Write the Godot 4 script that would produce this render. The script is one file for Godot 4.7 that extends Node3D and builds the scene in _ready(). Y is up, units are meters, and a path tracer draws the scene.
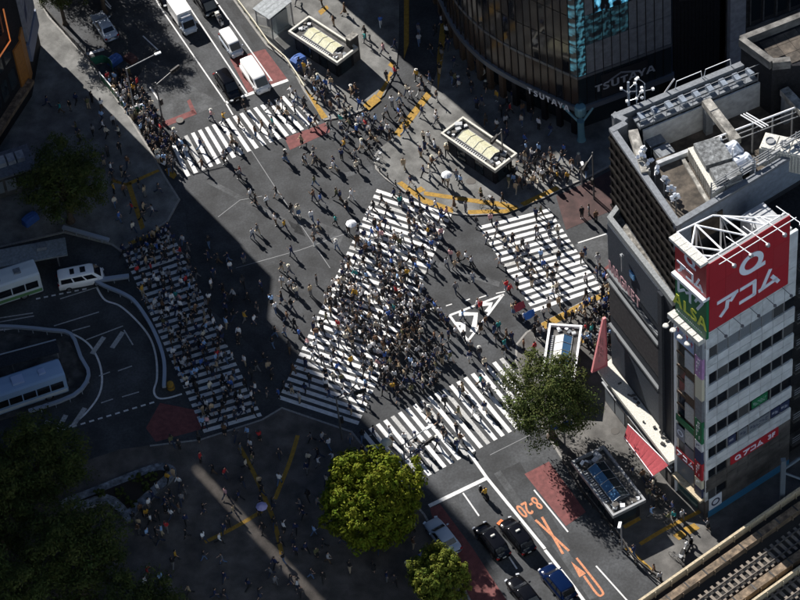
extends Node3D
# A busy scramble crossing seen from a very tall tower. Units are metres, x right, z towards the viewer.

var M := {}
var used := {}
var rng := RandomNumberGenerator.new()
var noise_tex := {}
var pavings: Array = []

# ---------------------------------------------------------------- naming
func numbered(n: String) -> String:
	if not used.has(n):
		used[n] = 0
		return n
	used[n] += 1
	return "%s_%03d" % [n, used[n]]

func thing(called: String, label: String, category: String, at := Vector3.ZERO, turn := 0.0, group := "") -> Node3D:
	var o := Node3D.new()
	o.name = numbered(called)
	add_child(o)
	o.position = at
	o.rotation.y = turn
	tag(o, label, category, group)
	return o

func tag(o: Node, label: String, category: String, group := "") -> void:
	o.set_meta("label", label)
	o.set_meta("category", category)
	if group != "":
		o.set_meta("group", group)

func struct(called: String) -> Node3D:
	var o := Node3D.new()
	o.name = numbered(called)
	add_child(o)
	o.set_meta("kind", "structure")
	return o

func put(st: SurfaceTool, called: String, m: Material, parent: Node = null) -> MeshInstance3D:
	var o := MeshInstance3D.new()
	st.generate_normals()
	o.mesh = st.commit()
	o.material_override = m
	if parent == null or parent == self:
		o.name = numbered(called)
		add_child(o)
	else:
		o.name = called
		parent.add_child(o, true)
	return o

func inst(mesh: Mesh, called: String, m: Material, parent: Node, xf := Transform3D()) -> MeshInstance3D:
	var o := MeshInstance3D.new()
	o.mesh = mesh
	o.material_override = m
	o.transform = xf
	o.name = called
	parent.add_child(o, true)
	return o

func dup(o: Node3D, at: Vector3, turn: float, label := "") -> Node3D:
	var c: Node3D = o.duplicate()
	c.name = numbered(str(o.name).rstrip("0123456789").trim_suffix("_"))
	add_child(c)
	c.position = at
	c.rotation.y = turn
	if label != "":
		c.set_meta("label", label)
	return c

# ---------------------------------------------------------------- materials (colours are linear, real-world values except where noted)
func ramp_tex(key: String, freq: float, lo: float, hi: float, oct := 5, seed_ := 1, kind := FastNoiseLite.TYPE_SIMPLEX_SMOOTH, size := 512) -> NoiseTexture2D:
	if noise_tex.has(key):
		return noise_tex[key]
	var n := FastNoiseLite.new()
	n.noise_type = kind
	n.frequency = freq
	n.fractal_octaves = oct
	n.fractal_gain = 0.62
	n.seed = seed_
	var t := NoiseTexture2D.new()
	t.width = size
	t.height = size
	t.seamless = true
	t.noise = n
	var g := Gradient.new()
	g.set_color(0, Color(lo, lo, lo))
	g.set_color(1, Color(hi, hi, hi))
	t.color_ramp = g
	noise_tex[key] = t
	return t

func mt(key: String, c: Color, rough := 0.8, metal := 0.0, tex: Texture2D = null, scale := 0.1) -> StandardMaterial3D:
	var m := StandardMaterial3D.new()
	m.resource_name = key
	m.albedo_color = Color(c.r, c.g, c.b).linear_to_srgb()
	m.roughness = rough
	m.metallic = metal
	if tex:
		m.albedo_texture = tex
		m.uv1_triplanar = true
		m.uv1_world_triplanar = true
		m.uv1_scale = Vector3.ONE * scale
	M[key] = m
	return m

func with_detail(m: StandardMaterial3D, tex: Texture2D, scale: float) -> void:
	m.detail_enabled = true
	m.detail_blend_mode = BaseMaterial3D.BLEND_MODE_MUL
	m.detail_albedo = tex
	m.detail_uv_layer = BaseMaterial3D.DETAIL_UV_2
	m.uv2_triplanar = true
	m.uv2_world_triplanar = true
	m.uv2_scale = Vector3.ONE * scale

func make_materials() -> void:
	var coarse := ramp_tex("coarse", 0.006, 0.55, 1.0, 6, 3, FastNoiseLite.TYPE_SIMPLEX_SMOOTH, 1024)
	var fine := ramp_tex("fine", 0.05, 0.72, 1.0, 4, 9)
	var worn := ramp_tex("worn", 0.02, 0.72, 1.0, 6, 21)
	var blotch := ramp_tex("blotch", 0.008, 0.35, 1.0, 5, 33)
	var speck := ramp_tex("speck", 0.09, 0.6, 1.0, 3, 5)
	with_detail(mt("asphalt", Color(0.094, 0.1, 0.108), 0.9, 0.0, coarse, 0.028), fine, 0.11)
	with_detail(mt("asphalt_new", Color(0.078, 0.083, 0.09), 0.9, 0.0, coarse, 0.04), fine, 0.13)
	with_detail(mt("asphalt_old", Color(0.14, 0.147, 0.155), 0.92, 0.0, coarse, 0.06), fine, 0.12)
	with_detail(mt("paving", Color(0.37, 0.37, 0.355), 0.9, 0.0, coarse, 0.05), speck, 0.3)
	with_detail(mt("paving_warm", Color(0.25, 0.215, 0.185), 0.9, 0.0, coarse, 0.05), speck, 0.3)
	with_detail(mt("paving_light", Color(0.4, 0.39, 0.36), 0.9, 0.0, worn, 0.06), speck, 0.3)
	with_detail(mt("paving_red", Color(0.16, 0.083, 0.078), 0.9, 0.0, coarse, 0.06), speck, 0.4)
	mt("kerb", Color(0.33, 0.32, 0.3), 0.9, 0.0, worn, 0.3)
	with_detail(mt("paint_white", Color(0.85, 0.85, 0.84), 0.8, 0.0, ramp_tex("paint_wear", 0.02, 0.82, 1.0, 6, 44), 0.16), ramp_tex("paint_speck", 0.09, 0.85, 1.0, 3, 6), 0.5)
	with_detail(mt("paint_thin", Color(0.82, 0.82, 0.8), 0.8, 0.0, worn, 0.3), speck, 0.5)
	with_detail(mt("red_asphalt", Color(0.33, 0.105, 0.1), 0.9, 0.0, worn, 0.12), speck, 0.4)
	with_detail(mt("tarp_maroon", Color(0.17, 0.075, 0.075), 0.9, 0.0, worn, 0.12), speck, 0.4)
	mt("paint_orange", Color(0.68, 0.27, 0.13), 0.8, 0.0, worn, 0.3)
	with_detail(mt("tactile", Color(0.66, 0.38, 0.045), 0.85, 0.0, worn, 0.2), speck, 0.6)
	mt("seam", Color(0.2, 0.205, 0.21), 0.9)
	mt("iron", Color(0.07, 0.065, 0.06), 0.6, 0.5)
	mt("concrete", Color(0.32, 0.31, 0.29), 0.9, 0.0, blotch, 0.12)
	mt("concrete_pale", Color(0.55, 0.53, 0.48), 0.9, 0.0, blotch, 0.2)
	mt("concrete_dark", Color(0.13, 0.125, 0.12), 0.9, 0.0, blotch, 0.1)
	mt("roof_brown", Color(0.17, 0.14, 0.11), 0.95, 0.0, blotch, 0.12)
	mt("roof_white", Color(0.72, 0.71, 0.66), 0.8, 0.0, worn, 0.4)
	mt("roof_dirt", Color(0.42, 0.4, 0.36), 0.95, 0.0, blotch, 0.35)
	mt("panel_white", Color(0.74, 0.78, 0.8), 0.45, 0.0, worn, 0.05)
	mt("panel_grey", Color(0.2, 0.22, 0.245), 0.55, 0.0, worn, 0.2)
	mt("panel_blue", Color(0.33, 0.42, 0.6), 0.5)
	mt("wall_grey", Color(0.2, 0.185, 0.17), 0.85, 0.0, blotch, 0.1)
	mt("wall_pale", Color(0.5, 0.52, 0.54), 0.7, 0.0, worn, 0.1)
	mt("base_blue", Color(0.03, 0.16, 0.3), 0.6)
	mt("cladding", Color(0.045, 0.05, 0.06), 0.5, 0.2, worn, 0.3)
	mt("cladding_line", Color(0.14, 0.15, 0.16), 0.5, 0.3)
	mt("billboard_dark", Color(0.075, 0.072, 0.075), 0.6, 0.0, worn, 0.2)
	mt("grille", Color(0.014, 0.013, 0.013), 0.9)
	mt("grille_bar", Color(0.016, 0.015, 0.014), 0.9)
	mt("board_black", Color(0.02, 0.02, 0.022), 0.6)
	mt("glass_dark", Color(0.012, 0.014, 0.018), 0.08)
	mt("glass_tint", Color(0.02, 0.028, 0.033), 0.05)
	mt("glass_blind", Color(0.16, 0.18, 0.2), 0.3)
	mt("glass_roof", Color(0.05, 0.12, 0.22), 0.08)
	mt("curtain_glass", Color(0.028, 0.028, 0.03), 0.12, 0.0)
	mt("curtain_panel", Color(0.35, 0.37, 0.39), 0.35, 0.2, worn, 0.1)
	mt("mullion", Color(0.035, 0.033, 0.034), 0.45, 0.6)
	mt("brown_panel", Color(0.13, 0.085, 0.055), 0.6, 0.0, worn, 0.3)
	mt("band", Color(0.2, 0.225, 0.26), 0.35, 0.5)
	mt("letter_white", Color(0.75, 0.77, 0.8), 0.4)
	mt("letter_grey", Color(0.4, 0.42, 0.44), 0.5)
	mt("glass_brown", Color(0.05, 0.035, 0.026), 0.15)
	mt("column_cyan", Color(0.2, 0.4, 0.46), 0.25, 0.3)  # cyan light falling on the column is put into this colour
	mt("cladding_dark", Color(0.03, 0.031, 0.035), 0.6, 0.1, worn, 0.2)
	mt("cladding_blue", Color(0.062, 0.072, 0.09), 0.45, 0.2, worn, 0.3)
	mt("panel_rim", Color(0.27, 0.29, 0.3), 0.6, 0.0, worn, 0.3)
	mt("panel_blue_grey", Color(0.24, 0.29, 0.36), 0.5, 0.0, worn, 0.15)
	mt("concrete_block", Color(0.34, 0.36, 0.37), 0.9, 0.0, blotch, 0.4)
	mt("glass_green", Color(0.06, 0.12, 0.11), 0.1)
	mt("poster_grey", Color(0.3, 0.31, 0.36), 0.7, 0.0, worn, 0.1)
	mt("poster_blue", Color(0.15, 0.18, 0.26), 0.6)
	mt("gantry", Color(0.11, 0.14, 0.17), 0.6, 0.3)
	mt("rail_blue", Color(0.3, 0.34, 0.4), 0.5, 0.2)
	var pn := mt("pane", Color(0.5, 0.56, 0.56), 0.03)
	pn.albedo_color.a = 0.25
	pn.transparency = BaseMaterial3D.TRANSPARENCY_ALPHA
	mt("tarp_bright", Color(0.03, 0.16, 0.55), 0.7)
	mt("parasol_lilac", Color(0.45, 0.4, 0.62), 0.7)
	mt("roof_brown2", Color(0.13, 0.11, 0.09), 0.95, 0.0, blotch, 0.2)
	mt("grille_rail", Color(0.014, 0.013, 0.013), 0.9)
	mt("flank_glass", Color(0.016, 0.014, 0.014), 0.35, 0.0, worn, 0.3)
	mt("tower_bounce", Color(0.56, 0.68, 0.8), 0.6)  # pale blue chosen so unseen towers bounce cool light onto shaded fronts
	mt("sign_red2", Color(0.34, 0.02, 0.03), 0.55)
	mt("panel_white2", Color(0.7, 0.745, 0.765), 0.45, 0.0, worn, 0.09)
	mt("glass_blind2", Color(0.06, 0.062, 0.065), 0.25)
	mt("curtain_glass2", Color(0.05, 0.042, 0.036), 0.1)
	mt("curtain_glass3", Color(0.014, 0.016, 0.02), 0.06)
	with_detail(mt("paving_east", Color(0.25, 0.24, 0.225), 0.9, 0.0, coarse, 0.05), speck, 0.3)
	mt("steel", Color(0.42, 0.44, 0.46), 0.35, 0.8)
	mt("steel_white", Color(0.78, 0.79, 0.8), 0.45, 0.0)
	mt("rail_grey", Color(0.3, 0.31, 0.32), 0.5, 0.5)
	mt("pole_grey", Color(0.13, 0.13, 0.13), 0.5, 0.4)
	mt("pole_dark", Color(0.035, 0.033, 0.032), 0.5, 0.3)
	mt("sign_red", Color(0.36, 0.018, 0.028), 0.5)
	mt("sign_green", Color(0.008, 0.14, 0.055), 0.5)
	mt("sign_yellow", Color(0.55, 0.6, 0.06), 0.5)
	mt("sign_letter", Color(0.72, 0.78, 0.86), 0.5)
	mt("sign_pink", Color(0.75, 0.27, 0.28), 0.6)
	mt("letter_pink", Color(0.5, 0.3, 0.33), 0.35, 0.4)
	mt("letter_blue", Color(0.1, 0.28, 0.5), 0.4, 0.2)
	mt("awning_red", Color(0.42, 0.05, 0.065), 0.8, 0.0, worn, 0.4)
	mt("purple", Color(0.4, 0.22, 0.42), 0.6)
	mt("beige", Color(0.55, 0.52, 0.4), 0.7)
	mt("grey_mid", Color(0.25, 0.27, 0.3), 0.6)
	mt("navy", Color(0.02, 0.03, 0.08), 0.6)
	mt("tarp_blue", Color(0.03, 0.09, 0.3), 0.7)
	mt("net_green", Color(0.015, 0.12, 0.07), 0.8)
	mt("skylight", Color(0.74, 0.72, 0.5), 0.35, 0.0, worn, 0.3)
	mt("frp", Color(0.72, 0.7, 0.62), 0.6, 0.0, worn, 0.5)
	mt("canopy_grey", Color(0.33, 0.36, 0.38), 0.4, 0.3, worn, 0.2)
	mt("duct", Color(0.62, 0.66, 0.72), 0.35, 0.6)
	mt("bark", Color(0.09, 0.065, 0.045), 0.95, 0.0, worn, 1.5)
	mt("orange_panel", Color(0.42, 0.17, 0.03), 0.6, 0.0, worn, 0.2)
	mt("rust_beam", Color(0.36, 0.26, 0.17), 0.85, 0.0, blotch, 0.25)
	mt("beam_cream", Color(0.6, 0.5, 0.34), 0.8, 0.0, worn, 0.3)
	mt("rail_steel", Color(0.2, 0.18, 0.16), 0.45, 0.7)
	mt("sleeper", Color(0.26, 0.22, 0.18), 0.9, 0.0, worn, 0.6)
	mt("ballast", Color(0.04, 0.036, 0.032), 0.95, 0.0, speck, 0.8)
	mt("soil", Color(0.03, 0.022, 0.015), 1.0, 0.0, speck, 0.6)
	mt("stone_pale", Color(0.4, 0.42, 0.45), 0.8, 0.0, blotch, 0.25)
	mt("tyre", Color(0.015, 0.015, 0.015), 0.85)
	mt("alloy", Color(0.4, 0.4, 0.41), 0.3, 0.9)
	mt("lamp_clear", Color(0.7, 0.72, 0.74), 0.1, 0.3)
	mt("lamp_red", Color(0.3, 0.01, 0.01), 0.2)
	mt("plate", Color(0.65, 0.65, 0.6), 0.5)
	for p in [["car_black", Color(0.004, 0.004, 0.005)], ["car_white", Color(0.78, 0.78, 0.77)], ["car_silver", Color(0.42, 0.47, 0.54)], ["car_blue", Color(0.002, 0.008, 0.036)], ["car_orange", Color(0.7, 0.2, 0.08)], ["bus_blue", Color(0.25, 0.36, 0.52)], ["bus_green", Color(0.12, 0.25, 0.1)], ["bus_cream", Color(0.55, 0.6, 0.62)], ["car_yellow", Color(0.6, 0.42, 0.03)]]:
		var m := mt(p[0], p[1], 0.12, 0.0)
		m.metallic_specular = 0.45
	leaf_mat("leaf_bright", Color(0.12, 0.138, 0.012), 0.5)
	leaf_mat("leaf_bright2", Color(0.11, 0.125, 0.02), 0.5)
	leaf_mat("leaf_green", Color(0.062, 0.075, 0.022), 0.5)
	# the big screen's picture: pale cyan shapes and dark shapes
	var pic := FastNoiseLite.new()
	pic.seed = 12
	pic.frequency = 0.03
	pic.fractal_octaves = 4
	var im := Image.create(256, 256, false, Image.FORMAT_RGB8)
	for y in 256:
		for x in 256:
			var v := pic.get_noise_2d(x, y * 0.8)
			var c := Color(0.02, 0.03, 0.04)
			if v > 0.02:
				c = Color(0.1, 0.34, 0.46).lerp(Color(0.5, 0.82, 0.95), clampf(v * 2.4, 0, 1))
			elif v > -0.12:
				c = Color(0.1, 0.12, 0.15)
			im.set_pixel(x, y, c)
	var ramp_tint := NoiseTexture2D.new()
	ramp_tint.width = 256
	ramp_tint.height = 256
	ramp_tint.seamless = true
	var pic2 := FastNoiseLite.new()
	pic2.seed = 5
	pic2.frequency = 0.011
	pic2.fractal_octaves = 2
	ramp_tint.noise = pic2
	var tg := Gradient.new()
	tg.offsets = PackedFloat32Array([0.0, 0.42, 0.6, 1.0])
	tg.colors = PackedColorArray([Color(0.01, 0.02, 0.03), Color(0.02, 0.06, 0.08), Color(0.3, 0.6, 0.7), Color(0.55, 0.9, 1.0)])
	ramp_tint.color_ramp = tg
	var s := mt("screen", Color(0.01, 0.012, 0.015), 0.3)
	s.emission_enabled = true
	s.emission = Color.BLACK
	s.emission_texture = ImageTexture.create_from_image(im)
	s.emission_energy_multiplier = 0.5
	for q in [["cyan_reflection", 0.16], ["cyan_reflection_dim", 0.05]]:  # cyan emission stands in for the reflection in the glass
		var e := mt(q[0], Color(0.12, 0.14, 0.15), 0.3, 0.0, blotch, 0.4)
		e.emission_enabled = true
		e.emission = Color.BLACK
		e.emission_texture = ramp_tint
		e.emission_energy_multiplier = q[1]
	for k in ["grille", "grille_bar", "grille_rail", "flank_glass", "cladding", "cladding_blue", "billboard_dark", "cladding_dark"]:
		M[k].metallic_specular = 0.12
		M[k].metallic = 0.0
	var nl := mt("neon", Color(0.5, 0.3, 0.15), 0.4)
	nl.emission_enabled = true
	nl.emission = Color(1.0, 0.55, 0.25)
	nl.emission_energy_multiplier = 0.14

# ---------------------------------------------------------------- geometry helpers
func ST() -> SurfaceTool:
	var st := SurfaceTool.new()
	st.begin(Mesh.PRIMITIVE_TRIANGLES)
	st.set_smooth_group(-1)
	return st

func tri(st: SurfaceTool, a: Vector3, b: Vector3, c: Vector3) -> void:
	st.add_vertex(a)
	st.add_vertex(b)
	st.add_vertex(c)

func quad(st: SurfaceTool, a: Vector3, b: Vector3, c: Vector3, d: Vector3) -> void:
	tri(st, a, b, c)
	tri(st, a, c, d)

func box(st: SurfaceTool, c: Vector3, s: Vector3, b := Basis()) -> void:
	var x := b.x * s.x * 0.5
	var y := b.y * s.y * 0.5
	var z := b.z * s.z * 0.5
	var p: Array[Vector3] = [c - x - y - z, c + x - y - z, c + x - y + z, c - x - y + z, c - x + y - z, c + x + y - z, c + x + y + z, c - x + y + z]
	quad(st, p[4], p[5], p[6], p[7])
	quad(st, p[3], p[2], p[1], p[0])
	quad(st, p[7], p[6], p[2], p[3])
	quad(st, p[5], p[4], p[0], p[1])
	quad(st, p[4], p[7], p[3], p[0])
	quad(st, p[6], p[5], p[1], p[2])

func v3(p: Vector2, y := 0.0) -> Vector3:
	return Vector3(p.x, y, p.y)

# polygon in plan, given as x,z pairs
func pl(a: Array) -> PackedVector2Array:
	var r := PackedVector2Array()
	for i in range(0, a.size(), 2):
		r.append(Vector2(a[i], a[i + 1]))
	return r

func sheet(st: SurfaceTool, pts: PackedVector2Array, y: float) -> void:
	var idx := Geometry2D.triangulate_polygon(pts)
	for i in range(0, idx.size(), 3):
		var a := pts[idx[i]]
		var b := pts[idx[i + 1]]
		var c := pts[idx[i + 2]]
		if (b - a).cross(c - a) < 0.0:
			tri(st, v3(a, y), v3(c, y), v3(b, y))
		else:
			tri(st, v3(a, y), v3(b, y), v3(c, y))

func prism(st: SurfaceTool, pts: PackedVector2Array, y0: float, y1: float, lid := true) -> void:
	if lid:
		sheet(st, pts, y1)
	var cw := Geometry2D.is_polygon_clockwise(pts)
	for i in pts.size():
		var a := pts[i]
		var b := pts[(i + 1) % pts.size()]
		if cw:
			var t := a
			a = b
			b = t
		quad(st, v3(a, y1), v3(a, y0), v3(b, y0), v3(b, y1))

func stripe(st: SurfaceTool, a: Vector2, b: Vector2, w: float, y: float) -> void:
	var n := (b - a).normalized().orthogonal() * w * 0.5
	sheet(st, PackedVector2Array([a + n, b + n, b - n, a - n]), y)

func tube(st: SurfaceTool, path: Array, r: float, n := 8, r1 := -1.0) -> void:
	if r1 < 0.0:
		r1 = r
	var rings := []
	for i in path.size():
		var d: Vector3
		if i == 0:
			d = path[1] - path[0]
		elif i == path.size() - 1:
			d = path[i] - path[i - 1]
		else:
			d = path[i + 1] - path[i - 1]
		d = d.normalized()
		var u := d.cross(Vector3.RIGHT if absf(d.x) < 0.8 else Vector3.UP).normalized()
		var v := d.cross(u)
		var rr := lerpf(r, r1, float(i) / (path.size() - 1))
		var ring := []
		for k in n:
			var t := TAU * k / n
			ring.append(path[i] + (u * cos(t) + v * sin(t)) * rr)
		rings.append(ring)
	for i in path.size() - 1:
		for k in n:
			var k2 := (k + 1) % n
			quad(st, rings[i][k], rings[i + 1][k], rings[i + 1][k2], rings[i][k2])
	for e in [0, path.size() - 1]:
		for k in range(1, n - 1):
			if e == 0:
				tri(st, rings[0][0], rings[0][k], rings[0][k + 1])
			else:
				tri(st, rings[e][0], rings[e][k + 1], rings[e][k])

func lathe(st: SurfaceTool, c: Vector3, prof: Array, n := 16) -> void:
	for i in prof.size() - 1:
		for k in n:
			var t0 := TAU * k / n
			var t1 := TAU * (k + 1) / n
			var p: Vector2 = prof[i]
			var q: Vector2 = prof[i + 1]
			quad(st, c + Vector3(cos(t0) * p.x, p.y, sin(t0) * p.x), c + Vector3(cos(t0) * q.x, q.y, sin(t0) * q.x), c + Vector3(cos(t1) * q.x, q.y, sin(t1) * q.x), c + Vector3(cos(t1) * p.x, p.y, sin(t1) * p.x))

# a facade frame: o the corner at the ground, u along the wall, n out of the wall
func frame(a: Vector2, b: Vector2, y := 0.0) -> Dictionary:
	var u := (b - a).normalized()
	return {"o": v3(a, y), "u": v3(u), "n": Vector3(-u.y, 0, u.x), "w": a.distance_to(b)}

func fp(F: Dictionary, u: float, y: float, d: float) -> Vector3:
	return F.o + F.u * u + Vector3.UP * y + F.n * d

func fb(st: SurfaceTool, F: Dictionary, u0: float, u1: float, y0: float, y1: float, d0: float, d1: float) -> void:
	box(st, fp(F, (u0 + u1) / 2, (y0 + y1) / 2, (d0 + d1) / 2), Vector3(absf(u1 - u0), absf(y1 - y0), absf(d1 - d0)), Basis(F.u, Vector3.UP, F.n))

func fpoly(st: SurfaceTool, F: Dictionary, pts: PackedVector2Array, d0: float, d1: float) -> void:
	var idx := Geometry2D.triangulate_polygon(pts)
	for i in range(0, idx.size(), 3):
		tri(st, fp(F, pts[idx[i]].x, pts[idx[i]].y, d1), fp(F, pts[idx[i + 1]].x, pts[idx[i + 1]].y, d1), fp(F, pts[idx[i + 2]].x, pts[idx[i + 2]].y, d1))
	for i in pts.size():
		var a := pts[i]
		var b := pts[(i + 1) % pts.size()]
		quad(st, fp(F, a.x, a.y, d1), fp(F, b.x, b.y, d1), fp(F, b.x, b.y, d0), fp(F, a.x, a.y, d0))

# strokes of a written sign: [x0,y0,x1,y1] in a unit square
func strokes(st: SurfaceTool, F: Dictionary, list: Array, u: float, y: float, w: float, h: float, t: float, d0: float, d1: float) -> void:
	for s in list:
		var a := Vector2(u + s[0] * w, y + s[1] * h)
		var b := Vector2(u + s[2] * w, y + s[3] * h)
		var e := (b - a).normalized()
		var n := e.orthogonal() * t * 0.5
		a -= e * t * 0.3
		b += e * t * 0.3
		fpoly(st, F, PackedVector2Array([a + n, b + n, b - n, a - n]), d0, d1)

const KANA_A := [[0, 0.92, 1, 0.92], [0.95, 0.92, 0.68, 0.6], [0.5, 0.7, 0.45, 0.3], [0.45, 0.3, 0.15, 0.02]]
const KANA_KO := [[0.05, 0.88, 0.92, 0.88], [0.92, 0.88, 0.92, 0.1], [0.02, 0.1, 0.92, 0.1]]
const KANA_MU := [[0.55, 0.98, 0.15, 0.12], [0.02, 0.1, 0.9, 0.2], [0.68, 0.5, 1.0, 0.0]]
const KANA_RE := [[0.2, 0.98, 0.2, 0.08], [0.2, 0.08, 0.95, 0.6]]
const KANA_I := [[0.9, 0.98, 0.05, 0.5], [0.55, 0.7, 0.55, 0.0]]
const KANA_KU := [[0.4, 1.0, 0.05, 0.5], [0.35, 0.84, 0.95, 0.84], [0.95, 0.84, 0.3, 0.0]]

var fonts := {}
func text_mesh(s: String, height: float, depth: float, bold := true, family := "Droid Sans") -> TextMesh:
	var t := TextMesh.new()
	var k := family + str(bold)
	if not fonts.has(k):
		var f := SystemFont.new()
		f.font_names = PackedStringArray([family])
		f.font_weight = 700 if bold else 400
		fonts[k] = f
	t.font = fonts[k]
	t.text = s
	t.font_size = 64
	t.pixel_size = height / 46.0
	t.depth = depth
	t.curve_step = 3.0
	return t

# lettering on a facade, centred at u,y
func ftext(F: Dictionary, s: String, u: float, y: float, height: float, m: Material, parent: Node, called := "lettering", d := 0.03, stretch := 1.0, bold := true) -> MeshInstance3D:
	var xf := Transform3D(Basis(F.u * stretch, Vector3.UP, F.n), fp(F, u, y, d))
	return inst(text_mesh(s, height, 0.04, bold), called, m, parent, xf)

func smooth_path(pts: PackedVector2Array, per := 6, closed := false) -> PackedVector2Array:
	var r := PackedVector2Array()
	var n := pts.size()
	for i in (n if closed else n - 1):
		var p0 := pts[(i - 1 + n) % n] if closed or i > 0 else pts[0]
		var p1 := pts[i]
		var p2 := pts[(i + 1) % n]
		var p3 := pts[(i + 2) % n] if closed or i + 2 < n else pts[n - 1]
		for k in per:
			r.append(p1.cubic_interpolate(p2, p0, p3, float(k) / per))
	if not closed:
		r.append(pts[n - 1])
	return r

func ribbon(st: SurfaceTool, path: PackedVector2Array, w: float, y: float) -> void:
	for i in path.size() - 1:
		var na := ((path[mini(i + 1, path.size() - 1)] - path[maxi(i - 1, 0)]).normalized()).orthogonal() * w * 0.5
		var nb := ((path[mini(i + 2, path.size() - 1)] - path[i]).normalized()).orthogonal() * w * 0.5
		quad(st, v3(path[i] + na, y), v3(path[i + 1] + nb, y), v3(path[i + 1] - nb, y), v3(path[i] - na, y))

func wall_path(st: SurfaceTool, path: PackedVector2Array, w: float, y0: float, y1: float) -> void:
	for i in path.size() - 1:
		var na := ((path[mini(i + 1, path.size() - 1)] - path[maxi(i - 1, 0)]).normalized()).orthogonal() * w * 0.5
		var nb := ((path[mini(i + 2, path.size() - 1)] - path[i]).normalized()).orthogonal() * w * 0.5
		var a := path[i]
		var b := path[i + 1]
		quad(st, v3(a + na, y1), v3(b + nb, y1), v3(b - nb, y1), v3(a - na, y1))
		quad(st, v3(a + na, y0), v3(b + nb, y0), v3(b + nb, y1), v3(a + na, y1))
		quad(st, v3(a - na, y1), v3(b - nb, y1), v3(b - nb, y0), v3(a - na, y0))
	for e in [0, path.size() - 1]:
		var d := (path[mini(e + 1, path.size() - 1)] - path[maxi(e - 1, 0)]).normalized().orthogonal() * w * 0.5
		quad(st, v3(path[e] + d, y1), v3(path[e] - d, y1), v3(path[e] - d, y0), v3(path[e] + d, y0))

func ground_at(p: Vector2) -> float:
	for a in pavings:
		if Geometry2D.is_point_in_polygon(p, a):
			return 0.12
	return 0.0

# ---------------------------------------------------------------- scene
const SUN_AZ := deg_to_rad(58.0)
const SUN_EL := deg_to_rad(34.0)

func _ready() -> void:
	rng.seed = 4711
	var cam := Camera3D.new()
	cam.name = "camera"
	cam.fov = 11.386
	cam.near = 5.0
	cam.far = 2500.0
	cam.transform = Transform3D(Basis(Vector3(0.993837, -0.072722, 0.083658), Vector3(0.110851, 0.652016, -0.750057), Vector3(0.0, 0.75471, 0.656059)), Vector3(0, 229.0, 199.067))
	add_child(cam)
	cam.current = true
	var env := Environment.new()
	var sky := Sky.new()
	var sm := ProceduralSkyMaterial.new()
	sm.sky_top_color = Color(0.25, 0.345, 0.5)
	sm.sky_horizon_color = Color(0.52, 0.55, 0.6)
	sm.sky_curve = 0.12
	sm.ground_bottom_color = Color(0.05, 0.05, 0.055)
	sm.ground_horizon_color = Color(0.3, 0.33, 0.38)
	sm.sun_angle_max = 0.0
	sky.sky_material = sm
	env.sky = sky
	env.background_mode = Environment.BG_SKY
	env.background_energy_multiplier = 0.44
	env.tonemap_mode = Environment.TONE_MAPPER_LINEAR
	env.tonemap_exposure = 2.0
	env.sdfgi_enabled = true
	env.ssao_enabled = true
	env.ssil_enabled = true
	var we := WorldEnvironment.new()
	we.name = "environment"
	we.environment = env
	add_child(we)
	var sun := DirectionalLight3D.new()
	sun.name = "sun"
	sun.light_energy = 1.6
	sun.light_color = Color(1.0, 0.98, 0.955)
	sun.light_angular_distance = 0.5
	sun.shadow_enabled = true
	var to_sun := Vector3(-cos(SUN_AZ) * cos(SUN_EL), sin(SUN_EL), -sin(SUN_AZ) * cos(SUN_EL))
	sun.basis = Basis.looking_at(-to_sun)
	add_child(sun)
	make_materials()
	make_ground()
	make_markings()
	make_far_towers()
	make_glass_corner_building()
	make_grille_building()
	make_white_building()
	make_other_buildings()
	make_stations()
	make_viaduct()
	make_terminal()
	make_trees()
	make_vehicles()
	make_street_things()
	make_people()

# ---------------------------------------------------------------- ground and pavements
func pavement(called: String, pts: PackedVector2Array, m: Material, k0: int, k1: int) -> Node3D:
	var s := struct(called)
	var st := ST()
	prism(st, pts, -0.02, 0.12)
	put(st, "paving_surface", m, s)
	pavings.append(pts)
	if k1 > k0:
		if true:
			var n := pts.size()
			for i in range(k0, k1):
				st = ST()
				var a := pts[i]
				var b := pts[(i + 1) % n]
				var nn := (b - a).normalized().orthogonal()
				if not Geometry2D.is_point_in_polygon((a + b) * 0.5 + nn * 0.05, pts):
					nn = -nn
				var mid := nn * 0.09
				box(st, v3((a + b) * 0.5 + mid - nn * 0.02, 0.063), Vector3(0.2, 0.134, a.distance_to(b) - 0.01), Basis(v3(nn), Vector3.UP, v3(nn).cross(Vector3.UP)))
				put(st, "kerb", M.kerb, s)
	return s

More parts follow.
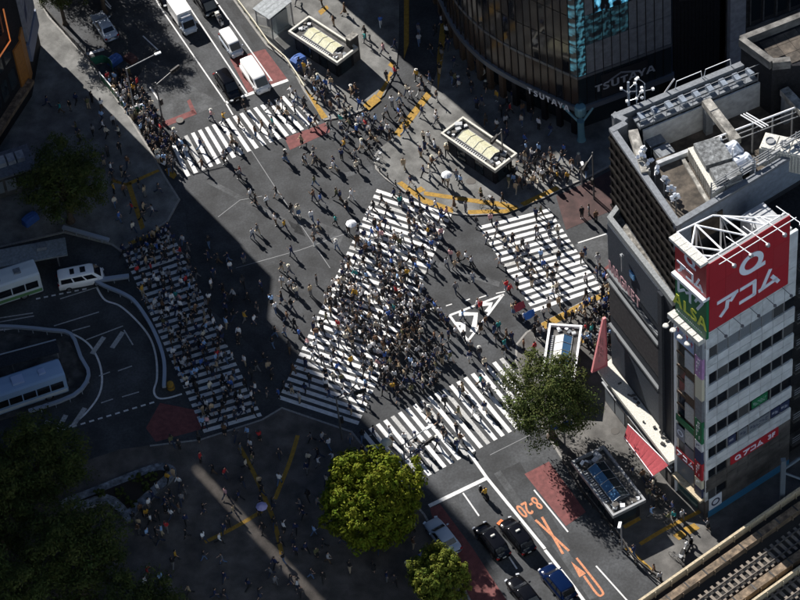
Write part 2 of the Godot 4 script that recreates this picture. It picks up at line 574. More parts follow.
func make_ground() -> void:
	var st := ST()
	sheet(st, pl([-700, -700, 700, -700, 700, 700, -700, 700]), -0.03)
	var g := put(st, "ground", M.concrete_dark)
	g.set_meta("kind", "structure")
	st = ST()
	sheet(st, pl([-110, -150, 110, -150, 110, 110, -110, 110]), 0.0)
	var r := put(st, "road", M.asphalt)
	r.set_meta("kind", "structure")
	# patched and relaid asphalt
	var patches := struct("asphalt_patches")
	for a in [[pl([-21.23, -24.36, -18.00, -20.05, -12.20, -21.50, -7.41, -23.41, -5.40, -24.73, -4.22, -18.81, -2.81, -0.42, -10.80, 10.49, -21.13, -4.48]), "asphalt_new"], [pl([-24.23, -38.53, -16.68, -30.55, -22.38, -28.42, -26.53, -34.55]), "asphalt_old"], [pl([6.29, -10.62, 8.12, -10.20, 13.19, 3.55, 11.21, 5.11, 7.32, 5.86, 3.82, -6.25]), "asphalt_new"], [pl([6.29, 23.63, 9.72, 22.17, 15.27, 39.17, 13.91, 38.98]), "asphalt_new"], [pl([-15.62, -46.55, -13.18, -46.31, -10.84, -38.28, -12.60, -38.25]), "asphalt_new"], [pl([-19.34, -45.69, -16.75, -46.41, -13.02, -38.63, -15.27, -37.58]), "asphalt_old"], [pl([18.34, -4.76, 22.36, -6.51, 21.27, 1.80, 20.41, 1.41]), "asphalt_old"], [pl([-1.87, -26.12, 2.20, -31.25, 5.64, -28.57, 1.50, -22.92, -3.49, -21.62]), "asphalt_new"]]:
		st = ST()
		sheet(st, a[0], 0.004)
		put(st, "asphalt_patch", M[a[1]], patches)
	# service trenches cut and refilled across the carriageway
	for a in [[pl([-12.93, -19.86, -7.03, -1.04, -6.19, -1.45, -12.17, -20.18]), "asphalt_new"], [pl([-18.98, -19.33, -9.48, -10.75, -9.13, -11.26, -18.44, -19.68]), "asphalt_old"], [pl([-5.85, -18.19, -1.36, -18.95, -1.30, -18.36, -5.69, -17.44]), "asphalt_old"], [pl([4.48, -4.50, 10.24, -0.91, 10.07, -0.26, 4.11, -3.87]), "asphalt_old"], [pl([-9.33, -13.13, -4.85, -10.06, -5.75, -7.68, -10.09, -10.85]), "asphalt_old"], [pl([7.00, 1.03, 8.78, 5.28, 8.15, 5.59, 6.37, 1.21]), "asphalt_new"], [pl([7.72, 22.86, 11.31, 31.72, 10.81, 32.00, 7.10, 23.26]), "asphalt_old"], [pl([3.09, 25.84, 6.53, 34.09, 5.83, 34.45, 2.49, 26.12]), "asphalt_old"], [pl([-18.79, -37.35, -16.64, -31.46, -17.51, -31.29, -19.57, -36.86]), "asphalt_new"], [pl([19.87, -6.33, 22.47, -7.33, 22.32, -6.24, 19.93, -5.21]), "asphalt_new"], [pl([12.43, 31.88, 15.33, 38.72, 14.36, 39.05, 11.62, 32.35]), "asphalt_old"]]:
		st = ST()
		sheet(st, a[0], 0.0065)
		put(st, "trench_patch", M[a[1]], patches)
	st = ST()
	for a in [pl([-13.92, -23.23, -11.69, -17.49]), pl([-11.69, -17.49, -6.73, -5.35]), pl([-17.84, -14.13, -15.44, -16.19, -13.12, -16.41]), pl([-16.31, -6.78, -9.63, -8.26, -4.34, -9.98]), pl([12.07, 18.56, 6.96, 20.92]), pl([-22.84, -27.29, -27.83, -25.38])]:
		ribbon(st, a, 0.07, 0.008)
	put(st, "joint", M.seam, patches)
	# pavements, each a raised slab with a kerb
	pavement("north_pavement", pl([-19.06, -58.89, -14.73, -46.57, -12.75, -41.75, -11.37, -38.52, -9.53, -36.20, -8.59, -33.72, -7.78, -30.98, -5.93, -26.31, -3.66, -26.55, -1.69, -27.15, 0.72, -29.04, 2.30, -32.46, 3.03, -37.32, 4.91, -58.31]), M.paving, 0, 9)
	pavement("corner_pavement", pl([1.39, -22.79, -0.21, -21.41, -1.17, -20.09, -0.99, -18.31, -0.16, -16.88, 0.89, -15.57, 3.47, -12.75, 6.32, -10.90, 8.13, -10.34, 11.63, -10.09, 13.90, -10.88, 16.07, -11.68, 17.73, -12.57, 21.25, -14.03, 28.93, -18.07, 56.90, -31.82, 60.24, -49.09, 9.41, -57.56, 8.32, -36.48, 5.65, -28.72]), M.paving, 1, 14)
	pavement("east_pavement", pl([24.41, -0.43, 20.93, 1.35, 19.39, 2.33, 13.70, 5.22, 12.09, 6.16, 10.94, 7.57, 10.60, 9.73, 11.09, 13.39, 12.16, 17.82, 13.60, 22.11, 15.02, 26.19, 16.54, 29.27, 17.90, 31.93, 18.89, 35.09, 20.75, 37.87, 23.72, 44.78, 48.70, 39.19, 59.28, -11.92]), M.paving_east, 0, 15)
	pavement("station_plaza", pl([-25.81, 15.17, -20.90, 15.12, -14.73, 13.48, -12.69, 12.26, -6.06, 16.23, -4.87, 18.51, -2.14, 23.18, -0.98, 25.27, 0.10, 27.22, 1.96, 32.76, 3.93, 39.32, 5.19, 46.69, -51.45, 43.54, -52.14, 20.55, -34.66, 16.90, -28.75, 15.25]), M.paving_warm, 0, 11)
	pavement("west_pavement", pl([-37.82, -58.60, -36.71, -51.43, -35.27, -47.13, -31.35, -40.29, -29.75, -37.07, -26.64, -29.99, -24.43, -24.41, -23.07, -20.54, -21.70, -17.15, -23.06, -14.22, -28.06, -10.75, -29.07, -11.88, -33.94, -14.30, -46.87, -12.17, -61.30, -9.06, -63.85, -62.88]), M.paving, 0, 13)
	var red := struct("red_paving")
	st = ST()
	sheet(st, pl([17.22, -11.79, 21.18, -13.47, 26.57, -16.25, 25.71, -9.93, 22.02, -8.66, 17.68, -6.94]), 0.012)
	put(st, "paving_slab", M.paving_red, red)
	# yellow guide paving
	var tac := struct("tactile_paving")
	for a in [[pl([-7.66, -31.27, -6.97, -30.25, -5.48, -26.69, -6.14, -26.49]), 1], [pl([-1.63, -27.89, -1.05, -27.05, 0.34, -28.34, -0.23, -29.34]), 1], [pl([-0.13, -29.17, 0.36, -28.64, 1.95, -32.21, 1.66, -32.56, 0.85, -30.69]), 1], [pl([1.52, -33.51, 2.11, -32.80, 2.37, -33.37, 1.89, -34.07]), 1], [pl([1.32, -23.24, 1.90, -22.56, 5.82, -28.24, 5.34, -28.92]), 1], [pl([1.03, -15.98, 1.57, -16.19, 3.65, -13.57, 6.49, -11.58, 6.42, -10.88, 3.47, -12.75]), 1], [pl([2.92, -14.83, 3.48, -15.17, 3.94, -14.53, 3.18, -14.22]), 1], [pl([3.72, -14.42, 8.37, -12.71, 11.90, -11.61, 13.06, -10.86, 12.81, -10.48, 8.31, -12.15, 3.67, -13.86]), 1], [pl([8.00, -11.07, 11.79, -10.63, 12.98, -11.02, 13.24, -10.56, 11.84, -10.06, 7.94, -10.51]), 1], [pl([13.42, -11.24, 17.37, -13.05, 17.73, -12.57, 13.78, -10.76]), 2], [pl([13.70, 5.22, 19.37, 2.46, 21.07, 1.78, 20.99, 2.43, 19.48, 3.15, 13.90, 6.17]), 1], [pl([17.54, 7.48, 17.86, 8.06, 17.52, 8.40, 17.19, 7.83]), 1], [pl([-5.46, -43.13, -4.41, -43.93, -4.22, -43.41, -5.18, -42.45]), 1], [pl([-23.61, -23.55, -22.98, -23.16, -21.90, -20.65, -22.23, -20.12, -22.84, -20.79]), 1], [pl([-28.67, -21.10, -27.31, -20.31, -23.87, -21.83, -23.67, -21.50, -27.11, -19.85, -28.68, -20.67]), 2], [pl([-27.31, -20.31, -26.78, -20.38, -25.48, -13.73, -25.91, -13.37]), 2], [pl([-27.30, -11.89, -23.93, -13.22, -23.84, -12.78, -27.11, -11.44]), 2], [pl([3.31, -34.16, 4.06, -36.53, 4.93, -46.62, 4.38, -46.71]), 2], [pl([6.51, -28.74, 7.50, -33.49, 8.51, -39.60, 7.86, -39.71, 6.85, -33.59]), 2]]:
		st = ST()
		sheet(st, a[0], 0.131 if a[1] == 1 else 0.131)
		put(st, "guide_strip", M.tactile, tac)
	for a in [pl([-17.05, 16.66, -15.86, 20.03, -14.72, 24.07, -14.18, 26.42, -13.72, 30.03]), pl([-11.34, 15.98, -12.30, 19.06, -14.01, 23.45]), pl([-20.93, 27.62, -18.00, 26.25, -15.33, 24.71]), pl([19.77, 33.47, 22.32, 32.07, 25.87, 30.45]), pl([18.43, 33.64, 20.45, 36.69]), pl([18.55, 31.32, 20.18, 30.48])]:
		st = ST()
		ribbon(st, smooth_path(a, 4), 0.42, 0.131)
		put(st, "guide_strip", M.tactile, tac)
	for a in [pl([22.96, 32.86, 23.78, 32.39, 24.26, 33.04, 23.43, 33.51]), pl([24.00, 32.19, 25.11, 31.75, 25.58, 32.41, 24.55, 32.97])]:
		st = ST()
		sheet(st, a, 0.135)
		put(st, "guide_strip", M.tactile, tac)
	# manhole covers
	var covers := struct("manhole_covers")
	for p in [Vector2(8.81, -15.08), Vector2(19.40, 4.60), Vector2(-21.29, -28.70), Vector2(8.61, -15.11), Vector2(19.21, 19.82), Vector2(17.74, -16.16)]:
		st = ST()
		lathe(st, v3(p, 0.0), [Vector2(0.42, 0.0), Vector2(0.42, 0.14), Vector2(0.0, 0.142)], 18)
		put(st, "manhole_cover", M.iron, covers)

func crosswalk(called: String, a0: Vector2, a1: Vector2, b0: Vector2, b1: Vector2, n: int, duty := 0.5) -> Node3D:
	var s := struct(called)
	for i in n:
		var t0 := i / (n - 1.0 + duty)
		var t1 := t0 + duty / (n - 1.0 + duty)
		var st := ST()
		sheet(st, PackedVector2Array([a0.lerp(a1, t0), a0.lerp(a1, t1), b0.lerp(b1, t1), b0.lerp(b1, t0)]), 0.014)
		put(st, "stripe", M.paint_white if rng.randf() > 0.05 else M.paint_thin, s)
	return s

func lines(called: String, list: Array, w: float, m: Material, y := 0.014) -> void:
	var s := struct(called)
	for a in list:
		var st := ST()
		ribbon(st, a, w, y)
		put(st, "line", m, s)

func polys(called: String, list: Array, m: Material, y: float, part := "patch") -> void:
	var s := struct(called)
	for a in list:
		var st := ST()
		sheet(st, a, y)
		put(st, part, m, s)

func make_markings() -> void:
	polys("red_lane_surface", [pl([-15.50, -37.30, -11.61, -38.25, -9.39, -33.08, -13.71, -31.61]), pl([-10.28, -24.45, -5.63, -26.11, -5.41, -24.58, -9.80, -22.60]), pl([9.99, 23.67, 12.49, 22.50, 15.25, 28.97, 13.18, 30.34]), pl([-23.77, -28.64, -19.83, -30.14, -19.43, -29.47, -23.47, -27.84]), pl([-20.43, -31.60, -20.09, -31.85, -19.43, -29.47, -19.96, -29.55])], M.red_asphalt, 0.01)
	polys("red_lane_surface", [pl([0.64, 26.46, 1.63, 26.12, 4.30, 31.92, 6.97, 38.72, 3.66, 38.27, 1.15, 31.26]), pl([-24.66, 9.90, -21.24, 11.29, -20.25, 13.70, -25.21, 14.75, -26.14, 12.87]), pl([20.86, -1.23, 21.76, -1.91, 21.38, 1.01, 20.75, 1.19])], M.red_asphalt, 0.01)
	crosswalk("crosswalk", Vector2(-22.47, -25.74), Vector2(-9.19, -31.05), Vector2(-20.90, -20.35), Vector2(-6.48, -26.09), 18, 0.5)
	crosswalk("crosswalk", Vector2(8.80, -8.77), Vector2(13.19, 3.55), Vector2(16.30, -10.16), Vector2(20.31, 1.46), 16, 0.55)
	crosswalk("diagonal_crosswalk", Vector2(-1.10, -15.59), Vector2(-12.98, 11.07), Vector2(6.32, -10.90), Vector2(-5.42, 15.44), 36, 0.55)
	crosswalk("crosswalk", Vector2(-27.86, -10.44), Vector2(-20.47, 14.30), Vector2(-22.51, -12.02), Vector2(-14.70, 12.98), 30, 0.52)
	crosswalk("crosswalk", Vector2(-24.36, -13.00), Vector2(-24.18, -11.85), Vector2(-23.30, -13.40), Vector2(-22.71, -12.19), 2, 0.5)
	crosswalk("crosswalk", Vector2(-5.20, 16.47), Vector2(9.49, 8.98), Vector2(-1.42, 23.76), Vector2(13.10, 16.46), 20, 0.5)
	lines("lane_lines", [pl([-24.94, -53.14, -22.87, -46.75, -16.44, -31.12, -15.58, -28.72]), pl([-21.17, -50.88, -19.96, -47.09, -13.82, -31.48]), pl([-18.45, -51.26, -16.72, -46.89, -11.12, -33.20]), pl([-24.36, -34.36, -23.14, -31.41]), pl([-24.89, -42.42, -23.31, -39.95]), pl([-31.04, -53.15, -28.33, -47.63]), pl([-29.64, -49.31, -28.34, -47.31])], 0.15, M.paint_white)
	lines("stop_lines", [pl([-16.35, -30.65, -9.39, -33.08]), pl([0.57, 26.21, 6.38, 23.65]), pl([-31.46, -40.47, -29.24, -41.06])], 0.42, M.paint_white)
	lines("centre_lines", [pl([4.90, 20.14, 6.38, 23.65, 10.92, 32.72]), pl([10.90, 32.83, 12.86, 36.91, 14.38, 40.40])], 0.3, M.paint_white, 0.018)
	lines("lane_lines", [pl([3.93, 25.12, 5.17, 28.04]), pl([7.11, 32.19, 8.06, 34.64]), pl([10.68, 25.70, 13.29, 31.06]), pl([15.40, 35.30, 18.10, 40.23]), pl([18.67, -4.99, 21.97, -5.87])], 0.15, M.paint_white, 0.018)
	lines("crossing_dashes", [pl([1.86, 1.88, 3.31, 1.56]), pl([4.53, 1.47, 5.15, 1.30]), pl([6.49, 1.09, 7.01, 0.90]), pl([7.92, 0.90, 8.86, 0.64]), pl([9.68, 0.56, 10.61, 0.43])], 0.13, M.paint_white)
	# chevron island
	var T := [Vector2(4.76, 2.77), Vector2(10.46, 0.81), Vector2(6.27, 6.36)]
	var ce: Vector2 = (T[0] + T[1] + T[2]) / 3.0
	lines("chevron_marking", [PackedVector2Array([T[0], T[1]]), PackedVector2Array([T[1].lerp(T[0], 0.02), T[2]]), PackedVector2Array([T[2], T[0]])], 0.26, M.paint_white)
	lines("chevron_marking", [pl([5.72, 2.72, 7.41, 2.97, 7.04, 4.63, 6.83, 5.26]), pl([7.63, 1.80, 9.04, 1.87, 8.53, 2.86]), pl([5.30, 3.98, 5.99, 4.08, 5.89, 5.12])], 0.55, M.paint_white, 0.018)
	# orange lettering and arrow on the road
	var o := struct("orange_road_lettering")
	var u := v3((Vector2(8.87, 28.20) - Vector2(11.09, 27.08)).normalized())
	var f := v3((Vector2(6.29, 23.63) - Vector2(10.92, 32.72)).normalized())
	var tm := text_mesh("8-20", 1.0, 0.004, true)
	inst(tm, "lettering", M.paint_orange, o, Transform3D(Basis(u * 0.86, -f * 1.6, Vector3.UP), v3(Vector2(9.98, 27.64), 0.016)))
	var st := ST()
	ribbon(st, pl([10.42, 29.24, 13.11, 33.25]), 0.24, 0.014)
	put(st, "cross_stroke", M.paint_orange, o)
	st = ST()
	ribbon(st, pl([11.06, 28.98, 12.52, 33.52]), 0.24, 0.018)
	put(st, "cross_stroke", M.paint_orange, o)
	st = ST()
	ribbon(st, smooth_path(pl([13.71, 34.15, 14.71, 36.24, 15.59, 38.19, 15.53, 38.64, 15.09, 38.46, 14.15, 36.28])), 0.22, 0.014)
	sheet(st, pl([13.15, 34.48, 14.37, 36.03, 13.71, 36.39]), 0.016)
	put(st, "arrow", M.paint_orange, o)
	# bus terminal markings
	lines("terminal_lines", [smooth_path(pl([-30.63, -6.16, -29.84, -4.41, -28.33, -3.37, -26.65, -1.11, -25.40, 1.34, -24.87, 3.92, -24.86, 6.66, -25.21, 8.29, -24.84, 9.24, -23.85, 9.38, -22.45, 9.07])), smooth_path(pl([-42.63, -1.98, -40.59, -1.95, -38.04, -1.84, -34.28, -0.89, -31.97, 0.78, -30.79, 3.06, -30.34, 5.74, -30.68, 8.01, -31.91, 10.01, -33.42, 11.45, -34.61, 12.04]))], 0.2, M.paint_white)
	lines("terminal_lines", [pl([-35.09, -1.68, -30.49, -2.88]), pl([-33.27, -0.74, -31.43, -1.14]), pl([-31.87, 0.66, -28.09, -0.65]), pl([-30.64, 5.57, -29.53, 5.21]), pl([-28.73, 5.19, -27.31, 4.75]), pl([-30.50, 9.07, -29.30, 8.73]), pl([-28.40, 8.60, -26.70, 8.20]), pl([-40.59, -3.56, -37.22, -3.74]), pl([-40.59, -3.02, -37.12, -3.32]), pl([-30.53, -6.28, -34.44, -5.23]), pl([-28.00, -0.10, -27.14, 2.01])], 0.14, M.paint_thin)
	lines("terminal_hatching", [pl([-30.04, 0.53, -31.29, 2.59]), pl([-28.11, 0.15, -29.26, 2.10]), pl([-32.10, 9.48, -33.32, 11.59]), pl([-34.00, 10.10, -34.91, 12.12]), pl([-35.79, 10.60, -36.49, 12.52])], 0.5, M.paint_thin)
	var dash := []
	var d0: Vector2 = Vector2(-33.42, 11.70)
	var d1: Vector2 = Vector2(-24.85, 9.62)
	for i in 10:
		dash.append(PackedVector2Array([d0.lerp(d1, i / 10.0), d0.lerp(d1, (i + 0.55) / 10.0)]))
	d0 = Vector2(-36.90, -5.59)
	d1 = Vector2(-31.35, -6.27)
	for i in 7:
		dash.append(PackedVector2Array([d0.lerp(d1, i / 7.0), d0.lerp(d1, (i + 0.55) / 7.0)]))
	lines("terminal_dashes", dash, 0.2, M.paint_white)

# ---------------------------------------------------------------- towers outside the picture that shade the crossing
func tower(label: String, pts: PackedVector2Array, h: float, floors: int, pale := false) -> void:
	var t := thing("office_tower", label, "building")
	var st := ST()
	prism(st, pts, 0, h)
	put(st, "wall", M.tower_bounce if pale else M.concrete, t)
	st = ST()
	for i in pts.size():
		var a := pts[i]
		var b := pts[(i + 1) % pts.size()]
		var F := frame(a, b)
		for k in floors:
			var y := h * (k + 0.35) / floors
			fb(st, F, 0.5, F.w - 0.5, y, y + h / floors * (0.25 if pale else 0.5), -0.1, 0.06)
	put(st, "window_bands", M.glass_dark, t)

func make_far_towers() -> void:
	# right-hand edge of the big shadow: Q; its roof line ends the shadow at the bottom of the crossing
	var Q := Vector2(-56.7, -68.5)
	var e := Vector2(-0.656, 0.755)
	var b := Vector2(-0.755, -0.656)
	var sd := Vector2(cos(SUN_AZ), sin(SUN_AZ))
	tower("tall pale office tower up the street, out of view at upper left", PackedVector2Array([Q, Q + e * 16.7, Q + e * 16.7 - sd * 24, Q + b * 24]), 81.0, 22)
	tower("second tall office tower beside a narrow gap, out of view at far left", PackedVector2Array([Q + e * 17.35, Q + e * 110, Q + e * 110 + b * 24, Q + e * 17.35 - sd * 24]), 79.6, 22)
	tower("lower link block added in the gap between the towers to shorten the sun streak", PackedVector2Array([Q + e * 16.72 - sd * 4, Q + e * 17.33 - sd * 4, Q + e * 17.33 - sd * 20, Q + e * 16.72 - sd * 20]), 62.0, 17)  # unseen block put in so the streak of sun starts farther out
	tower("long station department store added beyond the left edge to hide sky", pl([-52, -22, -52, 62, -90, 62, -90, -22]), 46.0, 11)  # added out of view to block sky and deepen shade on the left
	# the tower that the view is taken from and a second one opposite; added unseen, with fronts made pale to bounce sun onto the crossing
	tower("very tall unseen tower below the viewpoint, made pale to bounce sun on the crossing", pl([-20, 204, 56, 204, 56, 250, -20, 250]), 225.0, 46, true)
	tower("tall pale tower added out of view beyond the railway to bounce sun", pl([62, 92, 112, 108, 96, 160, 58, 150]), 150.0, 34, true)
	var Q2 := Vector2(-12.6, -59.7)
	var e2 := Vector2(0.866, -0.5)
	var b2 := Vector2(-0.5, -0.866)
	tower("mid-rise shop building behind the first subway entrance, above the picture", PackedVector2Array([Q2, Q2 + e2 * 32, Q2 + e2 * 32 + b2 * 18, Q2 + b2 * 18]), 35.0, 9)

# ---------------------------------------------------------------- curved glass corner building
func make_glass_corner_building() -> void:
	var t := thing("glass_corner_building", "dark curved glass shop building with a glowing cyan screen at its corner", "building")
	var curve := smooth_path(pl([3.0, -66.0, 5.0, -52.0, 7.6, -40.0, 9.2, -33.3, 11.3, -28.9, 13.2, -26.4, 15.1, -24.4, 17.5, -22.3, 19.6, -20.45, 20.7, -19.5]), 12)
	# resample at even steps
	var even := PackedVector2Array([curve[curve.size() - 1]])
	var left := 0.95
	for i in range(curve.size() - 1, 0, -1):
		var a := curve[i]
		var b := curve[i - 1]
		var seg := a.distance_to(b)
		var pos := 0.0
		while seg - pos >= left:
			pos += left
			even.append(a.lerp(b, pos / seg))
			left = 0.95
		left -= seg - pos
	var c0 := even[0]
	var r1 := Vector2(30.9, -22.9)
	var back := Vector2(36.0, -60.0)
	var st := ST()
	var foot := PackedVector2Array()
	for i in range(even.size() - 1, -1, -1):
		foot.append(even[i])
	foot.append_array(PackedVector2Array([r1, back, Vector2(4, -70)]))
	var core := Geometry2D.offset_polygon(foot, -0.22)[0]
	prism(st, core, 9.0, 40.0)
	put(st, "wall", M.concrete, t)
	var shop := Geometry2D.offset_polygon(foot, -1.3)[0]
	st = ST()
	prism(st, shop, 0.1, 9.2)
	put(st, "shop_front", M.glass_tint, t)
	# canopy band with lettering
	st = ST()
	var outer := Geometry2D.offset_polygon(foot, 0.25)[0]
	prism(st, outer, 4.1, 4.75)
	put(st, "canopy_band", M.band, t)
	st = ST()
	prism(st, Geometry2D.offset_polygon(foot, 0.04)[0], 8.75, 9.1)
	put(st, "ledge", M.cladding_line, t)
	# upper shop storey, panes between brown posts
	var rows := [[4.8, 8.7], [9.15, 13.2], [13.3, 17.3], [17.4, 21.6], [21.7, 26.0], [26.1, 31.0], [31.1, 36.0], [36.1, 40.0]]
	var ncol: int = mini(even.size() - 1, 42)
	for i in ncol:
		var F := frame(even[i + 1], even[i])
		var vis := 8 if i < 30 else 0
		for k in vis:
			st = ST()
			fb(st, F, 0.05, F.w - 0.05, rows[k][0], rows[k][1], -0.12, -0.02)
			var lit := i < 1 and k in [1, 2, 3]  # corner panes glow with a painted cyan reflection
			put(st, "pane", M.cyan_reflection if lit else (M.glass_brown if k == 0 and i % 5 != 2 else [M.curtain_glass, M.curtain_glass2, M.curtain_glass3, M.curtain_glass][(i * 7 + k * 3) % 4]), t)
		st = ST()
		fb(st, F, -0.045, 0.045, 4.76, 40.0, -0.15, 0.07)
		put(st, "mullion", M.mullion, t)
		if i % 2 == 0:
			st = ST()
			fb(st, F, -0.3, 0.3, 0.1, 4.1, -0.7, -0.2)
			put(st, "column", M.brown_panel if i > 8 else M.mullion, t)
	# flat face on the avenue
	var G := frame(c0, r1)
	var n := 11
	for i in n:
		var u0: float = G.w * i / n
		var u1: float = G.w * (i + 1) / n
		for k in 8:
			st = ST()
			fb(st, G, u0 + 0.03, u1 - 0.03, rows[k][0], rows[k][1], -0.12, -0.02)
			var m: Material = M.curtain_panel
			if k == 0:
				m = M.glass_tint
			elif k >= 3 and i >= 2 and i < 10:
				m = M.curtain_panel
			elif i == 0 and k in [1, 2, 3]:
				m = M.cyan_reflection
			elif k == 2 and i < 6:  # painted dim reflection below the screen
				m = M.cyan_reflection_dim
			put(st, "pane", m, t)
		st = ST()
		fb(st, G, u0 - 0.03, u0 + 0.03, 4.8, 40.0, -0.15, 0.05)
		put(st, "mullion", M.mullion, t)
	# the big screen
	st = ST()
	fb(st, G, G.w * 2 / n, G.w * 10 / n, 17.45, 31.0, 0.05, 0.2)
	var F2 := G
	var s0 := fp(F2, G.w * 2 / n, 17.45, 0.21)
	var s1 := fp(F2, G.w * 10 / n, 31.0, 0.21)
	put(st, "screen_case", M.mullion, t)
	st = ST()
	var a3 := fp(G, G.w * 2 / n + 0.1, 17.55, 0.21)
	var b3 := fp(G, G.w * 10 / n - 0.1, 17.55, 0.21)
	var c3 := fp(G, G.w * 10 / n - 0.1, 30.9, 0.21)
	var d3 := fp(G, G.w * 2 / n + 0.1, 30.9, 0.21)
	for q in [[a3, Vector2(0, 1)], [d3, Vector2(0, 0)], [c3, Vector2(1, 0)], [a3, Vector2(0, 1)], [c3, Vector2(1, 0)], [b3, Vector2(1, 1)]]:
		st.set_uv(q[1])
		st.add_vertex(q[0])
	put(st, "screen_picture", M.screen, t)
	var lamp := AreaLight3D.new()
	lamp.name = "screen_light"
	lamp.area_size = Vector2(6.8, 13.0)
	lamp.light_color = Color(0.35, 0.75, 0.95)
	lamp.light_energy = 0.9
	lamp.shadow_enabled = true
	lamp.transform = Transform3D(Basis(-G.u, Vector3.UP, -G.n), fp(G, G.w * 6 / n, 24.2, 0.4))
	t.add_child(lamp)
	# corner column with its forked head
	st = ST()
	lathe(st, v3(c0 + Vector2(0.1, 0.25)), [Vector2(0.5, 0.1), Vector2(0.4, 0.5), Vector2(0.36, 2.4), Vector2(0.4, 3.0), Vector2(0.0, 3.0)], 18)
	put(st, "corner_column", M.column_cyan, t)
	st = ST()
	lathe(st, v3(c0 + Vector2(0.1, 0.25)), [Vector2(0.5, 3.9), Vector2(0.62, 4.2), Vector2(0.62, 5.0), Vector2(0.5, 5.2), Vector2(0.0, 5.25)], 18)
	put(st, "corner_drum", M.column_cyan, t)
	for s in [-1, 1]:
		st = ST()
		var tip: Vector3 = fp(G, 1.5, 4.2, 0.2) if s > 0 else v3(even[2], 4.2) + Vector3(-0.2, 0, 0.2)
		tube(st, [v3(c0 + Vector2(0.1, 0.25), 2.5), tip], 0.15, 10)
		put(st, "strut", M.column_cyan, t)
	# lettering: on the band along the curve, one letter at a time, then on the flat face
	var word := "TSUTAYA"
	for i in word.length():
		var idx := 1.2 + (word.length() - 1 - i) * 0.82
		var p := even[int(idx)].lerp(even[int(idx) + 1], fmod(idx, 1.0))
		var L := frame(even[int(idx) + 1], even[int(idx)])
		L.o = v3(p)
		ftext(L, word[i], 0.0, 4.55, 0.8, M.letter_white, t, "lettering", 0.62, 1.0)
	st = ST()
	fb(st, G, 2.6, 7.9, 5.1, 8.3, 0.05, 0.16)
	put(st, "name_board", M.board_black, t)
	ftext(G, word, 5.25, 6.7, 0.95, M.letter_grey, t, "lettering", 0.2, 1.25)
	st = ST()
	strokes(st, G, [[0, 0, 0.45, 0.55], [0.45, 0.55, 1, 0.0]], 3.2, 7.1, 3.6, 1.3, 0.22, 0.17, 0.19)
	put(st, "emblem", M.grey_mid, t)
	# dark side wing carrying a tall upright sign
	var w := thing("dark_side_wing", "dark windowless wing with a tall upright sign, right of the glass building", "building")
	var H := frame(r1 + Vector2(0.1, -0.25), r1 + Vector2(0.1, -0.25) + Vector2(5.2, -1.9))
	st = ST()
	prism(st, PackedVector2Array([v2(fp(H, 0, 0, 0)), v2(fp(H, H.w, 0, 0)), Vector2(43, -50), Vector2(38, -52)]), 0.1, 38.0)
	put(st, "wall", M.cladding_dark, w)
	for i in 12:
		st = ST()
		fb(st, H, 0.15 + i * 0.43, 0.4 + i * 0.43, 0.2, 38.0, 0.0, 0.06)
		put(st, "fin", M.cladding_dark, w)
	for i in 3:
		var xf := Transform3D(Basis(Vector3.UP * 1.0, -H.u * 1.0, H.n), fp(H, 2.4, 15.0 + i * 4.0, 0.09))
		inst(text_mesh(["A", "Y", "A"][i], 3.0, 0.05), "lettering", M.board_black, w, xf)
	# the next building along, pale pilaster and shuttered windows
	var x := thing("pilaster_building", "dim grey building with a pale pilaster and rows of tall windows, top right corner", "building")
	var J := frame(Vector2(36.9, -25.4), Vector2(36.9, -25.4) + Vector2(22, -7.4))
	st = ST()
	prism(st, PackedVector2Array([v2(fp(J, 0, 0, 0)), v2(fp(J, J.w, 0, 0)), Vector2(60, -60), Vector2(44, -60)]), 0.1, 36.0)
	put(st, "wall", M.concrete_dark, x)
	st = ST()
	fb(st, J, 0.2, 2.0, 0.1, 36.0, 0.0, 0.7)
	put(st, "pilaster", M.wall_pale, x)
	st = ST()
	fb(st, J, 0.75, 1.5, 19.6, 20.5, 0.7, 0.75)
	put(st, "blue_mark", M.tarp_blue, x)
	for r in 7:
		for k in 12:
			var y0 := 3.0 + r * 4.6
			st = ST()
			fb(st, J, 2.9 + k * 1.55, 4.1 + k * 1.55, y0, y0 + 3.4, -0.1, 0.03)
			var wd := put(st, "window", M.glass_tint, x)
			st = ST()
			fb(st, J, 2.75 + k * 1.55, 2.9 + k * 1.55, y0 - 0.3, y0 + 3.8, 0.0, 0.2)
			put(st, "frame", M.concrete, wd)
		st = ST()
		fb(st, J, 2.3, J.w - 0.1, 6.6 + r * 4.6, 7.2 + r * 4.6, 0.21, 0.35)
		put(st, "ledge", M.concrete, x)

func v2(p: Vector3) -> Vector2:
	return Vector2(p.x, p.z)

# ---------------------------------------------------------------- dark building with the louvred flank, its wedge-shaped billboard front and roof yard
func roof_box(called: String, c: Vector2, y: float, s: Vector3, turn: float, m: Material, parent: Node, bevel := true) -> MeshInstance3D:
	var st := ST()
	var b := Basis(Vector3.UP, turn)
	box(st, v3(c, y + s.y * 0.5), s, b)
	if bevel:
		box(st, v3(c, y + s.y + 0.03), Vector3(s.x + 0.08, 0.06, s.z + 0.08), b)
	return put(st, called, m, parent)

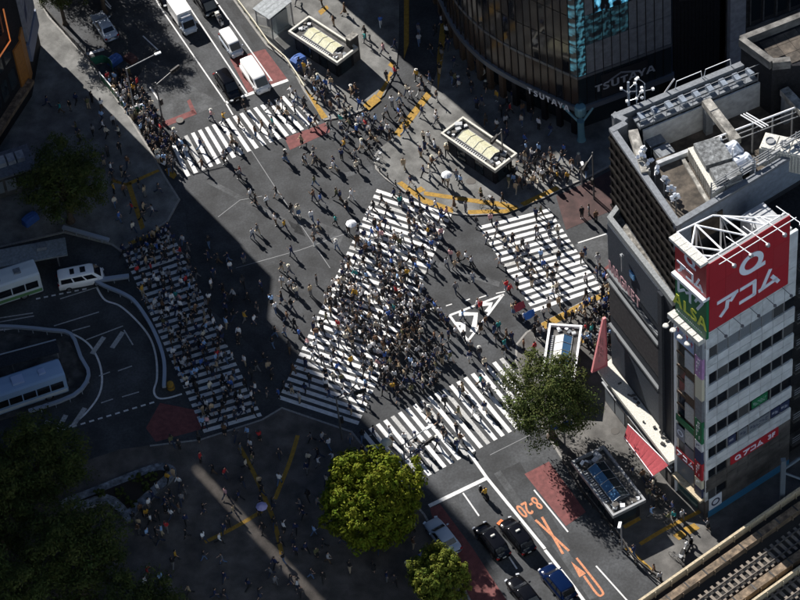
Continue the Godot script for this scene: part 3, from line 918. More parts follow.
func make_grille_building() -> void:
	var t := thing("louvred_building", "dark building with louvred flank and cluttered roof yard behind the red sign", "building")
	var P0 := Vector2(20.36, 12.5)
	var PF := Vector2(24.57, 24.9)
	var fr := Vector2(0.861, -0.509)
	var bk := Vector2(0.932, -0.363)
	var foot := PackedVector2Array([P0, PF, PF + fr * 34, Vector2(20.76, 10.8) + bk * 40, Vector2(20.76, 10.8), Vector2(21.75, 11.75)])
	var st := ST()
	prism(st, foot, 0.1, 30.6)
	put(st, "wall", M.cladding, t)
	st = ST()
	sheet(st, Geometry2D.offset_polygon(foot, -0.5)[0], 30.64)
	put(st, "roof_deck", M.roof_brown, t)
	# parapet, each run a piece of its own
	for i in foot.size():
		if i == 2:
			continue
		var a := foot[i]
		var b := foot[(i + 1) % foot.size()]
		var F := frame(a, b)
		if F.n.dot(v3(a.lerp(b, 0.5)) - Vector3(30, 0, 12)) < 0:
			F = frame(b, a)
		st = ST()
		fb(st, F, 0.0, F.w, 30.6, 34.1, -0.45, 0.0)
		put(st, "parapet", M.panel_grey if i != 1 else M.panel_blue_grey, t)
		st = ST()
		fb(st, F, -0.03, F.w + 0.03, 34.1, 34.4 + i * 0.006, -0.52 + i * 0.004, 0.08 + i * 0.004)
		put(st, "coping", M.panel_grey, t)
	# louvres of the flank
	var G := frame(P0, PF)
	for i in 11:
		st = ST()
		var y := 33.3 - i * 1.25
		fb(st, G, 0.1, G.w - 0.1, y, y + (0.14 if i % 3 else 0.3), 0.06, 0.24)
		put(st, "louvre", M.grille_bar if i % 3 == 0 else M.grille_rail, t)
	st = ST()
	fb(st, G, 0.05, G.w - 0.05, 21.0, 33.9, 0.0, 0.04)
	put(st, "flank_glazing", M.flank_glass, t)
	for i in 13:
		st = ST()
		fb(st, G, 0.2 + i * 1.0, 0.27 + i * 1.0, 21.0, 33.8, 0.03, 0.12)
		put(st, "louvre_post", M.grille, t)
	# wedge-shaped billboard front
	var w := thing("billboard_wedge", "dark wedge-shaped billboard front with pink lettering beside the louvred flank", "billboard")
	var W0 := Vector2(19.62, 15.25)
	var W1 := Vector2(23.45, 24.6)
	var wfoot := PackedVector2Array([W0, W1, Vector2(24.0, 26.05), Vector2(24.5, 25.2), Vector2(24.38, 24.6), Vector2(20.95, 14.5), Vector2(20.75, 13.75)])
	var Wf := frame(W0, W1)
	st = ST()
	prism(st, wfoot, 4.9, 25.0)
	put(st, "wall", M.cladding, w)
	st = ST()
	sheet(st, Geometry2D.offset_polygon(wfoot, -0.1)[0], 25.03)
	put(st, "wedge_roof", M.roof_dirt, w)
	for e in [[W0, W1], [Vector2(20.75, 13.75), W0], [W1, Vector2(24.0, 26.05)]]:
		var F := frame(e[0], e[1])
		st = ST()
		fb(st, F, 0.0, F.w, 25.0, 25.55, -0.35, 0.0)
		fb(st, F, -0.05, F.w + 0.05, 25.55, 25.8 + 0.006 * W0.distance_to(e[0]), -0.42, 0.06)
		put(st, "coping", M.panel_rim, w)
	st = ST()
	fb(st, Wf, 0.05, 9.3, 19.9, 24.95, 0.0, 0.09)
	put(st, "upper_panel", M.cladding_blue, w)
	for y in [18.45, 17.1, 10.7]:
		st = ST()
		fb(st, Wf, 0.0, 9.3, y, y + 0.28, 0.0, 0.3)
		put(st, "strip", M.cladding_line, w)
	st = ST()
	fb(st, Wf, 0.1, 9.2, 12.4, 16.9, 0.0, 0.12)
	put(st, "screen_panel", M.billboard_dark, w)
	st = ST()
	fb(st, Wf, 0.05, 9.25, 11.1, 12.2, 0.0, 0.05)
	put(st, "lower_panel", M.cladding, w)
	st = ST()
	fb(st, Wf, 0.05, 9.25, 5.4, 10.6, 0.0, 0.06)
	put(st, "lower_panel", M.cladding_blue, w)
	st = ST()
	fb(st, Wf, 9.35, 10.05, 5.2, 24.9, 0.0, 0.25)
	put(st, "end_pier", M.cladding, w)
	var word := "MAGNET"
	for i in 6:
		ftext(Wf, word[i], 1.6 + i * 0.95, 20.6, 1.35, M.letter_pink, w, "lettering", 0.6, 0.8)
	st = ST()
	fb(st, Wf, 4.2, 5.0, 22.0, 22.7, 0.1, 0.25)
	put(st, "emblem", M.letter_blue, w)
	st = ST()
	fb(st, Wf, 3.1, 3.25, 21.6, 24.0, 0.3, 0.45)
	fb(st, Wf, 3.0, 3.35, 23.6, 23.9, 0.25, 0.5)
	put(st, "lamp_post", M.steel, w)
	# podium with a pale ledge and dark shopfronts
	var p := thing("shop_podium", "cream-ledged shop podium under the dark billboard wedge", "building")
	var Pf := frame(Vector2(19.3, 15.35), Vector2(24.0, 26.3))
	var pod := PackedVector2Array([v2(fp(Pf, 0, 0, 1.25)), v2(fp(Pf, Pf.w + 1.2, 0, 1.25)), v2(fp(Pf, Pf.w + 1.2, 0, -0.4)), v2(fp(Pf, 1.6, 0, -1.4)), v2(fp(Pf, -0.7, 0, -1.2))])
	st = ST()
	prism(st, Geometry2D.offset_polygon(pod, -0.5)[0], 0.1, 4.5)
	put(st, "shop_wall", M.wall_grey, p)
	st = ST()
	prism(st, pod, 4.45, 4.85)
	put(st, "ledge", M.frp, p)
	for y in [[3.4, 3.55], [2.75, 2.9], [4.0, 4.12]]:
		st = ST()
		fb(st, Pf, 0.1, Pf.w + 1.0, y[0], y[1], 0.7, 0.95)
		put(st, "awning_rail", M.rail_grey, p)
	for i in 6:
		st = ST()
		fb(st, Pf, 0.5 + i * 1.9, 2.2 + i * 1.9, 0.3, 2.6, 0.7, 0.8)
		put(st, "shop_window", M.glass_blind if i in [0, 1] else M.glass_tint, p)
	for i in 14:
		st = ST()
		var c := fp(Pf, rng.randf_range(0.8, Pf.w), 4.86, rng.randf_range(-0.1, 0.9))
		box(st, c + Vector3.UP * 0.08, Vector3(rng.randf_range(0.15, 0.5), 0.16, rng.randf_range(0.1, 0.3)), Basis(Vector3.UP, rng.randf() * 3))
		put(st, "ledge_clutter", M.concrete_dark, p)
	# pink blade sign
	var bl := thing("pink_blade_sign", "tall pink blade sign with white letters on the podium corner", "sign")
	var Bf := frame(v2(fp(Pf, 0.0, 0, 0.4)), v2(fp(Pf, 0.0, 0, 1.9)))
	Bf.n = -Pf.u
	st = ST()
	fpoly(st, Bf, PackedVector2Array([Vector2(-0.2, 12.0), Vector2(0.1, 12.0), Vector2(1.55, 4.9), Vector2(-0.2, 4.9)]), -0.12, 0.12)
	put(st, "board", M.sign_pink, bl)
	st = ST()
	scribble(st, Bf, 0.1, 0.75, 5.6, 9.4, 0.12, 0.14, 9, true)
	put(st, "print", M.letter_white, bl)
	# red awning
	var aw := thing("red_awning", "red fabric awning over the shopfront below the podium", "awning")
	var hi := [v3(Vector2(20.23, 22.09), 3.9), v3(Vector2(23.38, 27.49), 3.9)]
	var lo := [v3(Vector2(19.73, 22.81), 2.9), v3(Vector2(21.81, 27.81), 2.9)]
	for i in 9:
		st = ST()
		var t0 := i / 9.0
		var t1 := (i + 1) / 9.0
		var sag := Vector3.DOWN * (0.03 if i % 2 else 0.0)
		var A: Vector3 = hi[0].lerp(hi[1], t0)
		var B: Vector3 = hi[0].lerp(hi[1], t1)
		var C: Vector3 = lo[0].lerp(lo[1], t1) + sag
		var D: Vector3 = lo[0].lerp(lo[1], t0) + sag
		quad(st, A, B, C, D)
		quad(st, A + Vector3.DOWN * 0.03, B + Vector3.DOWN * 0.03, C + Vector3.DOWN * 0.03, D + Vector3.DOWN * 0.03)
		quad(st, D, C, C + Vector3.DOWN * 0.28, D + Vector3.DOWN * 0.28)
		put(st, "fabric_panel", M.awning_red, aw)
	st = ST()
	tube(st, [lo[0], lo[1]], 0.04)
	put(st, "front_bar", M.steel_white, aw)
	st = ST()
	tube(st, [hi[0], hi[1]], 0.05)
	put(st, "rear_bar", M.steel_white, aw)
	make_roof_yard(foot)

func make_roof_yard(foot: PackedVector2Array) -> void:
	# pieces of the roof yard, each a thing standing on the deck at 30.64 m
	var D := 30.64
	var turn := atan2(0.363, 0.932)
	var st: SurfaceTool
	# long pale beams across the yard
	for b in [[Vector2(22.37, 13.09), Vector2(22.81, 18.35), "weathered white roof beam at the left end of the yard"], [Vector2(29.34, 10.32), Vector2(31.30, 15.66), "weathered white roof beam across the middle of the yard"], [Vector2(36.45, 10.04), Vector2(38.27, 14.12), "weathered white roof beam at the right edge of the yard"]]:
		var t := thing("roof_beam", b[2], "beam", Vector3.ZERO, 0.0, "beams across the roof yard")
		var F := frame(b[0], b[1])
		st = ST()
		fb(st, F, 0, F.w, 33.9, 34.6, -0.42, 0.42)
		put(st, "girder", M.concrete_pale, t)
		for u in [0.4, F.w - 0.4]:
			st = ST()
			fb(st, F, u - 0.3, u + 0.3, D, 33.9, -0.35, 0.35)
			put(st, "leg", M.panel_grey, t)
	# walkway with railing along the back edge
	var wk := thing("roof_walkway", "steel walkway with railing along the rear roof edge", "walkway")
	var A := Vector2(20.76, 10.8)
	var bk := Vector2(0.932, -0.363)
	var F := frame(A + bk * 1.6 + Vector2(0.363, 0.932) * 0.7, A + bk * 18 + Vector2(0.363, 0.932) * 0.7)
	for k in 2:
		st = ST()
		fb(st, F, 0, F.w, 33.7, 34., 0.2 + k * 0.8, 0.75 + k * 0.8)
		put(st, "deck_strip", M.panel_grey, wk)
	for k in 12:
		st = ST()
		fb(st, F, 0.4 + k * 1.4, 0.9 + k * 1.4, 34., 34.5, 0.3, 1.2)
		put(st, "cross_block", M.panel_blue_grey, wk)
	st = ST()
	for y in [35.9, 34.8]:
		tube(st, [fp(F, 0, y, 1.65), fp(F, F.w, y, 1.65)], 0.035, 6)
	put(st, "handrail", M.rail_grey, wk)
	for k in 13:
		st = ST()
		tube(st, [fp(F, k * 1.35, 33.7, 1.65), fp(F, k * 1.35, 34.8, 1.65)], 0.03, 6)
		put(st, "post", M.rail_grey, wk)
	st = ST()
	fb(st, F, 0.2, F.w, D, 33.7, 1.7, 1.85)
	put(st, "yard_wall", M.wall_pale, wk)
	# hoop rails standing on the rear coping
	for k in 2:
		var h := thing("hoop_rail", ["white hoop rail on the rear coping, nearer the antennas", "white hoop rail on the rear coping, farther from the antennas"][k], "railing", Vector3.ZERO, 0.0, "hoop rails on the coping")
		var o := frame(A + bk * (6.5 + k * 3.0), A + bk * (9.4 + k * 3.0))
		st = ST()
		tube(st, [fp(o, 0, 34.4, 0.0), fp(o, 0.15, 35.3, 0), fp(o, 2.7, 35.3, 0), fp(o, 2.8, 34.4, 0)], 0.045, 6)
		put(st, "hoop", M.steel_white, h)
	# pale pump house with concrete slabs on top
	var ph := thing("pump_house", "long pale ribbed plant room in the middle of the roof", "plant room")
	var c0: Vector2 = Vector2(26.89, 15.90)
	var c1: Vector2 = Vector2(28.22, 21.23)
	var Fp := frame(c0, c1)
	st = ST()
	fb(st, Fp, 0, Fp.w, D, 34.4, -3.0, 0.0)
	put(st, "wall", M.frp, ph)
	for k in 18:
		st = ST()
		fb(st, Fp, 0.2 + k * Fp.w / 18.0, 0.3 + k * Fp.w / 18.0, 33., 34.4, 0.0, 0.06)
		put(st, "rib", M.concrete_pale, ph)
	st = ST()
	fb(st, Fp, 0.3, 3.2, 34.4, 35.1, -2.9, -0.4)
	put(st, "roof_slab", M.concrete_block, ph)
	st = ST()
	fb(st, Fp, 3.7, 5.4, 34.4, 35.2, -2.9, -0.5)
	put(st, "roof_slab", M.concrete_block, ph)
	# raised sunlit terrace
	var tr := thing("roof_terrace", "sunlit brown roof terrace left of the plant room", "terrace")
	st = ST()
	prism(st, pl([22.24, 15.82, 27.05, 14.82, 29.01, 22.46, 25.86, 24.13, 25.03, 23.77]), D, 33.)
	put(st, "terrace_deck", M.roof_brown, tr)
	# tanks with ducts
	for q in [[Vector2(30.52, 16.70), "silver duct drum on the roof, nearer the plant room"], [Vector2(31.33, 18.30), "silver duct drum on the roof, next to the railing"]]:
		var d := thing("duct_drum", q[1], "duct", v3(q[0], 32.6), 0.5, "duct drums on the roof")
		st = ST()
		tube(st, [Vector3(-0.8, 1.5, 0), Vector3(0.8, 1.5, 0)], 0.85, 20)
		put(st, "drum", M.duct, d)
		st = ST()
		tube(st, [Vector3(0.5, 0.4, 0.9), Vector3(0.5, 2.2, 0.9), Vector3(0.2, 2.7, 0.4)], 0.28, 12)
		put(st, "elbow", M.duct, d)
		st = ST()
		box(st, Vector3(0, 0.35, 0), Vector3(1.8, 0.7, 1.2))
		put(st, "cradle", M.iron, d)
		st = ST()
		tube(st, [Vector3(-0.3, 0.6, -0.95), Vector3(-0.3, 2.9, -0.95)], 0.1, 8)
		put(st, "stack", M.steel_white, d)
	# white air conditioners
	var ac := thing("cooling_unit", "large white ribbed cooling unit at the right of the roof", "air conditioner", v3(Vector2(35.26, 17.20), 32.6), -0.45)
	st = ST()
	box(st, Vector3(0, 1.1, 0), Vector3(4.0, 2.2, 2.0))
	put(st, "case", M.frp, ac)
	for k in 3:
		st = ST()
		box(st, Vector3(-1.3 + k * 1.3, 2.25, 0), Vector3(1.18, 0.12, 1.8))
		put(st, "lid", M.roof_white, ac)
		st = ST()
		lathe(st, Vector3(-1.3 + k * 1.3, 2.3, 0), [Vector2(0.42, 0.0), Vector2(0.42, 0.14), Vector2(0.36, 0.14), Vector2(0.36, 0.06), Vector2(0.0, 0.06)], 14)
		put(st, "fan_guard", M.rail_grey, ac)
	for k in 14:
		st = ST()
		box(st, Vector3(-1.9 + k * 0.29, 1.1, 1.02), Vector3(0.05, 2.0, 0.05))
		put(st, "rib", M.rail_grey, ac)
	for q in [[Vector2(24.39, 12.56), 1.7, "grey vent cabinet in the shaded corner of the roof yard, rear one"], [Vector2(24.98, 14.16), 1.9, "grey vent cabinet in the shaded corner of the roof yard, front one"]]:
		var vc := thing("vent_cabinet", q[2], "air conditioner", v3(q[0], D), turn, "vent cabinets")
		st = ST()
		box(st, Vector3(0, q[1] * 0.5, 0), Vector3(1.5, q[1], 1.2))
		box(st, Vector3(0, q[1] + 0.04, 0), Vector3(1.6, 0.08, 1.3))
		put(st, "case", M.panel_grey, vc)
		for k in 4:
			st = ST()
			box(st, Vector3(0, 0.4 + k * 0.3, 0.62), Vector3(1.2, 0.1, 0.06))
			put(st, "slat", M.iron, vc)
	# low wall between the yard and the lit terrace
	var lw := thing("terrace_kerb", "low pale wall edging the sunlit brown terrace", "wall")
	var Fk := frame(Vector2(24.05, 16.38), Vector2(27.17, 15.25))
	st = ST()
	fb(st, Fk, 0, Fk.w, 33., 33.5, -0.2, 0.2)
	put(st, "kerb", M.wall_pale, lw)
	var lw2 := thing("terrace_kerb", "low pale wall along the foot of the plant room", "wall")
	Fk = frame(Vector2(26.53, 15.93), Vector2(28.39, 23.03))
	st = ST()
	fb(st, Fk, 0, Fk.w, 33., 33.25, -0.05, 0.3)
	put(st, "kerb", M.concrete_pale, lw2)
	# pipe bridge and railing on the right
	var pr := thing("pipe_rack", "long steel pipe rack crossing the right half of the roof", "pipes")
	var Fr := frame(Vector2(29.15, 15.13), Vector2(38.96, 11.76))
	for k in 3:
		st = ST()
		tube(st, [fp(Fr, 0, 34.4 - k * 0.35, k * 0.25), fp(Fr, Fr.w, 34.4 - k * 0.35, k * 0.25)], 0.09 if k == 0 else 0.05, 8)
		put(st, "pipe", M.steel_white if k == 0 else M.rail_grey, pr)
	for k in 6:
		st = ST()
		fb(st, Fr, k * 2.0, k * 2.0 + 0.12, D, 34.4, 0.0, 0.12)
		put(st, "leg", M.rail_grey, pr)
	for k in 3:
		st = ST()
		tube(st, [fp(Fr, 3.5 + k * 0.28, 34.7, -1.2), fp(Fr, 4.5 + k * 0.28, 34.65, 1.1)], 0.06, 6)
		put(st, "cross_pipe", M.steel_white, pr)
	var rl := thing("roof_railing", "stacked steel railing along the front roof edge above the blue wall", "railing")
	var PF := Vector2(24.57, 24.9)
	var Fq := frame(PF + Vector2(0.861, -0.509) * 4.6, PF + Vector2(0.861, -0.509) * 18)
	for k in 5:
		st = ST()
		tube(st, [fp(Fq, 0, 34.5 + k * 0.32, -0.9), fp(Fq, Fq.w, 34.5 + k * 0.32, -0.9)], 0.045, 6)
		put(st, "rail", M.rail_grey, rl)
	for k in 8:
		st = ST()
		fb(st, Fq, k * 1.6, k * 1.6 + 0.08, 33.4, 35.9, -1.0, -0.9)
		put(st, "post", M.rail_grey, rl)
	for k in 7:
		st = ST()
		fb(st, Fq, 0.3 + k * 1.6, 1.3 + k * 1.6, 34.7 + (k % 3) * 0.3, 34.9 + (k % 3) * 0.3, -0.86, -0.7)
		put(st, "plate", M.rail_grey, rl)
	# lamps, cameras and aerials on the left edge
	var spots := [Vector2(22.58, 16.69), Vector2(23.09, 17.50), Vector2(23.56, 18.61), Vector2(24.16, 20.04), Vector2(24.60, 21.25), Vector2(24.90, 22.26), Vector2(23.00, 16.20)]
	for i in spots.size():
		var e := thing("roof_floodlight", "%s of the floodlight clusters on the left roof edge" % ["first", "second", "third", "fourth", "fifth", "sixth", "seventh"][i], "floodlight", v3(spots[i], 33.), i * 0.7, "floodlights on the left roof edge")
		st = ST()
		tube(st, [Vector3.ZERO, Vector3(0, 2.2, 0)], 0.06, 6)
		put(st, "mast", M.steel, e)
		for k in 3:
			st = ST()
			box(st, Vector3(-0.3 + k * 0.3, 2.0 + 0.2 * (k % 2), 0.2), Vector3(0.26, 0.34, 0.3), Basis(Vector3.RIGHT, 0.5))
			put(st, "lamp_head", M.duct, e)
		st = ST()
		tube(st, [Vector3(-0.5, 1.8, 0), Vector3(0.5, 1.8, 0)], 0.04, 6)
		put(st, "arm", M.steel_white, e)
	var an := [Vector2(22.46, 9.49), Vector2(23.20, 9.35), Vector2(23.99, 8.96), Vector2(26.11, 8.78)]
	for i in an.size():
		var e := thing("roof_aerial", ["tall aerial mast with white tips on the roof corner", "aerial frame with round lamps beside the tall mast", "aerial frame with a slanting arm on the roof edge", "leaning white pole on the rear roof edge"][i], "aerial", v3(an[i], 34.), i * 0.9)
		st = ST()
		if i == 3:
			tube(st, [Vector3(0.4, 0, 0.2), Vector3(-0.7, 2.6, -0.3)], 0.07, 6)
		else:
			tube(st, [Vector3.ZERO, Vector3(0, 3.0 - i * 0.5, 0)], 0.12 if i == 0 else 0.06, 8)
		put(st, "mast", M.steel_white if i == 3 else M.panel_blue_grey, e)
		if i < 3:
			for k in 4:
				st = ST()
				var y := 0.6 + k * 0.5
				tube(st, [Vector3(0, y, 0), Vector3(0.7 * cos(k * 1.9), y + 0.2, 0.7 * sin(k * 1.9))], 0.04, 6)
				put(st, "arm", M.steel, e)
				st = ST()
				box(st, Vector3(0.75 * cos(k * 1.9), y + 0.22, 0.75 * sin(k * 1.9)), Vector3(0.22, 0.2, 0.22))
				put(st, "lamp_head", M.steel_white, e)

# ---------------------------------------------------------------- white office building with the large red sign
func make_white_building() -> void:
	var t := thing("white_office_building", "white panelled corner building with bands of dark windows and red roof sign", "building")
	var K := Vector2(26.24, 31.44)
	var L := Vector2(23.98, 27.7)
	var fr := Vector2(0.861, -0.509)
	var R := K + fr * 10.15
	var FL := frame(L, K)
	var FR := frame(K, R)
	var deep := Vector2(-0.509, -0.861)
	var foot := PackedVector2Array([L, K, R, R + deep * 4.9, L + fr * 0.2 + deep * 0.5])
	var st := ST()
	prism(st, Geometry2D.offset_polygon(foot, -0.3)[0], 0.1, 30.4)
	put(st, "core", M.concrete, t)
	st = ST()
	sheet(st, Geometry2D.offset_polygon(foot, -0.2)[0], 30.6)
	put(st, "roof", M.concrete_dark, t)
	# right face: horizontal courses of panels with window bands between, each panel a piece
	var rows := [[23.4, 24.9], [19.72, 21.3], [16.02, 17.6], [12.1, 13.7], [8.95, 10.5], [6.0, 7.3], [2.8, 4.1]]
	var top := 31.0
	var nseg := 8
	for i in rows.size():
		var y0: float = rows[i][1]
		var y1 := top
		top = rows[i][0]
		var courses := 2 if y1 - y0 < 4.0 else 3
		for c in courses:
			for s in nseg:
				st = ST()
				var u0: float = 0.0 + FR.w * s / nseg
				var u1: float = FR.w * (s + 1) / nseg
				fb(st, FR, u0 + 0.02, u1 - 0.02, lerpf(y0, y1, c / float(courses)) + 0.03, lerpf(y0, y1, (c + 1) / float(courses)) - 0.03, -0.3, 0.0)
				var low := i >= 6
				put(st, "panel", M.wall_grey if low else (M.panel_white if (s * 5 + c * 3 + i) % 4 else M.panel_white2), t)
		for s in nseg:
			var u0: float = FR.w * s / nseg
			var u1: float = FR.w * (s + 1) / nseg
			var pa := 0.3 if s == 0 else 0.03
			st = ST()
			var ym: float = 0.5 * (rows[i][0] + rows[i][1])
			if i >= 5 and s > 1:
				fb(st, FR, u0, u1, rows[i][0], rows[i][1], -0.3, -0.02)
				put(st, "panel", M.wall_grey, t)
				continue
			fb(st, FR, u0 + pa, u1 - 0.05, rows[i][0] + 0.03, rows[i][1] - 0.03, -0.3, -0.12)
			var g: Material = M.glass_dark
			if (s * 7 + i * 5) % 6 == 0:
				g = M.glass_blind2
			if i == 0 and s >= 1 and s <= 5:
				g = M.glass_blind
			var wnd := put(st, "window", g, t)
			st = ST()
			fb(st, FR, u0 - 0.05, u0 + pa, rows[i][0], rows[i][1], -0.3, -0.01)
			put(st, "jamb", M.panel_white if s == 0 else M.rail_grey, wnd)
	for s in nseg:
		st = ST()
		fb(st, FR, FR.w * s / nseg + 0.012, FR.w * (s + 1) / nseg - 0.012, 0.1, 2.85, -0.3, 0.0)
		put(st, "panel", M.wall_grey, t)
	st = ST()
	fb(st, FR, 0.3, FR.w, 0.1, 1.1, 0.0, 0.04)
	put(st, "blue_plinth", M.base_blue, t)
	# boards in the windows of the right face
	var boards := [[5.4, 7.2, 12.45, 13.6, "sign_green", 9], [2.6, 3.5, 9.25, 10.35, "navy", 1], [3.9, 4.9, 9.25, 10.35, "glass_blind", 2], [5.1, 7.5, 9.25, 10.35, "glass_blind", 6], [7.7, 8.7, 9.3, 10.35, "navy", 2], [8.8, 9.9, 9.3, 10.35, "navy", 2]]
	for b in boards:
		st = ST()
		fb(st, FR, b[0], b[1], b[2], b[3], -0.1, 0.02)
		var bd := put(st, "window_board", M[b[4]], t)
		st = ST()
		scribble(st, FR, b[0] + 0.12, b[1] - 0.12, b[2] + 0.3, b[3] - 0.3, 0.02, 0.035, b[5])
		put(st, "print", M.letter_grey if b[4] != "glass_blind" else M.navy, bd)
	st = ST()
	fb(st, FR, 2.9, 8.6, 6.2, 7.35, 0.0, 0.12)
	var rb := put(st, "red_board", M.sign_red, t)
	st = ST()
	logo(st, FR, 3.7, 6.78, 0.33, 0.12, 0.15)
	strokes(st, FR, KANA_A, 4.4, 6.45, 0.7, 0.65, 0.13, 0.12, 0.15)
	put(st, "lettering", M.sign_letter, rb)
	st = ST()
	strokes(st, FR, KANA_KO, 5.25, 6.45, 0.6, 0.65, 0.13, 0.12, 0.15)
	put(st, "lettering", M.sign_letter, rb)
	st = ST()
	strokes(st, FR, KANA_MU, 6.0, 6.45, 0.7, 0.65, 0.13, 0.12, 0.15)
	put(st, "lettering", M.sign_letter, rb)
	ftext(FR, "3F", 7.75, 6.78, 0.6, M.sign_letter, rb, "lettering", 0.14)
	st = ST()
	fb(st, FR, 0.4, 1.9, 1.15, 2.85, 0.0, 0.06)
	var cl := put(st, "round_mark_board", M.sign_letter, t)
	st = ST()
	ring(st, FR, 1.15, 2.0, 0.5, 0.16, 0.065, 0.09)
	put(st, "emblem", M.navy, cl)
	# left face
	var W: float = FL.w
	st = ST()
	fb(st, FL, -0.05, 0.14, 0.2, 25.9, -0.1, 0.12)
	put(st, "edge_tube", M.steel_white, t)
	st = ST()
	fb(st, FL, W - 0.08, W + 0.0, 3.5, 27.0, -0.1, 0.02)
	put(st, "corner_post", M.steel_white, t)
	var lrows := [21.9, 18.3, 14.5, 10.9]
	for i in 4:
		var y: float = lrows[i]
		st = ST()
		fb(st, FL, 0.2, 1.35, y - 2.6, y + 0.7, -0.25, -0.12)
		put(st, "window", M.glass_dark, t)
		for q in [y - 0.9, y + 0.75]:
			st = ST()
			fb(st, FL, 0.2, 1.35, q - 0.07, q + 0.07, -0.2, 0.0)
			put(st, "sill", M.brown_panel, t)
		for k in 2:
			st = ST()
			fb(st, FL, 1.4, 2.85, y - 1.95 + k * 1.15, y - 0.83 + k * 1.15, -0.2, 0.03)
			put(st, "panel", M.roof_white if i > 0 else M.panel_white, t)
		st = ST()
		fb(st, FL, 1.4, 2.85, y + 0.35, y + 1.6, -0.2, -0.05)
		put(st, "panel", M.brown_panel, t)
	st = ST()
	fb(st, FL, 0.2, 2.85, 11.2, 12.1, 0.03, 0.1)
	put(st, "green_band", M.sign_green, t)
	st = ST()
	fb(st, FL, 0.2, 1.35, 8.7, 10.6, 0.0, 0.06)
	var sb := put(st, "round_mark_board", M.grey_mid, t)
	st = ST()
	ring(st, FL, 0.78, 9.7, 0.42, 0.12, 0.065, 0.09)
	put(st, "emblem", M.sign_letter, sb)
	st = ST()
	fb(st, FL, 1.4, 2.85, 7.2, 8.7, 0.0, 0.05)
	put(st, "panel", M.glass_blind, t)
	st = ST()
	fb(st, FL, 0.2, 2.9, 6.0, 7.15, 0.0, 0.12)
	rb = put(st, "red_board", M.sign_red, t)
	st = ST()
	strokes(st, FL, KANA_A, 0.4, 6.25, 0.6, 0.65, 0.13, 0.12, 0.15)
	strokes(st, FL, KANA_KO, 1.25, 6.25, 0.55, 0.65, 0.13, 0.12, 0.15)
	strokes(st, FL, KANA_MU, 2.05, 6.25, 0.65, 0.65, 0.13, 0.12, 0.15)
	put(st, "lettering", M.sign_letter, rb)
	st = ST()
	fb(st, FL, 0.2, 2.85, 3.3, 5.95, -0.2, 0.0)
	put(st, "shop_window", M.glass_blind, t)
	st = ST()
	fb(st, FL, 0.1, W - 0.1, 2.95, 3.25, 0.0, 0.6)
	put(st, "canopy", M.beam_cream, t)
	for k in 3:
		st = ST()
		fb(st, FL, 0.2 + k * 0.95, 1.1 + k * 0.95, 0.3, 2.9, -0.2, -0.1)
		put(st, "shop_door", M.glass_green, t)
	# stack of small shop signs up the corner
	var sc := ["grey_mid", "purple", "beige", "panel_grey", "sign_green", "panel_white", "navy", "sign_red", "beige", "navy"]
	var sy := [26.0, 23.5, 20.7, 17.6, 14.6, 11.4, 10.2, 8.4, 5.9, 4.6, 2.6]
	for k in 10:
		st = ST()
		fb(st, FL, 3.15, 4.12, sy[k + 1] + 0.05, sy[k] - 0.02, 0.0, 0.3)
		var ss := put(st, "small_sign", M[sc[k]], t)
		if k in [0, 1, 4, 5, 7, 8]:
			st = ST()
			scribble(st, FL, 3.35, 3.9, sy[k + 1] + 0.35, sy[k] - 0.3, 0.3, 0.32, 4, true)
			put(st, "print", M.letter_grey if k != 5 else M.navy, ss)
	st = ST()
	fb(st, FL, 2.9, 3.1, 2.5, 26.0, -0.1, 0.2)
	put(st, "dark_fin", M.brown_panel, t)
	st = ST()
	fb(st, FL, 0.15, 2.9, 22.9, 26.0, -0.1, 0.16)
	var bp := put(st, "blue_board", M.panel_blue, t)
	for k in 4:
		st = ST()
		fb(st, FL, 0.5 + k * 0.62, 0.8 + k * 0.62, 24.6 - (k % 2) * 0.5, 24.75 - (k % 2) * 0.5, 0.16, 0.19)
		fb(st, FL, 0.6 + k * 0.62, 0.7 + k * 0.62, 24.2 - (k % 2) * 0.5, 24.9 - (k % 2) * 0.5, 0.16, 0.185)
		put(st, "mark", M.sign_red, bp)
	# row of sign lamps between the green sign and the blue board
	for k in 5:
		st = ST()
		fb(st, FL, 0.05 + k * 0.88, 0.82 + k * 0.88, 26.1, 26.7, 0.1, 0.9)
		put(st, "lamp_box", M.roof_white, t)
	for k in 4:
		st = ST()
		lathe(st, fp(FL, -0.1 + k * 1.0, 25.2 - (0.3 if k == 0 else 0.0), 0.95), [Vector2(0.0, 0.15), Vector2(0.26, 0.1), Vector2(0.3, 0.0), Vector2(0.1, -0.1), Vector2(0.0, -0.1)], 12)
		tube(st, [fp(FL, -0.1 + k * 1.0, 25.25 - (0.3 if k == 0 else 0.0), 0.9), fp(FL, -0.1 + k * 1.0, 25.4, 0.1)], 0.03, 5)
		put(st, "round_lamp", M.roof_white, t)
	# the red roof sign
	var s := thing("red_roof_sign", "large red corner sign with pale characters on the white building", "sign")
	var u9 := 8.9
	st = ST()
	fb(st, FR, 0.0, u9, 27.72, 36.68, 0.05, 0.3)
	put(st, "board", M.rail_grey, s)
	for i in 5:
		for k in 3:
			st = ST()
			fb(st, FR, -0.02 + (u9 + 0.02) * i / 5.0 + 0.01, -0.02 + (u9 + 0.02) * (i + 1) / 5.0 - 0.01, 27.7 + 3.0 * k + 0.01, 30.7 + 3.0 * k - 0.01, 0.3, 0.35)
			put(st, "board_panel", M.sign_red if (i + k * 2) % 3 else M.sign_red2, s)
	var l0 := 0.5
	for i in 2:
		st = ST()
		fb(st, FL, l0 + (W + 0.34 - l0) * i / 2.0 + 0.01, l0 + (W + 0.34 - l0) * (i + 1) / 2.0 - 0.01, 32.45, 36.7, 0.05, 0.35)
		put(st, "board_panel", M.sign_red, s)
	st = ST()
	fb(st, FL, l0, W + 0.34, 26.9, 32.05, 0.05, 0.33)
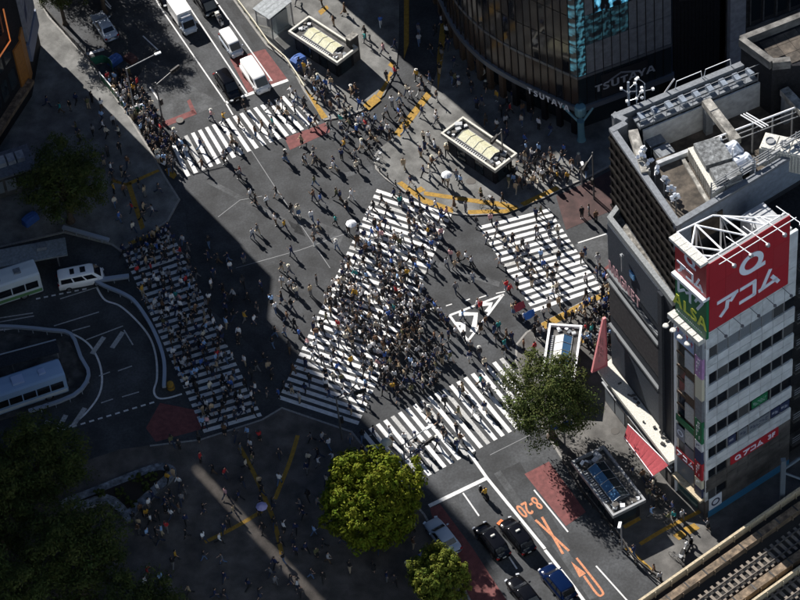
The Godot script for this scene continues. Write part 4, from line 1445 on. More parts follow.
	var gb := put(st, "green_board", M.sign_green, s)
	st = ST()
	fb(st, FL, 0.45, W + 0.36, 32.07, 32.43, 0.0, 0.75)
	put(st, "lamp_trough", M.steel_white, s)
	for k in 6:
		st = ST()
		fb(st, FL, 0.4 + k * 0.71, 1.07 + k * 0.71, 36.72, 37.05, 0.1, 0.95)
		put(st, "lamp_box", M.roof_white, s)
	st = ST()
	logo(st, FR, 4.6, 33.55, 1.25, 0.35, 0.4)
	put(st, "emblem", M.sign_letter, s)
	var ch := [KANA_A, KANA_KO, KANA_MU]
	for k in 3:
		st = ST()
		strokes(st, FR, ch[k], [0.95, 3.4, 5.55][k], 28.95, [2.1, 1.75, 2.15][k], 2.2, 0.4, 0.35, 0.4)
		put(st, "lettering", M.sign_letter, s)
		st = ST()
		strokes(st, FL, ch[k], [0.85, 2.05, 3.15][k], 32.85, [1.05, 0.9, 1.05][k], 1.25, 0.22, 0.35, 0.4)
		put(st, "lettering", M.sign_letter, s)
		st = ST()
		strokes(st, FL, [KANA_RE, KANA_I, KANA_KU][k], [0.75, 1.95, 3.2][k], 30.0, 1.05, 1.6, 0.26, 0.33, 0.38)
		put(st, "lettering", M.sign_letter, gb)
	st = ST()
	logo(st, FL, 2.5, 35.45, 0.65, 0.35, 0.4)
	put(st, "emblem", M.sign_letter, s)
	ftext(FL, "ALSA", 2.5, 28.75, 1.4, M.sign_yellow, gb, "lettering", 0.36, 1.0)
	st = ST()
	for k in 16:
		fb(st, FL, 0.7 + k * 0.22, 0.8 + k * 0.22, 27.3, 27.45, 0.33, 0.35)
	put(st, "small_print", M.sign_letter, gb)
	# steel frame behind the sign
	var Y := 36.55
	var truss := [[0.2, -0.2, u9 - 0.1, -0.2], [0.2, -0.2, 0.2, -4.3], [0.2, -4.3, 3.8, -3.9], [3.8, -3.9, 6.2, -1.6], [6.2, -1.6, 8.3, -0.2], [0.2, -2.2, 1.9, -0.2], [1.9, -0.2, 2.0, -3.9], [2.0, -3.9, 4.6, -0.2], [4.6, -0.2, 4.3, -3.4], [4.3, -3.4, 6.6, -0.2], [0.3, -2.4, 2.0, -4.0], [6.6, -0.2, 6.4, -1.5], [0.2, -0.9, 0.9, -0.2], [7.4, -0.2, 6.9, -1.1]]
	for q in truss:
		st = ST()
		tube(st, [fp(FR, q[0], Y, q[1]), fp(FR, q[2], Y, q[3])], 0.09, 6)
		put(st, "truss_bar", M.steel_white, s)
	for q in [[1.0, -0.3], [3.0, -0.3], [5.0, -0.3], [7.0, -0.3], [8.6, -0.3], [2.0, -3.9], [4.3, -3.4], [0.2, -4.2], [6.3, -1.6]]:
		st = ST()
		tube(st, [fp(FR, q[0], 30.6, q[1]), fp(FR, q[0], Y, q[1])], 0.08, 6)
		put(st, "strut", M.steel_white, s)
	for q in [[3.0, -0.3, 4.3, -3.4], [5.0, -0.3, 4.3, -3.4], [7.0, -0.3, 6.3, -1.6], [1.0, -0.3, 2.0, -3.9]]:
		st = ST()
		tube(st, [fp(FR, q[0], 31.0, q[1]), fp(FR, q[2], Y, q[3])], 0.06, 6)
		put(st, "strut", M.rail_grey, s)
	st = ST()
	tube(st, [fp(FR, 0.6, Y + 0.1, 0.85), fp(FR, u9 + 0.2, Y + 0.1, 0.85)], 0.05, 6)
	put(st, "lamp_rail", M.steel_white, s)
	for k in 5:
		st = ST()
		tube(st, [fp(FR, 1.2 + k * 1.85, Y + 0.15, -1.2 if k > 0 else -0.2), fp(FR, 1.6 + k * 1.85, Y + 0.05, 1.6)], 0.05, 6)
		var lr := put(st, "lamp_arm", M.steel_white, s)
		st = ST()
		lathe(st, fp(FR, 1.6 + k * 1.85, Y - 0.1, 1.65), [Vector2(0.0, 0.2), Vector2(0.18, 0.15), Vector2(0.22, -0.05), Vector2(0.0, -0.1)], 10)
		put(st, "lamp_head", M.steel, lr)
		st = ST()
		tube(st, [fp(FR, 1.0 + k * 1.85, 27.4, 0.0), fp(FR, 1.3 + k * 1.85, 26.9, 1.0)], 0.035, 6)
		lr = put(st, "lamp_arm", M.cladding_line, s)
		st = ST()
		lathe(st, fp(FR, 1.3 + k * 1.85, 26.85, 1.05), [Vector2(0.0, 0.15), Vector2(0.14, 0.1), Vector2(0.16, -0.05), Vector2(0.0, -0.1)], 10)
		put(st, "lamp_head", M.cladding_line, lr)
	# taller rear part and the next building to the right
	st = ST()
	fb(st, FR, u9 + 0.05, FR.w, 31.0, 33.6, -0.3, 0.0)
	put(st, "panel", M.panel_white, t)
	st = ST()
	fb(st, FR, 7.6, FR.w, 31.0, 33.2, -4.7, -0.8)
	put(st, "stair_head", M.wall_pale, t)
	var nb := thing("railed_building", "dark narrow building with balcony rails right of the white building", "building")
	var FN := frame(R + fr * 0.3, R + fr * 16)
	st = ST()
	fb(st, FN, 0, FN.w, 0.1, 30.0, -10, -1.2)
	put(st, "wall", M.cladding_dark, nb)
	for k in 8:
		st = ST()
		fb(st, FN, 0.1, FN.w, 2.6 + k * 3.6, 2.8 + k * 3.6, -1.2, 0.0)
		var slab := put(st, "balcony", M.concrete_dark, nb)
		st = ST()
		for y in [0.4, 0.7, 1.05]:
			tube(st, [fp(FN, 0.1, 2.8 + k * 3.6 + y, -0.05), fp(FN, FN.w, 2.8 + k * 3.6 + y, -0.05)], 0.035, 5)
		put(st, "rail", M.rail_grey, slab)

func ring(st: SurfaceTool, F: Dictionary, u: float, y: float, r: float, w: float, d0: float, d1: float, sx := 1.0) -> void:
	var n := 24
	for i in n:
		var a := TAU * i / n
		var b := TAU * (i + 1) / n
		fpoly(st, F, PackedVector2Array([Vector2(u + cos(a) * r * sx, y + sin(a) * r), Vector2(u + cos(b) * r * sx, y + sin(b) * r), Vector2(u + cos(b) * (r - w) * sx, y + sin(b) * (r - w)), Vector2(u + cos(a) * (r - w) * sx, y + sin(a) * (r - w))]), d0, d1)

# the round emblem: an oval ring with a short bar on its lower right
func logo(st: SurfaceTool, F: Dictionary, u: float, y: float, r: float, d0: float, d1: float) -> void:
	ring(st, F, u, y, r, r * 0.42, d0, d1, 1.08)
	fpoly(st, F, PackedVector2Array([Vector2(u + r * 0.35, y - r * 0.62), Vector2(u + r * 1.25, y - r * 0.62), Vector2(u + r * 1.25, y - r * 1.0), Vector2(u + r * 0.2, y - r * 1.0)]), d0, d1 - 0.004)

# ---------------------------------------------------------------- buildings at the edges
func make_other_buildings() -> void:
	var st: SurfaceTool
	var t := thing("orange_corner_building", "shaded corner building with an orange pier and large white billboard, top left", "building")
	var A: Vector2 = Vector2(-37.21, -34.84)
	var B: Vector2 = Vector2(-36.19, -42.64)
	var C: Vector2 = Vector2(-40.89, -27.40)
	var FLt := frame(C + (C - A) * 2.0, A)
	var FRt := frame(A, B)
	var foot := PackedVector2Array([A, B, B + Vector2(-14, -10), C + (C - A) * 2.0 + Vector2(-14, -8), C + (C - A) * 2.0])
	st = ST()
	prism(st, foot, 0.12, 30.0)
	put(st, "wall", M.cladding_dark, t)
	st = ST()
	fb(st, FRt, 0.05, 1.6, 2.0, 9.0, 0.0, 0.2)
	put(st, "orange_pier", M.orange_panel, t)
	st = ST()
	fb(st, FLt, FLt.w - 1.6, FLt.w, 2.0, 8.5, 0.0, 0.2)
	put(st, "orange_pier", M.orange_panel, t)
	st = ST()
	fb(st, FRt, 2.4, FRt.w - 0.1, 6.0, 26.0, 0.0, 0.3)
	var bb := put(st, "billboard", M.poster_grey, t)
	for k in 5:
		st = ST()
		var yy := 8.0 + k * 3.6
		fpoly(st, FRt, PackedVector2Array([Vector2(3.2, yy), Vector2(4.2 + (k % 2) * 0.8, yy + 0.3), Vector2(4.6, yy + 2.2), Vector2(3.6, yy + 1.6)]), 0.3, 0.32)
		put(st, "print", M.navy, bb)
	st = ST()
	fb(st, FRt, 2.2, FRt.w, 3.2, 5.6, 0.0, 0.35)
	put(st, "lower_board", M.poster_blue, t)
	st = ST()
	tube(st, [fp(FLt, FLt.w - 12, 10.5, 0.35), fp(FLt, FLt.w - 2.0, 10.5, 0.35), fp(FLt, FLt.w - 1.9, 15.0, 0.35)], 0.09, 6)
	put(st, "neon_tube", M.neon, t)
	var lamp := OmniLight3D.new()
	lamp.name = "neon_light"
	lamp.light_color = Color(1.0, 0.6, 0.3)
	lamp.light_energy = 0.12
	lamp.light_size = 0.3
	lamp.shadow_enabled = true
	lamp.position = fp(FLt, FLt.w - 2.5, 11.0, 0.9)
	t.add_child(lamp)
	st = ST()
	fb(st, FLt, 0.5, FLt.w - 0.2, 2.6, 3.1, 0.0, 0.9)
	put(st, "canopy", M.rust_beam, t)
	for k in 6:
		for r in 6:
			st = ST()
			fb(st, FLt, FLt.w - 3.4 - k * 1.8, FLt.w - 2.1 - k * 1.8, 4.0 + r * 4.0, 6.6 + r * 4.0, -0.05, 0.04)
			put(st, "window", M.glass_tint, t)
	# low pavilion with a grey roof on the left edge, and its canopy
	var p := thing("bus_office", "low kiosk with a pale flat roof on the shaded left pavement", "kiosk")
	var F := frame(Vector2(-42.77, -19.49), Vector2(-36.63, -21.16))
	st = ST()
	fb(st, F, 0, F.w, 0.12, 3.2, -3.0, 0)
	put(st, "wall", M.concrete_dark, p)
	st = ST()
	fb(st, F, -0.3, F.w + 0.3, 3.2, 3.45, -3.3, 0.4)
	put(st, "roof", M.panel_grey, p)
	for k in 3:
		st = ST()
		fb(st, F, F.w - 3.3 + k, F.w - 2.5 + k, 3.45, 4.0, -2.2, -1.0)
		put(st, "roof_unit", M.wall_pale, p)
	for k in 4:
		st = ST()
		fb(st, F, 0.4 + k * 1.4, 1.5 + k * 1.4, 0.9, 2.5, -0.05, 0.05)
		put(st, "window", M.glass_blind, p)
	p = thing("roofed_platform", "long grey canopy over the shaded bus platform beside the first bus", "canopy")
	F = frame(Vector2(-43.24, -8.48), Vector2(-33.27, -9.47))
	st = ST()
	fb(st, F, 0, F.w, 2.6, 2.8, -1.6, 0.8)
	put(st, "roof", M.canopy_grey, p)
	for k in 4:
		st = ST()
		fb(st, F, 1.0 + k * 2.6, 1.15 + k * 2.6, 0.0, 2.6, -0.5, -0.35)
		put(st, "post", M.rail_grey, p)
	st = ST()
	fb(st, F, F.w - 3.0, F.w - 2.0, 2.8, 3.2, -1.2, -0.4)
	put(st, "roof_hatch", M.panel_grey, p)
	# brown-roofed neighbour behind the roof yard
	var n := thing("brown_roof_building", "building with a flat brown tiled roof at the upper right edge", "building")
	var bf := pl([33.17, 6.00, 41.83, 2.80, 46.83, 10.12, 37.06, 9.34, 35.44, 9.33])
	st = ST()
	prism(st, bf, 0.1, 36.6)
	put(st, "wall", M.cladding_dark, n)
	for i in [0, 3, 4]:
		var a := bf[i]
		var b := bf[(i + 1) % bf.size()]
		var Fn := frame(a, b)
		st = ST()
		fb(st, Fn, 0, Fn.w, 36.6, 37.5 + i * 0.006, -0.3, 0.3)
		put(st, "parapet", M.concrete, n)
	var tu := (bf[1] - bf[0]).normalized()
	var tv := Vector2(-tu.y, tu.x)
	var inner := Geometry2D.offset_polygon(bf, -1.0)[0]
	for i in 12:
		for k in 8:
			var c := bf[0] + tu * (0.9 + i * 1.25) + tv * (1.2 + k * 1.25)
			if Geometry2D.is_point_in_polygon(c, inner):
				st = ST()
				box(st, v3(c, 36.63), Vector3(1.21, 0.06, 1.21), Basis(v3(tu), Vector3.UP, v3(tv)))
				put(st, "roof_tile", M.roof_brown if (i * 3 + k) % 4 else M.roof_brown2, n)

# small illegible print: short strokes in a row or a column
func scribble(st: SurfaceTool, F: Dictionary, u0: float, u1: float, y0: float, y1: float, d0: float, d1: float, n: int, upright := false) -> void:
	for i in n:
		var a0 := lerpf(y1 if upright else u0, y0 if upright else u1, i / float(n))
		var a1 := lerpf(y1 if upright else u0, y0 if upright else u1, (i + 0.75) / n)
		for k in 3:
			if (i * 7 + k * 3) % 4 == 0:
				continue
			var b0 := lerpf(u0 if upright else y0, u1 if upright else y1, k / 3.0)
			var b1 := lerpf(u0 if upright else y0, u1 if upright else y1, (k + 0.5) / 3.0)
			var w := 0.35 if (i + k) % 3 == 0 else 1.0
			if upright:
				fb(st, F, b0, b1, a0, lerpf(a0, a1, w), d0, d1)
			else:
				fb(st, F, a0, lerpf(a0, a1, w), b0, b1, d0, d1)

# ---------------------------------------------------------------- subway entrances and shelters
func entrance(label: String, A: Vector2, B: Vector2, wide: float, h: float, glass: Material, glass2: Material, block_u: float, block_far: bool, rim: Material) -> Node3D:
	var F := frame(A, B)
	if wide < 0.0:
		wide = -wide
		F.n = -F.n
	var t := thing("subway_entrance", label, "subway entrance")
	var st := ST()
	fb(st, F, 0.5, F.w - 0.5, 0.12, h - 0.5, -wide + 0.4, -0.4)
	put(st, "wall", M.cladding_dark, t)
	st = ST()
	fb(st, F, 0.05, F.w - 0.05, h - 0.5, h - 0.32, -wide + 0.05, -0.05)
	put(st, "roof_deck", M.concrete_dark, t)
	for q in [[0.0, F.w, -0.22, 0.0], [0.0, F.w, -wide, -wide + 0.22], [0.0, 0.22, -wide + 0.22, -0.22], [F.w - 0.22, F.w, -wide + 0.22, -0.22]]:
		st = ST()
		fb(st, F, q[0], q[1], h - 0.42, h, q[2], q[3])
		put(st, "roof_rim", rim, t)
	# glazed ridge, pane by pane
	var m := -wide * 0.5
	for k in 4:
		for side in 2:
			st = ST()
			var u0: float = F.w * 0.2 + k * F.w * 0.15
			var u1: float = u0 + F.w * 0.143
			var d0: float = m + (wide * 0.24 if side == 0 else -wide * 0.24)
			quad(st, fp(F, u0, h - 0.2, d0), fp(F, u1, h - 0.2, d0), fp(F, u1, h + 0.12, m), fp(F, u0, h + 0.12, m))
			put(st, "skylight_pane", glass if side == 0 else glass2, t)
	for k in 5:
		st = ST()
		var u0: float = F.w * 0.198 + k * F.w * 0.15
		tube(st, [fp(F, u0, h - 0.18, m + wide * 0.24), fp(F, u0, h + 0.14, m), fp(F, u0, h - 0.18, m - wide * 0.24)], 0.025, 5)
		put(st, "glazing_bar", M.rail_grey, t)
	st = ST()
	fb(st, F, F.w * 0.19, F.w * 0.81, h - 0.32, h - 0.22, m - wide * 0.26, m + wide * 0.26)
	put(st, "ridge_kerb", M.rail_grey, t)
	# grating strips and plant on the roof
	for k in 16:
		st = ST()
		fb(st, F, F.w * 0.2 + k * F.w * 0.036, F.w * 0.2 + k * F.w * 0.036 + 0.14, h - 0.32, h - 0.24, m + wide * 0.3, m + wide * 0.4)
		put(st, "grating_bar", M.rail_grey, t)
	for k in 16:
		var e := k < 8
		st = ST()
		var uu := rng.randf_range(0.4, F.w * 0.16) if e else rng.randf_range(F.w * 0.84, F.w - 0.4)
		var dd := rng.randf_range(-wide + 0.45, -0.45)
		var s := rng.randf_range(0.2, 0.5)
		box(st, fp(F, uu, h - 0.32 + s * 0.35, dd), Vector3(s, s * 0.7, s * rng.randf_range(0.7, 1.6)), Basis(Vector3.UP, rng.randf() * 3.0))
		put(st, "roof_plant", [M.steel_white, M.panel_grey, M.iron, M.wall_pale][k % 4], t)
	if block_u >= 0:
		st = ST()
		var d0 := -wide - 0.75 if block_far else -0.8
		fb(st, F, block_u, block_u + 0.7, 0.12, h + 0.75, d0, d0 + 1.2)
		var bk := put(st, "vent_stack", M.concrete_dark, t)
		st = ST()
		fb(st, F, block_u - 0.05, block_u + 0.75, h + 0.75, h + 0.9, d0 - 0.05, d0 + 1.25)
		put(st, "cap", M.concrete_pale, bk)
	# openings and posters on the side wall
	for k in 5:
		st = ST()
		fb(st, F, 0.7 + k * (F.w - 1.4) / 5.0, 0.55 + (k + 1) * (F.w - 1.4) / 5.0, 0.3, h - 0.9, -0.39, -0.33)
		put(st, "side_panel", M.glass_tint if k % 2 else M.cladding, t)
	st = ST()
	fb(st, F, F.w - 0.5, F.w - 0.45, 0.15, h - 0.8, -wide + 0.8, -0.8)
	put(st, "doorway", M.glass_tint, t)
	return t

func make_stations() -> void:
	entrance("white-rimmed subway entrance with cream skylight beside the parked vans", Vector2(-8.83, -37.63), Vector2(-3.89, -31.88), 3.2, 2.9, M.skylight, M.skylight, 6.2, true, M.frp)
	entrance("white-rimmed subway entrance with cream skylight in front of the curved glass building", Vector2(6.14, -19.82), Vector2(11.21, -13.62), 3.3, 2.9, M.skylight, M.skylight, -0.5, true, M.frp)
	entrance("subway entrance with blue glass roof lights beside the red awning", Vector2(14.40, 24.97), Vector2(17.49, 31.93), 3.6, 2.9, M.glass_roof, M.glass_tint, -1.0, false, M.rail_grey)
	entrance("white-framed subway entrance half hidden behind the green street tree", Vector2(14.32, 7.66), Vector2(12.78, 14.24), 3.3, 2.9, M.roof_white, M.glass_roof, -1.0, false, M.steel_white)
	# glass lift shelter at the top
	var t := thing("glass_shelter", "glass lift shelter with a sloping grey metal roof at the top edge", "shelter")
	var F := frame(Vector2(-12.39, -41.30), Vector2(-10.64, -39.28))
	var dp := 3.4
	var st := ST()
	for k in 4:
		st = ST()
		quad(st, fp(F, F.w * k / 4.0, 3.4, 0.1), fp(F, F.w * (k + 1) / 4.0 - 0.04, 3.4, 0.1), fp(F, F.w * (k + 1) / 4.0 - 0.04, 3.55, -dp), fp(F, F.w * k / 4.0, 3.55, -dp))
		quad(st, fp(F, F.w * k / 4.0, 3.3, 0.1), fp(F, F.w * (k + 1) / 4.0 - 0.04, 3.3, 0.1), fp(F, F.w * (k + 1) / 4.0 - 0.04, 3.45, -dp), fp(F, F.w * k / 4.0, 3.45, -dp))
		quad(st, fp(F, F.w * k / 4.0, 3.4, 0.1), fp(F, F.w * (k + 1) / 4.0 - 0.04, 3.4, 0.1), fp(F, F.w * (k + 1) / 4.0 - 0.04, 3.3, 0.1), fp(F, F.w * k / 4.0, 3.3, 0.1))
		put(st, "roof_sheet", M.canopy_grey, t)
	for q in [[0.1, -0.1], [F.w - 0.2, -0.1], [0.1, -dp + 0.2], [F.w - 0.2, -dp + 0.2]]:
		st = ST()
		fb(st, F, q[0], q[0] + 0.12, 0.12, 3.3, q[1] - 0.12, q[1])
		put(st, "post", M.steel, t)
	st = ST()
	fb(st, F, 0.25, F.w - 0.25, 0.2, 3.1, -0.16, -0.12)
	put(st, "glass_pane", M.pane, t)
	st = ST()
	fb(st, F, F.w - 0.16, F.w - 0.12, 0.2, 3.1, -dp + 0.3, -0.3)
	put(st, "glass_pane", M.pane, t)
	st = ST()
	fb(st, F, 0.5, F.w - 0.5, 0.15, 2.6, -dp + 0.5, -1.2)
	put(st, "lift_car", M.cladding, t)

# ---------------------------------------------------------------- railway viaduct
func make_viaduct() -> void:
	var t := thing("railway_viaduct", "dark railway viaduct with pale steel beams crossing the lower right corner", "viaduct")
	var a: Vector2 = Vector2(18.49, 43.29)
	var b: Vector2 = Vector2(30.64, 35.48)
	var u := (b - a).normalized()
	var n := Vector2(-u.y, u.x)
	var F := frame(a - u * 45, a + u * 60)
	var st := ST()
	fb(st, F, 0, F.w, 3.6, 4.3, -0.2, 16.0)
	put(st, "deck", M.ballast, t)
	var base := 45.0
	var beams := [[Vector2(18.49, 43.29), 5.2, 0.24, "beam_cream", 1.3], [Vector2(21.03, 43.27), 5.0, 0.75, "rust_beam", 0.9], [Vector2(27.25, 44.11), 5.0, 0.8, "rust_beam", 0.9], [Vector2(28.51, 44.65), 5.2, 0.22, "beam_cream", 0.9]]
	for q in beams:
		var d: float = (q[0] - a).dot(n)
		st = ST()
		fb(st, F, 0, F.w, q[1] - q[4], q[1], d - q[2] * 0.5, d + q[2] * 0.5)
		var bm := put(st, "girder", M[q[3]], t)
		for k in 26:
			st = ST()
			fb(st, F, 20 + k * 1.9, 20.1 + k * 1.9, q[1] - q[4], q[1] - 0.05, d + q[2] * 0.5, d + q[2] * 0.5 + 0.14)
			put(st, "stiffener", M[q[3]], bm)
		for k in 22:
			if q[2] < 0.5:
				break
			st = ST()
			fb(st, F, 20.7 + k * 2.2, 20.85 + k * 2.2, q[1], q[1] + 0.05, d - q[2] * 0.5, d + q[2] * 0.5)
			put(st, "joint_plate", M.concrete_dark, bm)
	for tr in [Vector2(25.11, 43.32), Vector2(31.04, 44.24)]:
		var d: float = (tr - a).dot(n)
		for k in 60:
			st = ST()
			fb(st, F, 28 + k * 0.72, 28.3 + k * 0.72, 4.3, 4.46, d - 1.0, d + 1.0)
			put(st, "sleeper", M.sleeper, t)
		for s in [-0.53, 0.53]:
			st = ST()
			fb(st, F, 0, F.w, 4.46, 4.62, d + s - 0.04, d + s + 0.04)
			put(st, "rail", M.rail_steel, t)
	for k in 5:
		st = ST()
		tube(st, [fp(F, 22 + k * 16.0, 0.0, 5.0), fp(F, 22 + k * 16.0, 3.6, 5.0)], 0.6, 12)
		put(st, "pier", M.concrete_dark, t)
	var g := thing("line_gantry", "dark steel gantry post with brace beside the viaduct", "gantry", v3(Vector2(33.12, 32.98)))
	st = ST()
	box(st, Vector3(0, 5.0, 0), Vector3(0.45, 10.0, 0.45))
	put(st, "post", M.gantry, g)
	st = ST()
	tube(st, [Vector3(0.1, 8.0, 0), Vector3(4.5, 5.2, 0.5)], 0.12, 6)
	put(st, "brace", M.gantry, g)
	st = ST()
	tube(st, [Vector3(0.1, 8.6, 0), Vector3(6.5, 8.6, -4.0)], 0.16, 6)
	put(st, "beam", M.gantry, g)

# ---------------------------------------------------------------- bus terminal on the left
func guard_rail(label: String, path: PackedVector2Array, m: Material, hgt := 0.75, w := 0.14) -> void:
	var t := thing("guard_rail", label, "guard rail", Vector3.ZERO, 0.0, "guard rails")
	var st := ST()
	wall_path(st, path, w, hgt - 0.28, hgt)
	put(st, "beam", m, t)
	var left := 0.0
	for i in path.size() - 1:
		var seg := path[i].distance_to(path[i + 1])
		var pos := left
		while pos < seg:
			var q := path[i].lerp(path[i + 1], pos / seg)
			st = ST()
			tube(st, [v3(q, 0.0), v3(q, hgt - 0.05)], 0.05, 6)
			put(st, "post", m, t)
			pos += 1.5
		left = pos - seg

func make_terminal() -> void:
	guard_rail("pale guard rail curving between the bus terminal and the left crosswalk", smooth_path(pl([-30.63, -6.43, -29.72, -5.62, -27.80, -4.24, -26.51, -2.70, -24.89, 1.15, -24.01, 5.09, -24.12, 8.57]), 4), M.rail_blue, 0.9, 0.35)
	guard_rail("short pale guard rail across the end of the bus lane", pl([-30.32, -6.53, -27.23, -6.61]), M.rail_blue, 0.9, 0.5)
	guard_rail("pale guard rail around the shaded bus island", smooth_path(pl([-41.61, -1.96, -38.55, -1.38, -35.50, -0.54, -33.28, 0.32, -32.31, 3.50, -31.55, 5.95, -33.08, 8.31, -37.57, 9.71]), 3), M.rail_blue, 0.9, 0.35)
	guard_rail("long pale guard rail along the north side of the bus lane", pl([-33.94, -14.44, -29.18, -11.90]), M.rail_blue, 0.9, 0.4)
	var s := struct("bus_island")
	var st := ST()
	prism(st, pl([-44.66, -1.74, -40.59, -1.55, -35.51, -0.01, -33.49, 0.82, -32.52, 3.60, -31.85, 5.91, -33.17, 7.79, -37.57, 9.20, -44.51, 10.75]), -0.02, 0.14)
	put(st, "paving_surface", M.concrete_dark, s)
	pavings.append(pl([-44.66, -1.74, -40.59, -1.55, -35.51, -0.01, -33.49, 0.82, -32.52, 3.60, -31.85, 5.91, -33.17, 7.79, -37.57, 9.20, -44.51, 10.75]))
	var t := thing("bus_shelter_roof", "flat grey shelter roof behind the bus parked at the island", "shelter")
	var F := frame(Vector2(-42.09, 5.11), Vector2(-34.30, 3.51))
	st = ST()
	fb(st, F, 0, F.w, 2.6, 2.75, -1.0, 0.7)
	put(st, "roof", M.cladding, t)
	st = ST()
	fb(st, F, 0, F.w, 2.75, 2.82, -1.02, -0.9)
	put(st, "roof_edge", M.rail_blue, t)
	for k in 4:
		st = ST()
		fb(st, F, 0.8 + k * 2.3, 0.92 + k * 2.3, 0.14, 2.6, -0.3, -0.18)
		put(st, "post", M.rail_grey, t)
	# sand-coloured bollard lamp and the low sign at the kerb nose
	t = thing("kerb_marker", "small yellow marker drum at the nose of the bus lane kerb", "bollard", v3(Vector2(-23.51, 8.15)))
	st = ST()
	lathe(st, Vector3.ZERO, [Vector2(0.4, 0.0), Vector2(0.36, 0.5), Vector2(0.3, 0.8), Vector2(0.0, 0.85)], 14)
	put(st, "drum", M.tactile, t)
	st = ST()
	lathe(st, Vector3.ZERO, [Vector2(0.385, 0.3), Vector2(0.385, 0.42)], 14)
	put(st, "band", M.iron, t)
	# stone-edged planting bed in the plaza
	t = thing("planting_bed", "stone-edged planting bed in the shaded plaza, bottom left", "planter")
	var bed := smooth_path(pl([-34.70, 21.17, -30.80, 19.65, -26.87, 18.24, -24.91, 17.78, -23.56, 18.34, -23.41, 19.46, -25.02, 21.19, -27.00, 23.09, -28.19, 24.36, -29.12, 23.03, -30.35, 21.77, -32.78, 22.28]), 3, true)
	st = ST()
	prism(st, bed, 0.1, 0.5)
	put(st, "stone_edge", M.stone_pale, t)
	st = ST()
	sheet(st, Geometry2D.offset_polygon(bed, -0.9)[0], 0.53)
	put(st, "soil", M.soil, t)
	for i in 16:
		var a := bed[(i * 2) % bed.size()]
		var cen: Vector2 = Vector2(-27.42, 20.61)
		if i % 3 == 0:
			var sh := thing("low_shrub", ["dark low shrub at the west end of the planting bed", "dark low shrub on the north edge of the planting bed", "dark low shrub near the tip of the planting bed", "dark low shrub on the east edge of the planting bed", "dark low shrub on the south edge of the planting bed", "dark low shrub at the middle of the planting bed"][i / 3], "shrub", v3(cen.lerp(a, 0.45), 0.5))
			inst(crown(0.55, 0.5, 14, 40, 0.12, 60 + i), "foliage", M.leaf_green, sh, Transform3D(Basis(), Vector3(0, 0.35, 0)))

# ---------------------------------------------------------------- trees
func crown(r: float, hh: float, clumps: int, leaves: int, size: float, seed_: int, spread := 0.26) -> ArrayMesh:
	var g := RandomNumberGenerator.new()
	g.seed = seed_
	var V := PackedVector3Array()
	var N := PackedVector3Array()
	var C := PackedColorArray()
	for c in clumps:
		var dir := Vector3(g.randfn(), g.randfn() * 0.9 + 0.25, g.randfn()).normalized()
		var rad := pow(g.randf(), 0.3) * (0.86 + 0.22 * g.randf())
		var bump := 1.0 + 0.17 * sin(dir.x * 5.0 + seed_) * cos(dir.z * 4.0 + seed_ * 0.7)
		var cc := Vector3(dir.x * r, dir.y * hh, dir.z * r) * rad * bump
		var cr := r * spread * g.randf_range(0.6, 1.15)
		var tone := g.randf_range(0.72, 1.12)
		var warm := g.randf_range(0.84, 1.08)
		for l in leaves:
			var ld := Vector3(g.randfn(), g.randfn(), g.randfn()).normalized()
			var p := cc + ld * cr * pow(g.randf(), 0.4) * Vector3(1, 0.8, 1)
			var nn := (ld + Vector3.UP * 0.5 + Vector3(g.randfn(), g.randfn(), g.randfn()) * 0.35).normalized()
			var a := nn.cross(Vector3(g.randfn(), g.randfn(), g.randfn())).normalized()
			var b := nn.cross(a)
			var s := size * g.randf_range(0.6, 1.25)
			var col := Color(tone * warm * g.randf_range(0.85, 1.1), tone * g.randf_range(0.88, 1.08), tone * 0.9)
			var q := [p - a * s, p + b * s * 0.45 + nn * s * 0.12, p + a * s, p - b * s * 0.45 + nn * s * 0.12]
			for k in [0, 1, 2, 0, 2, 3]:
				V.append(q[k])
				N.append(nn)
				C.append(col)
	var arr := []
	arr.resize(Mesh.ARRAY_MAX)
	arr[Mesh.ARRAY_VERTEX] = V
	arr[Mesh.ARRAY_NORMAL] = N
	arr[Mesh.ARRAY_COLOR] = C
	var m := ArrayMesh.new()
	m.add_surface_from_arrays(Mesh.PRIMITIVE_TRIANGLES, arr)
	return m

func tree(label: String, at: Vector2, r: float, hh: float, mid: float, mesh: Mesh, leaf: Material, turn := 0.0, ground := 0.12) -> void:
	var t := thing("street_tree", label, "tree", v3(at, ground), turn)
	var st := ST()
	tube(st, [Vector3.ZERO, Vector3(0.06, mid * 0.35, 0.05), Vector3(0.0, mid * 0.75, -0.05), Vector3(0.1, mid + hh * 0.3, 0.1)], 0.09 * r * 0.9, 10, 0.035 * r)
	lathe(st, Vector3.ZERO, [Vector2(0.13 * r, -0.05), Vector2(0.085 * r, 0.35), Vector2(0.07 * r, 0.4)], 10)
	put(st, "trunk", M.bark, t)
	for k in 7:
		var a := k * TAU / 7.0 + 0.4
		st = ST()
		var y0 := mid * (0.45 + 0.07 * (k % 4))
		var dirv := Vector3(cos(a), 0, sin(a))
		tube(st, [Vector3(0, y0, 0), dirv * r * 0.35 + Vector3.UP * (y0 + hh * 0.3), dirv * r * 0.72 + Vector3.UP * (mid + hh * (0.05 + 0.13 * (k % 3)))], 0.045 * r, 7, 0.012 * r)
		put(st, "limb", M.bark, t)
	var o := inst(mesh, "crown", leaf, t, Transform3D(Basis().scaled(Vector3(r, hh, r)), Vector3(0, mid, 0)))
	o.set_meta("kind", "stuff")

func leaf_mat(key: String, c: Color, back: float) -> void:
	var m := mt(key, c, 0.55)
	m.vertex_color_use_as_albedo = true
	m.cull_mode = BaseMaterial3D.CULL_DISABLED
	m.roughness = 0.8
	m.metallic_specular = 0.2
	m.backlight_enabled = true
	m.backlight = Color(c.r * back, c.g * back, c.b * back).linear_to_srgb()

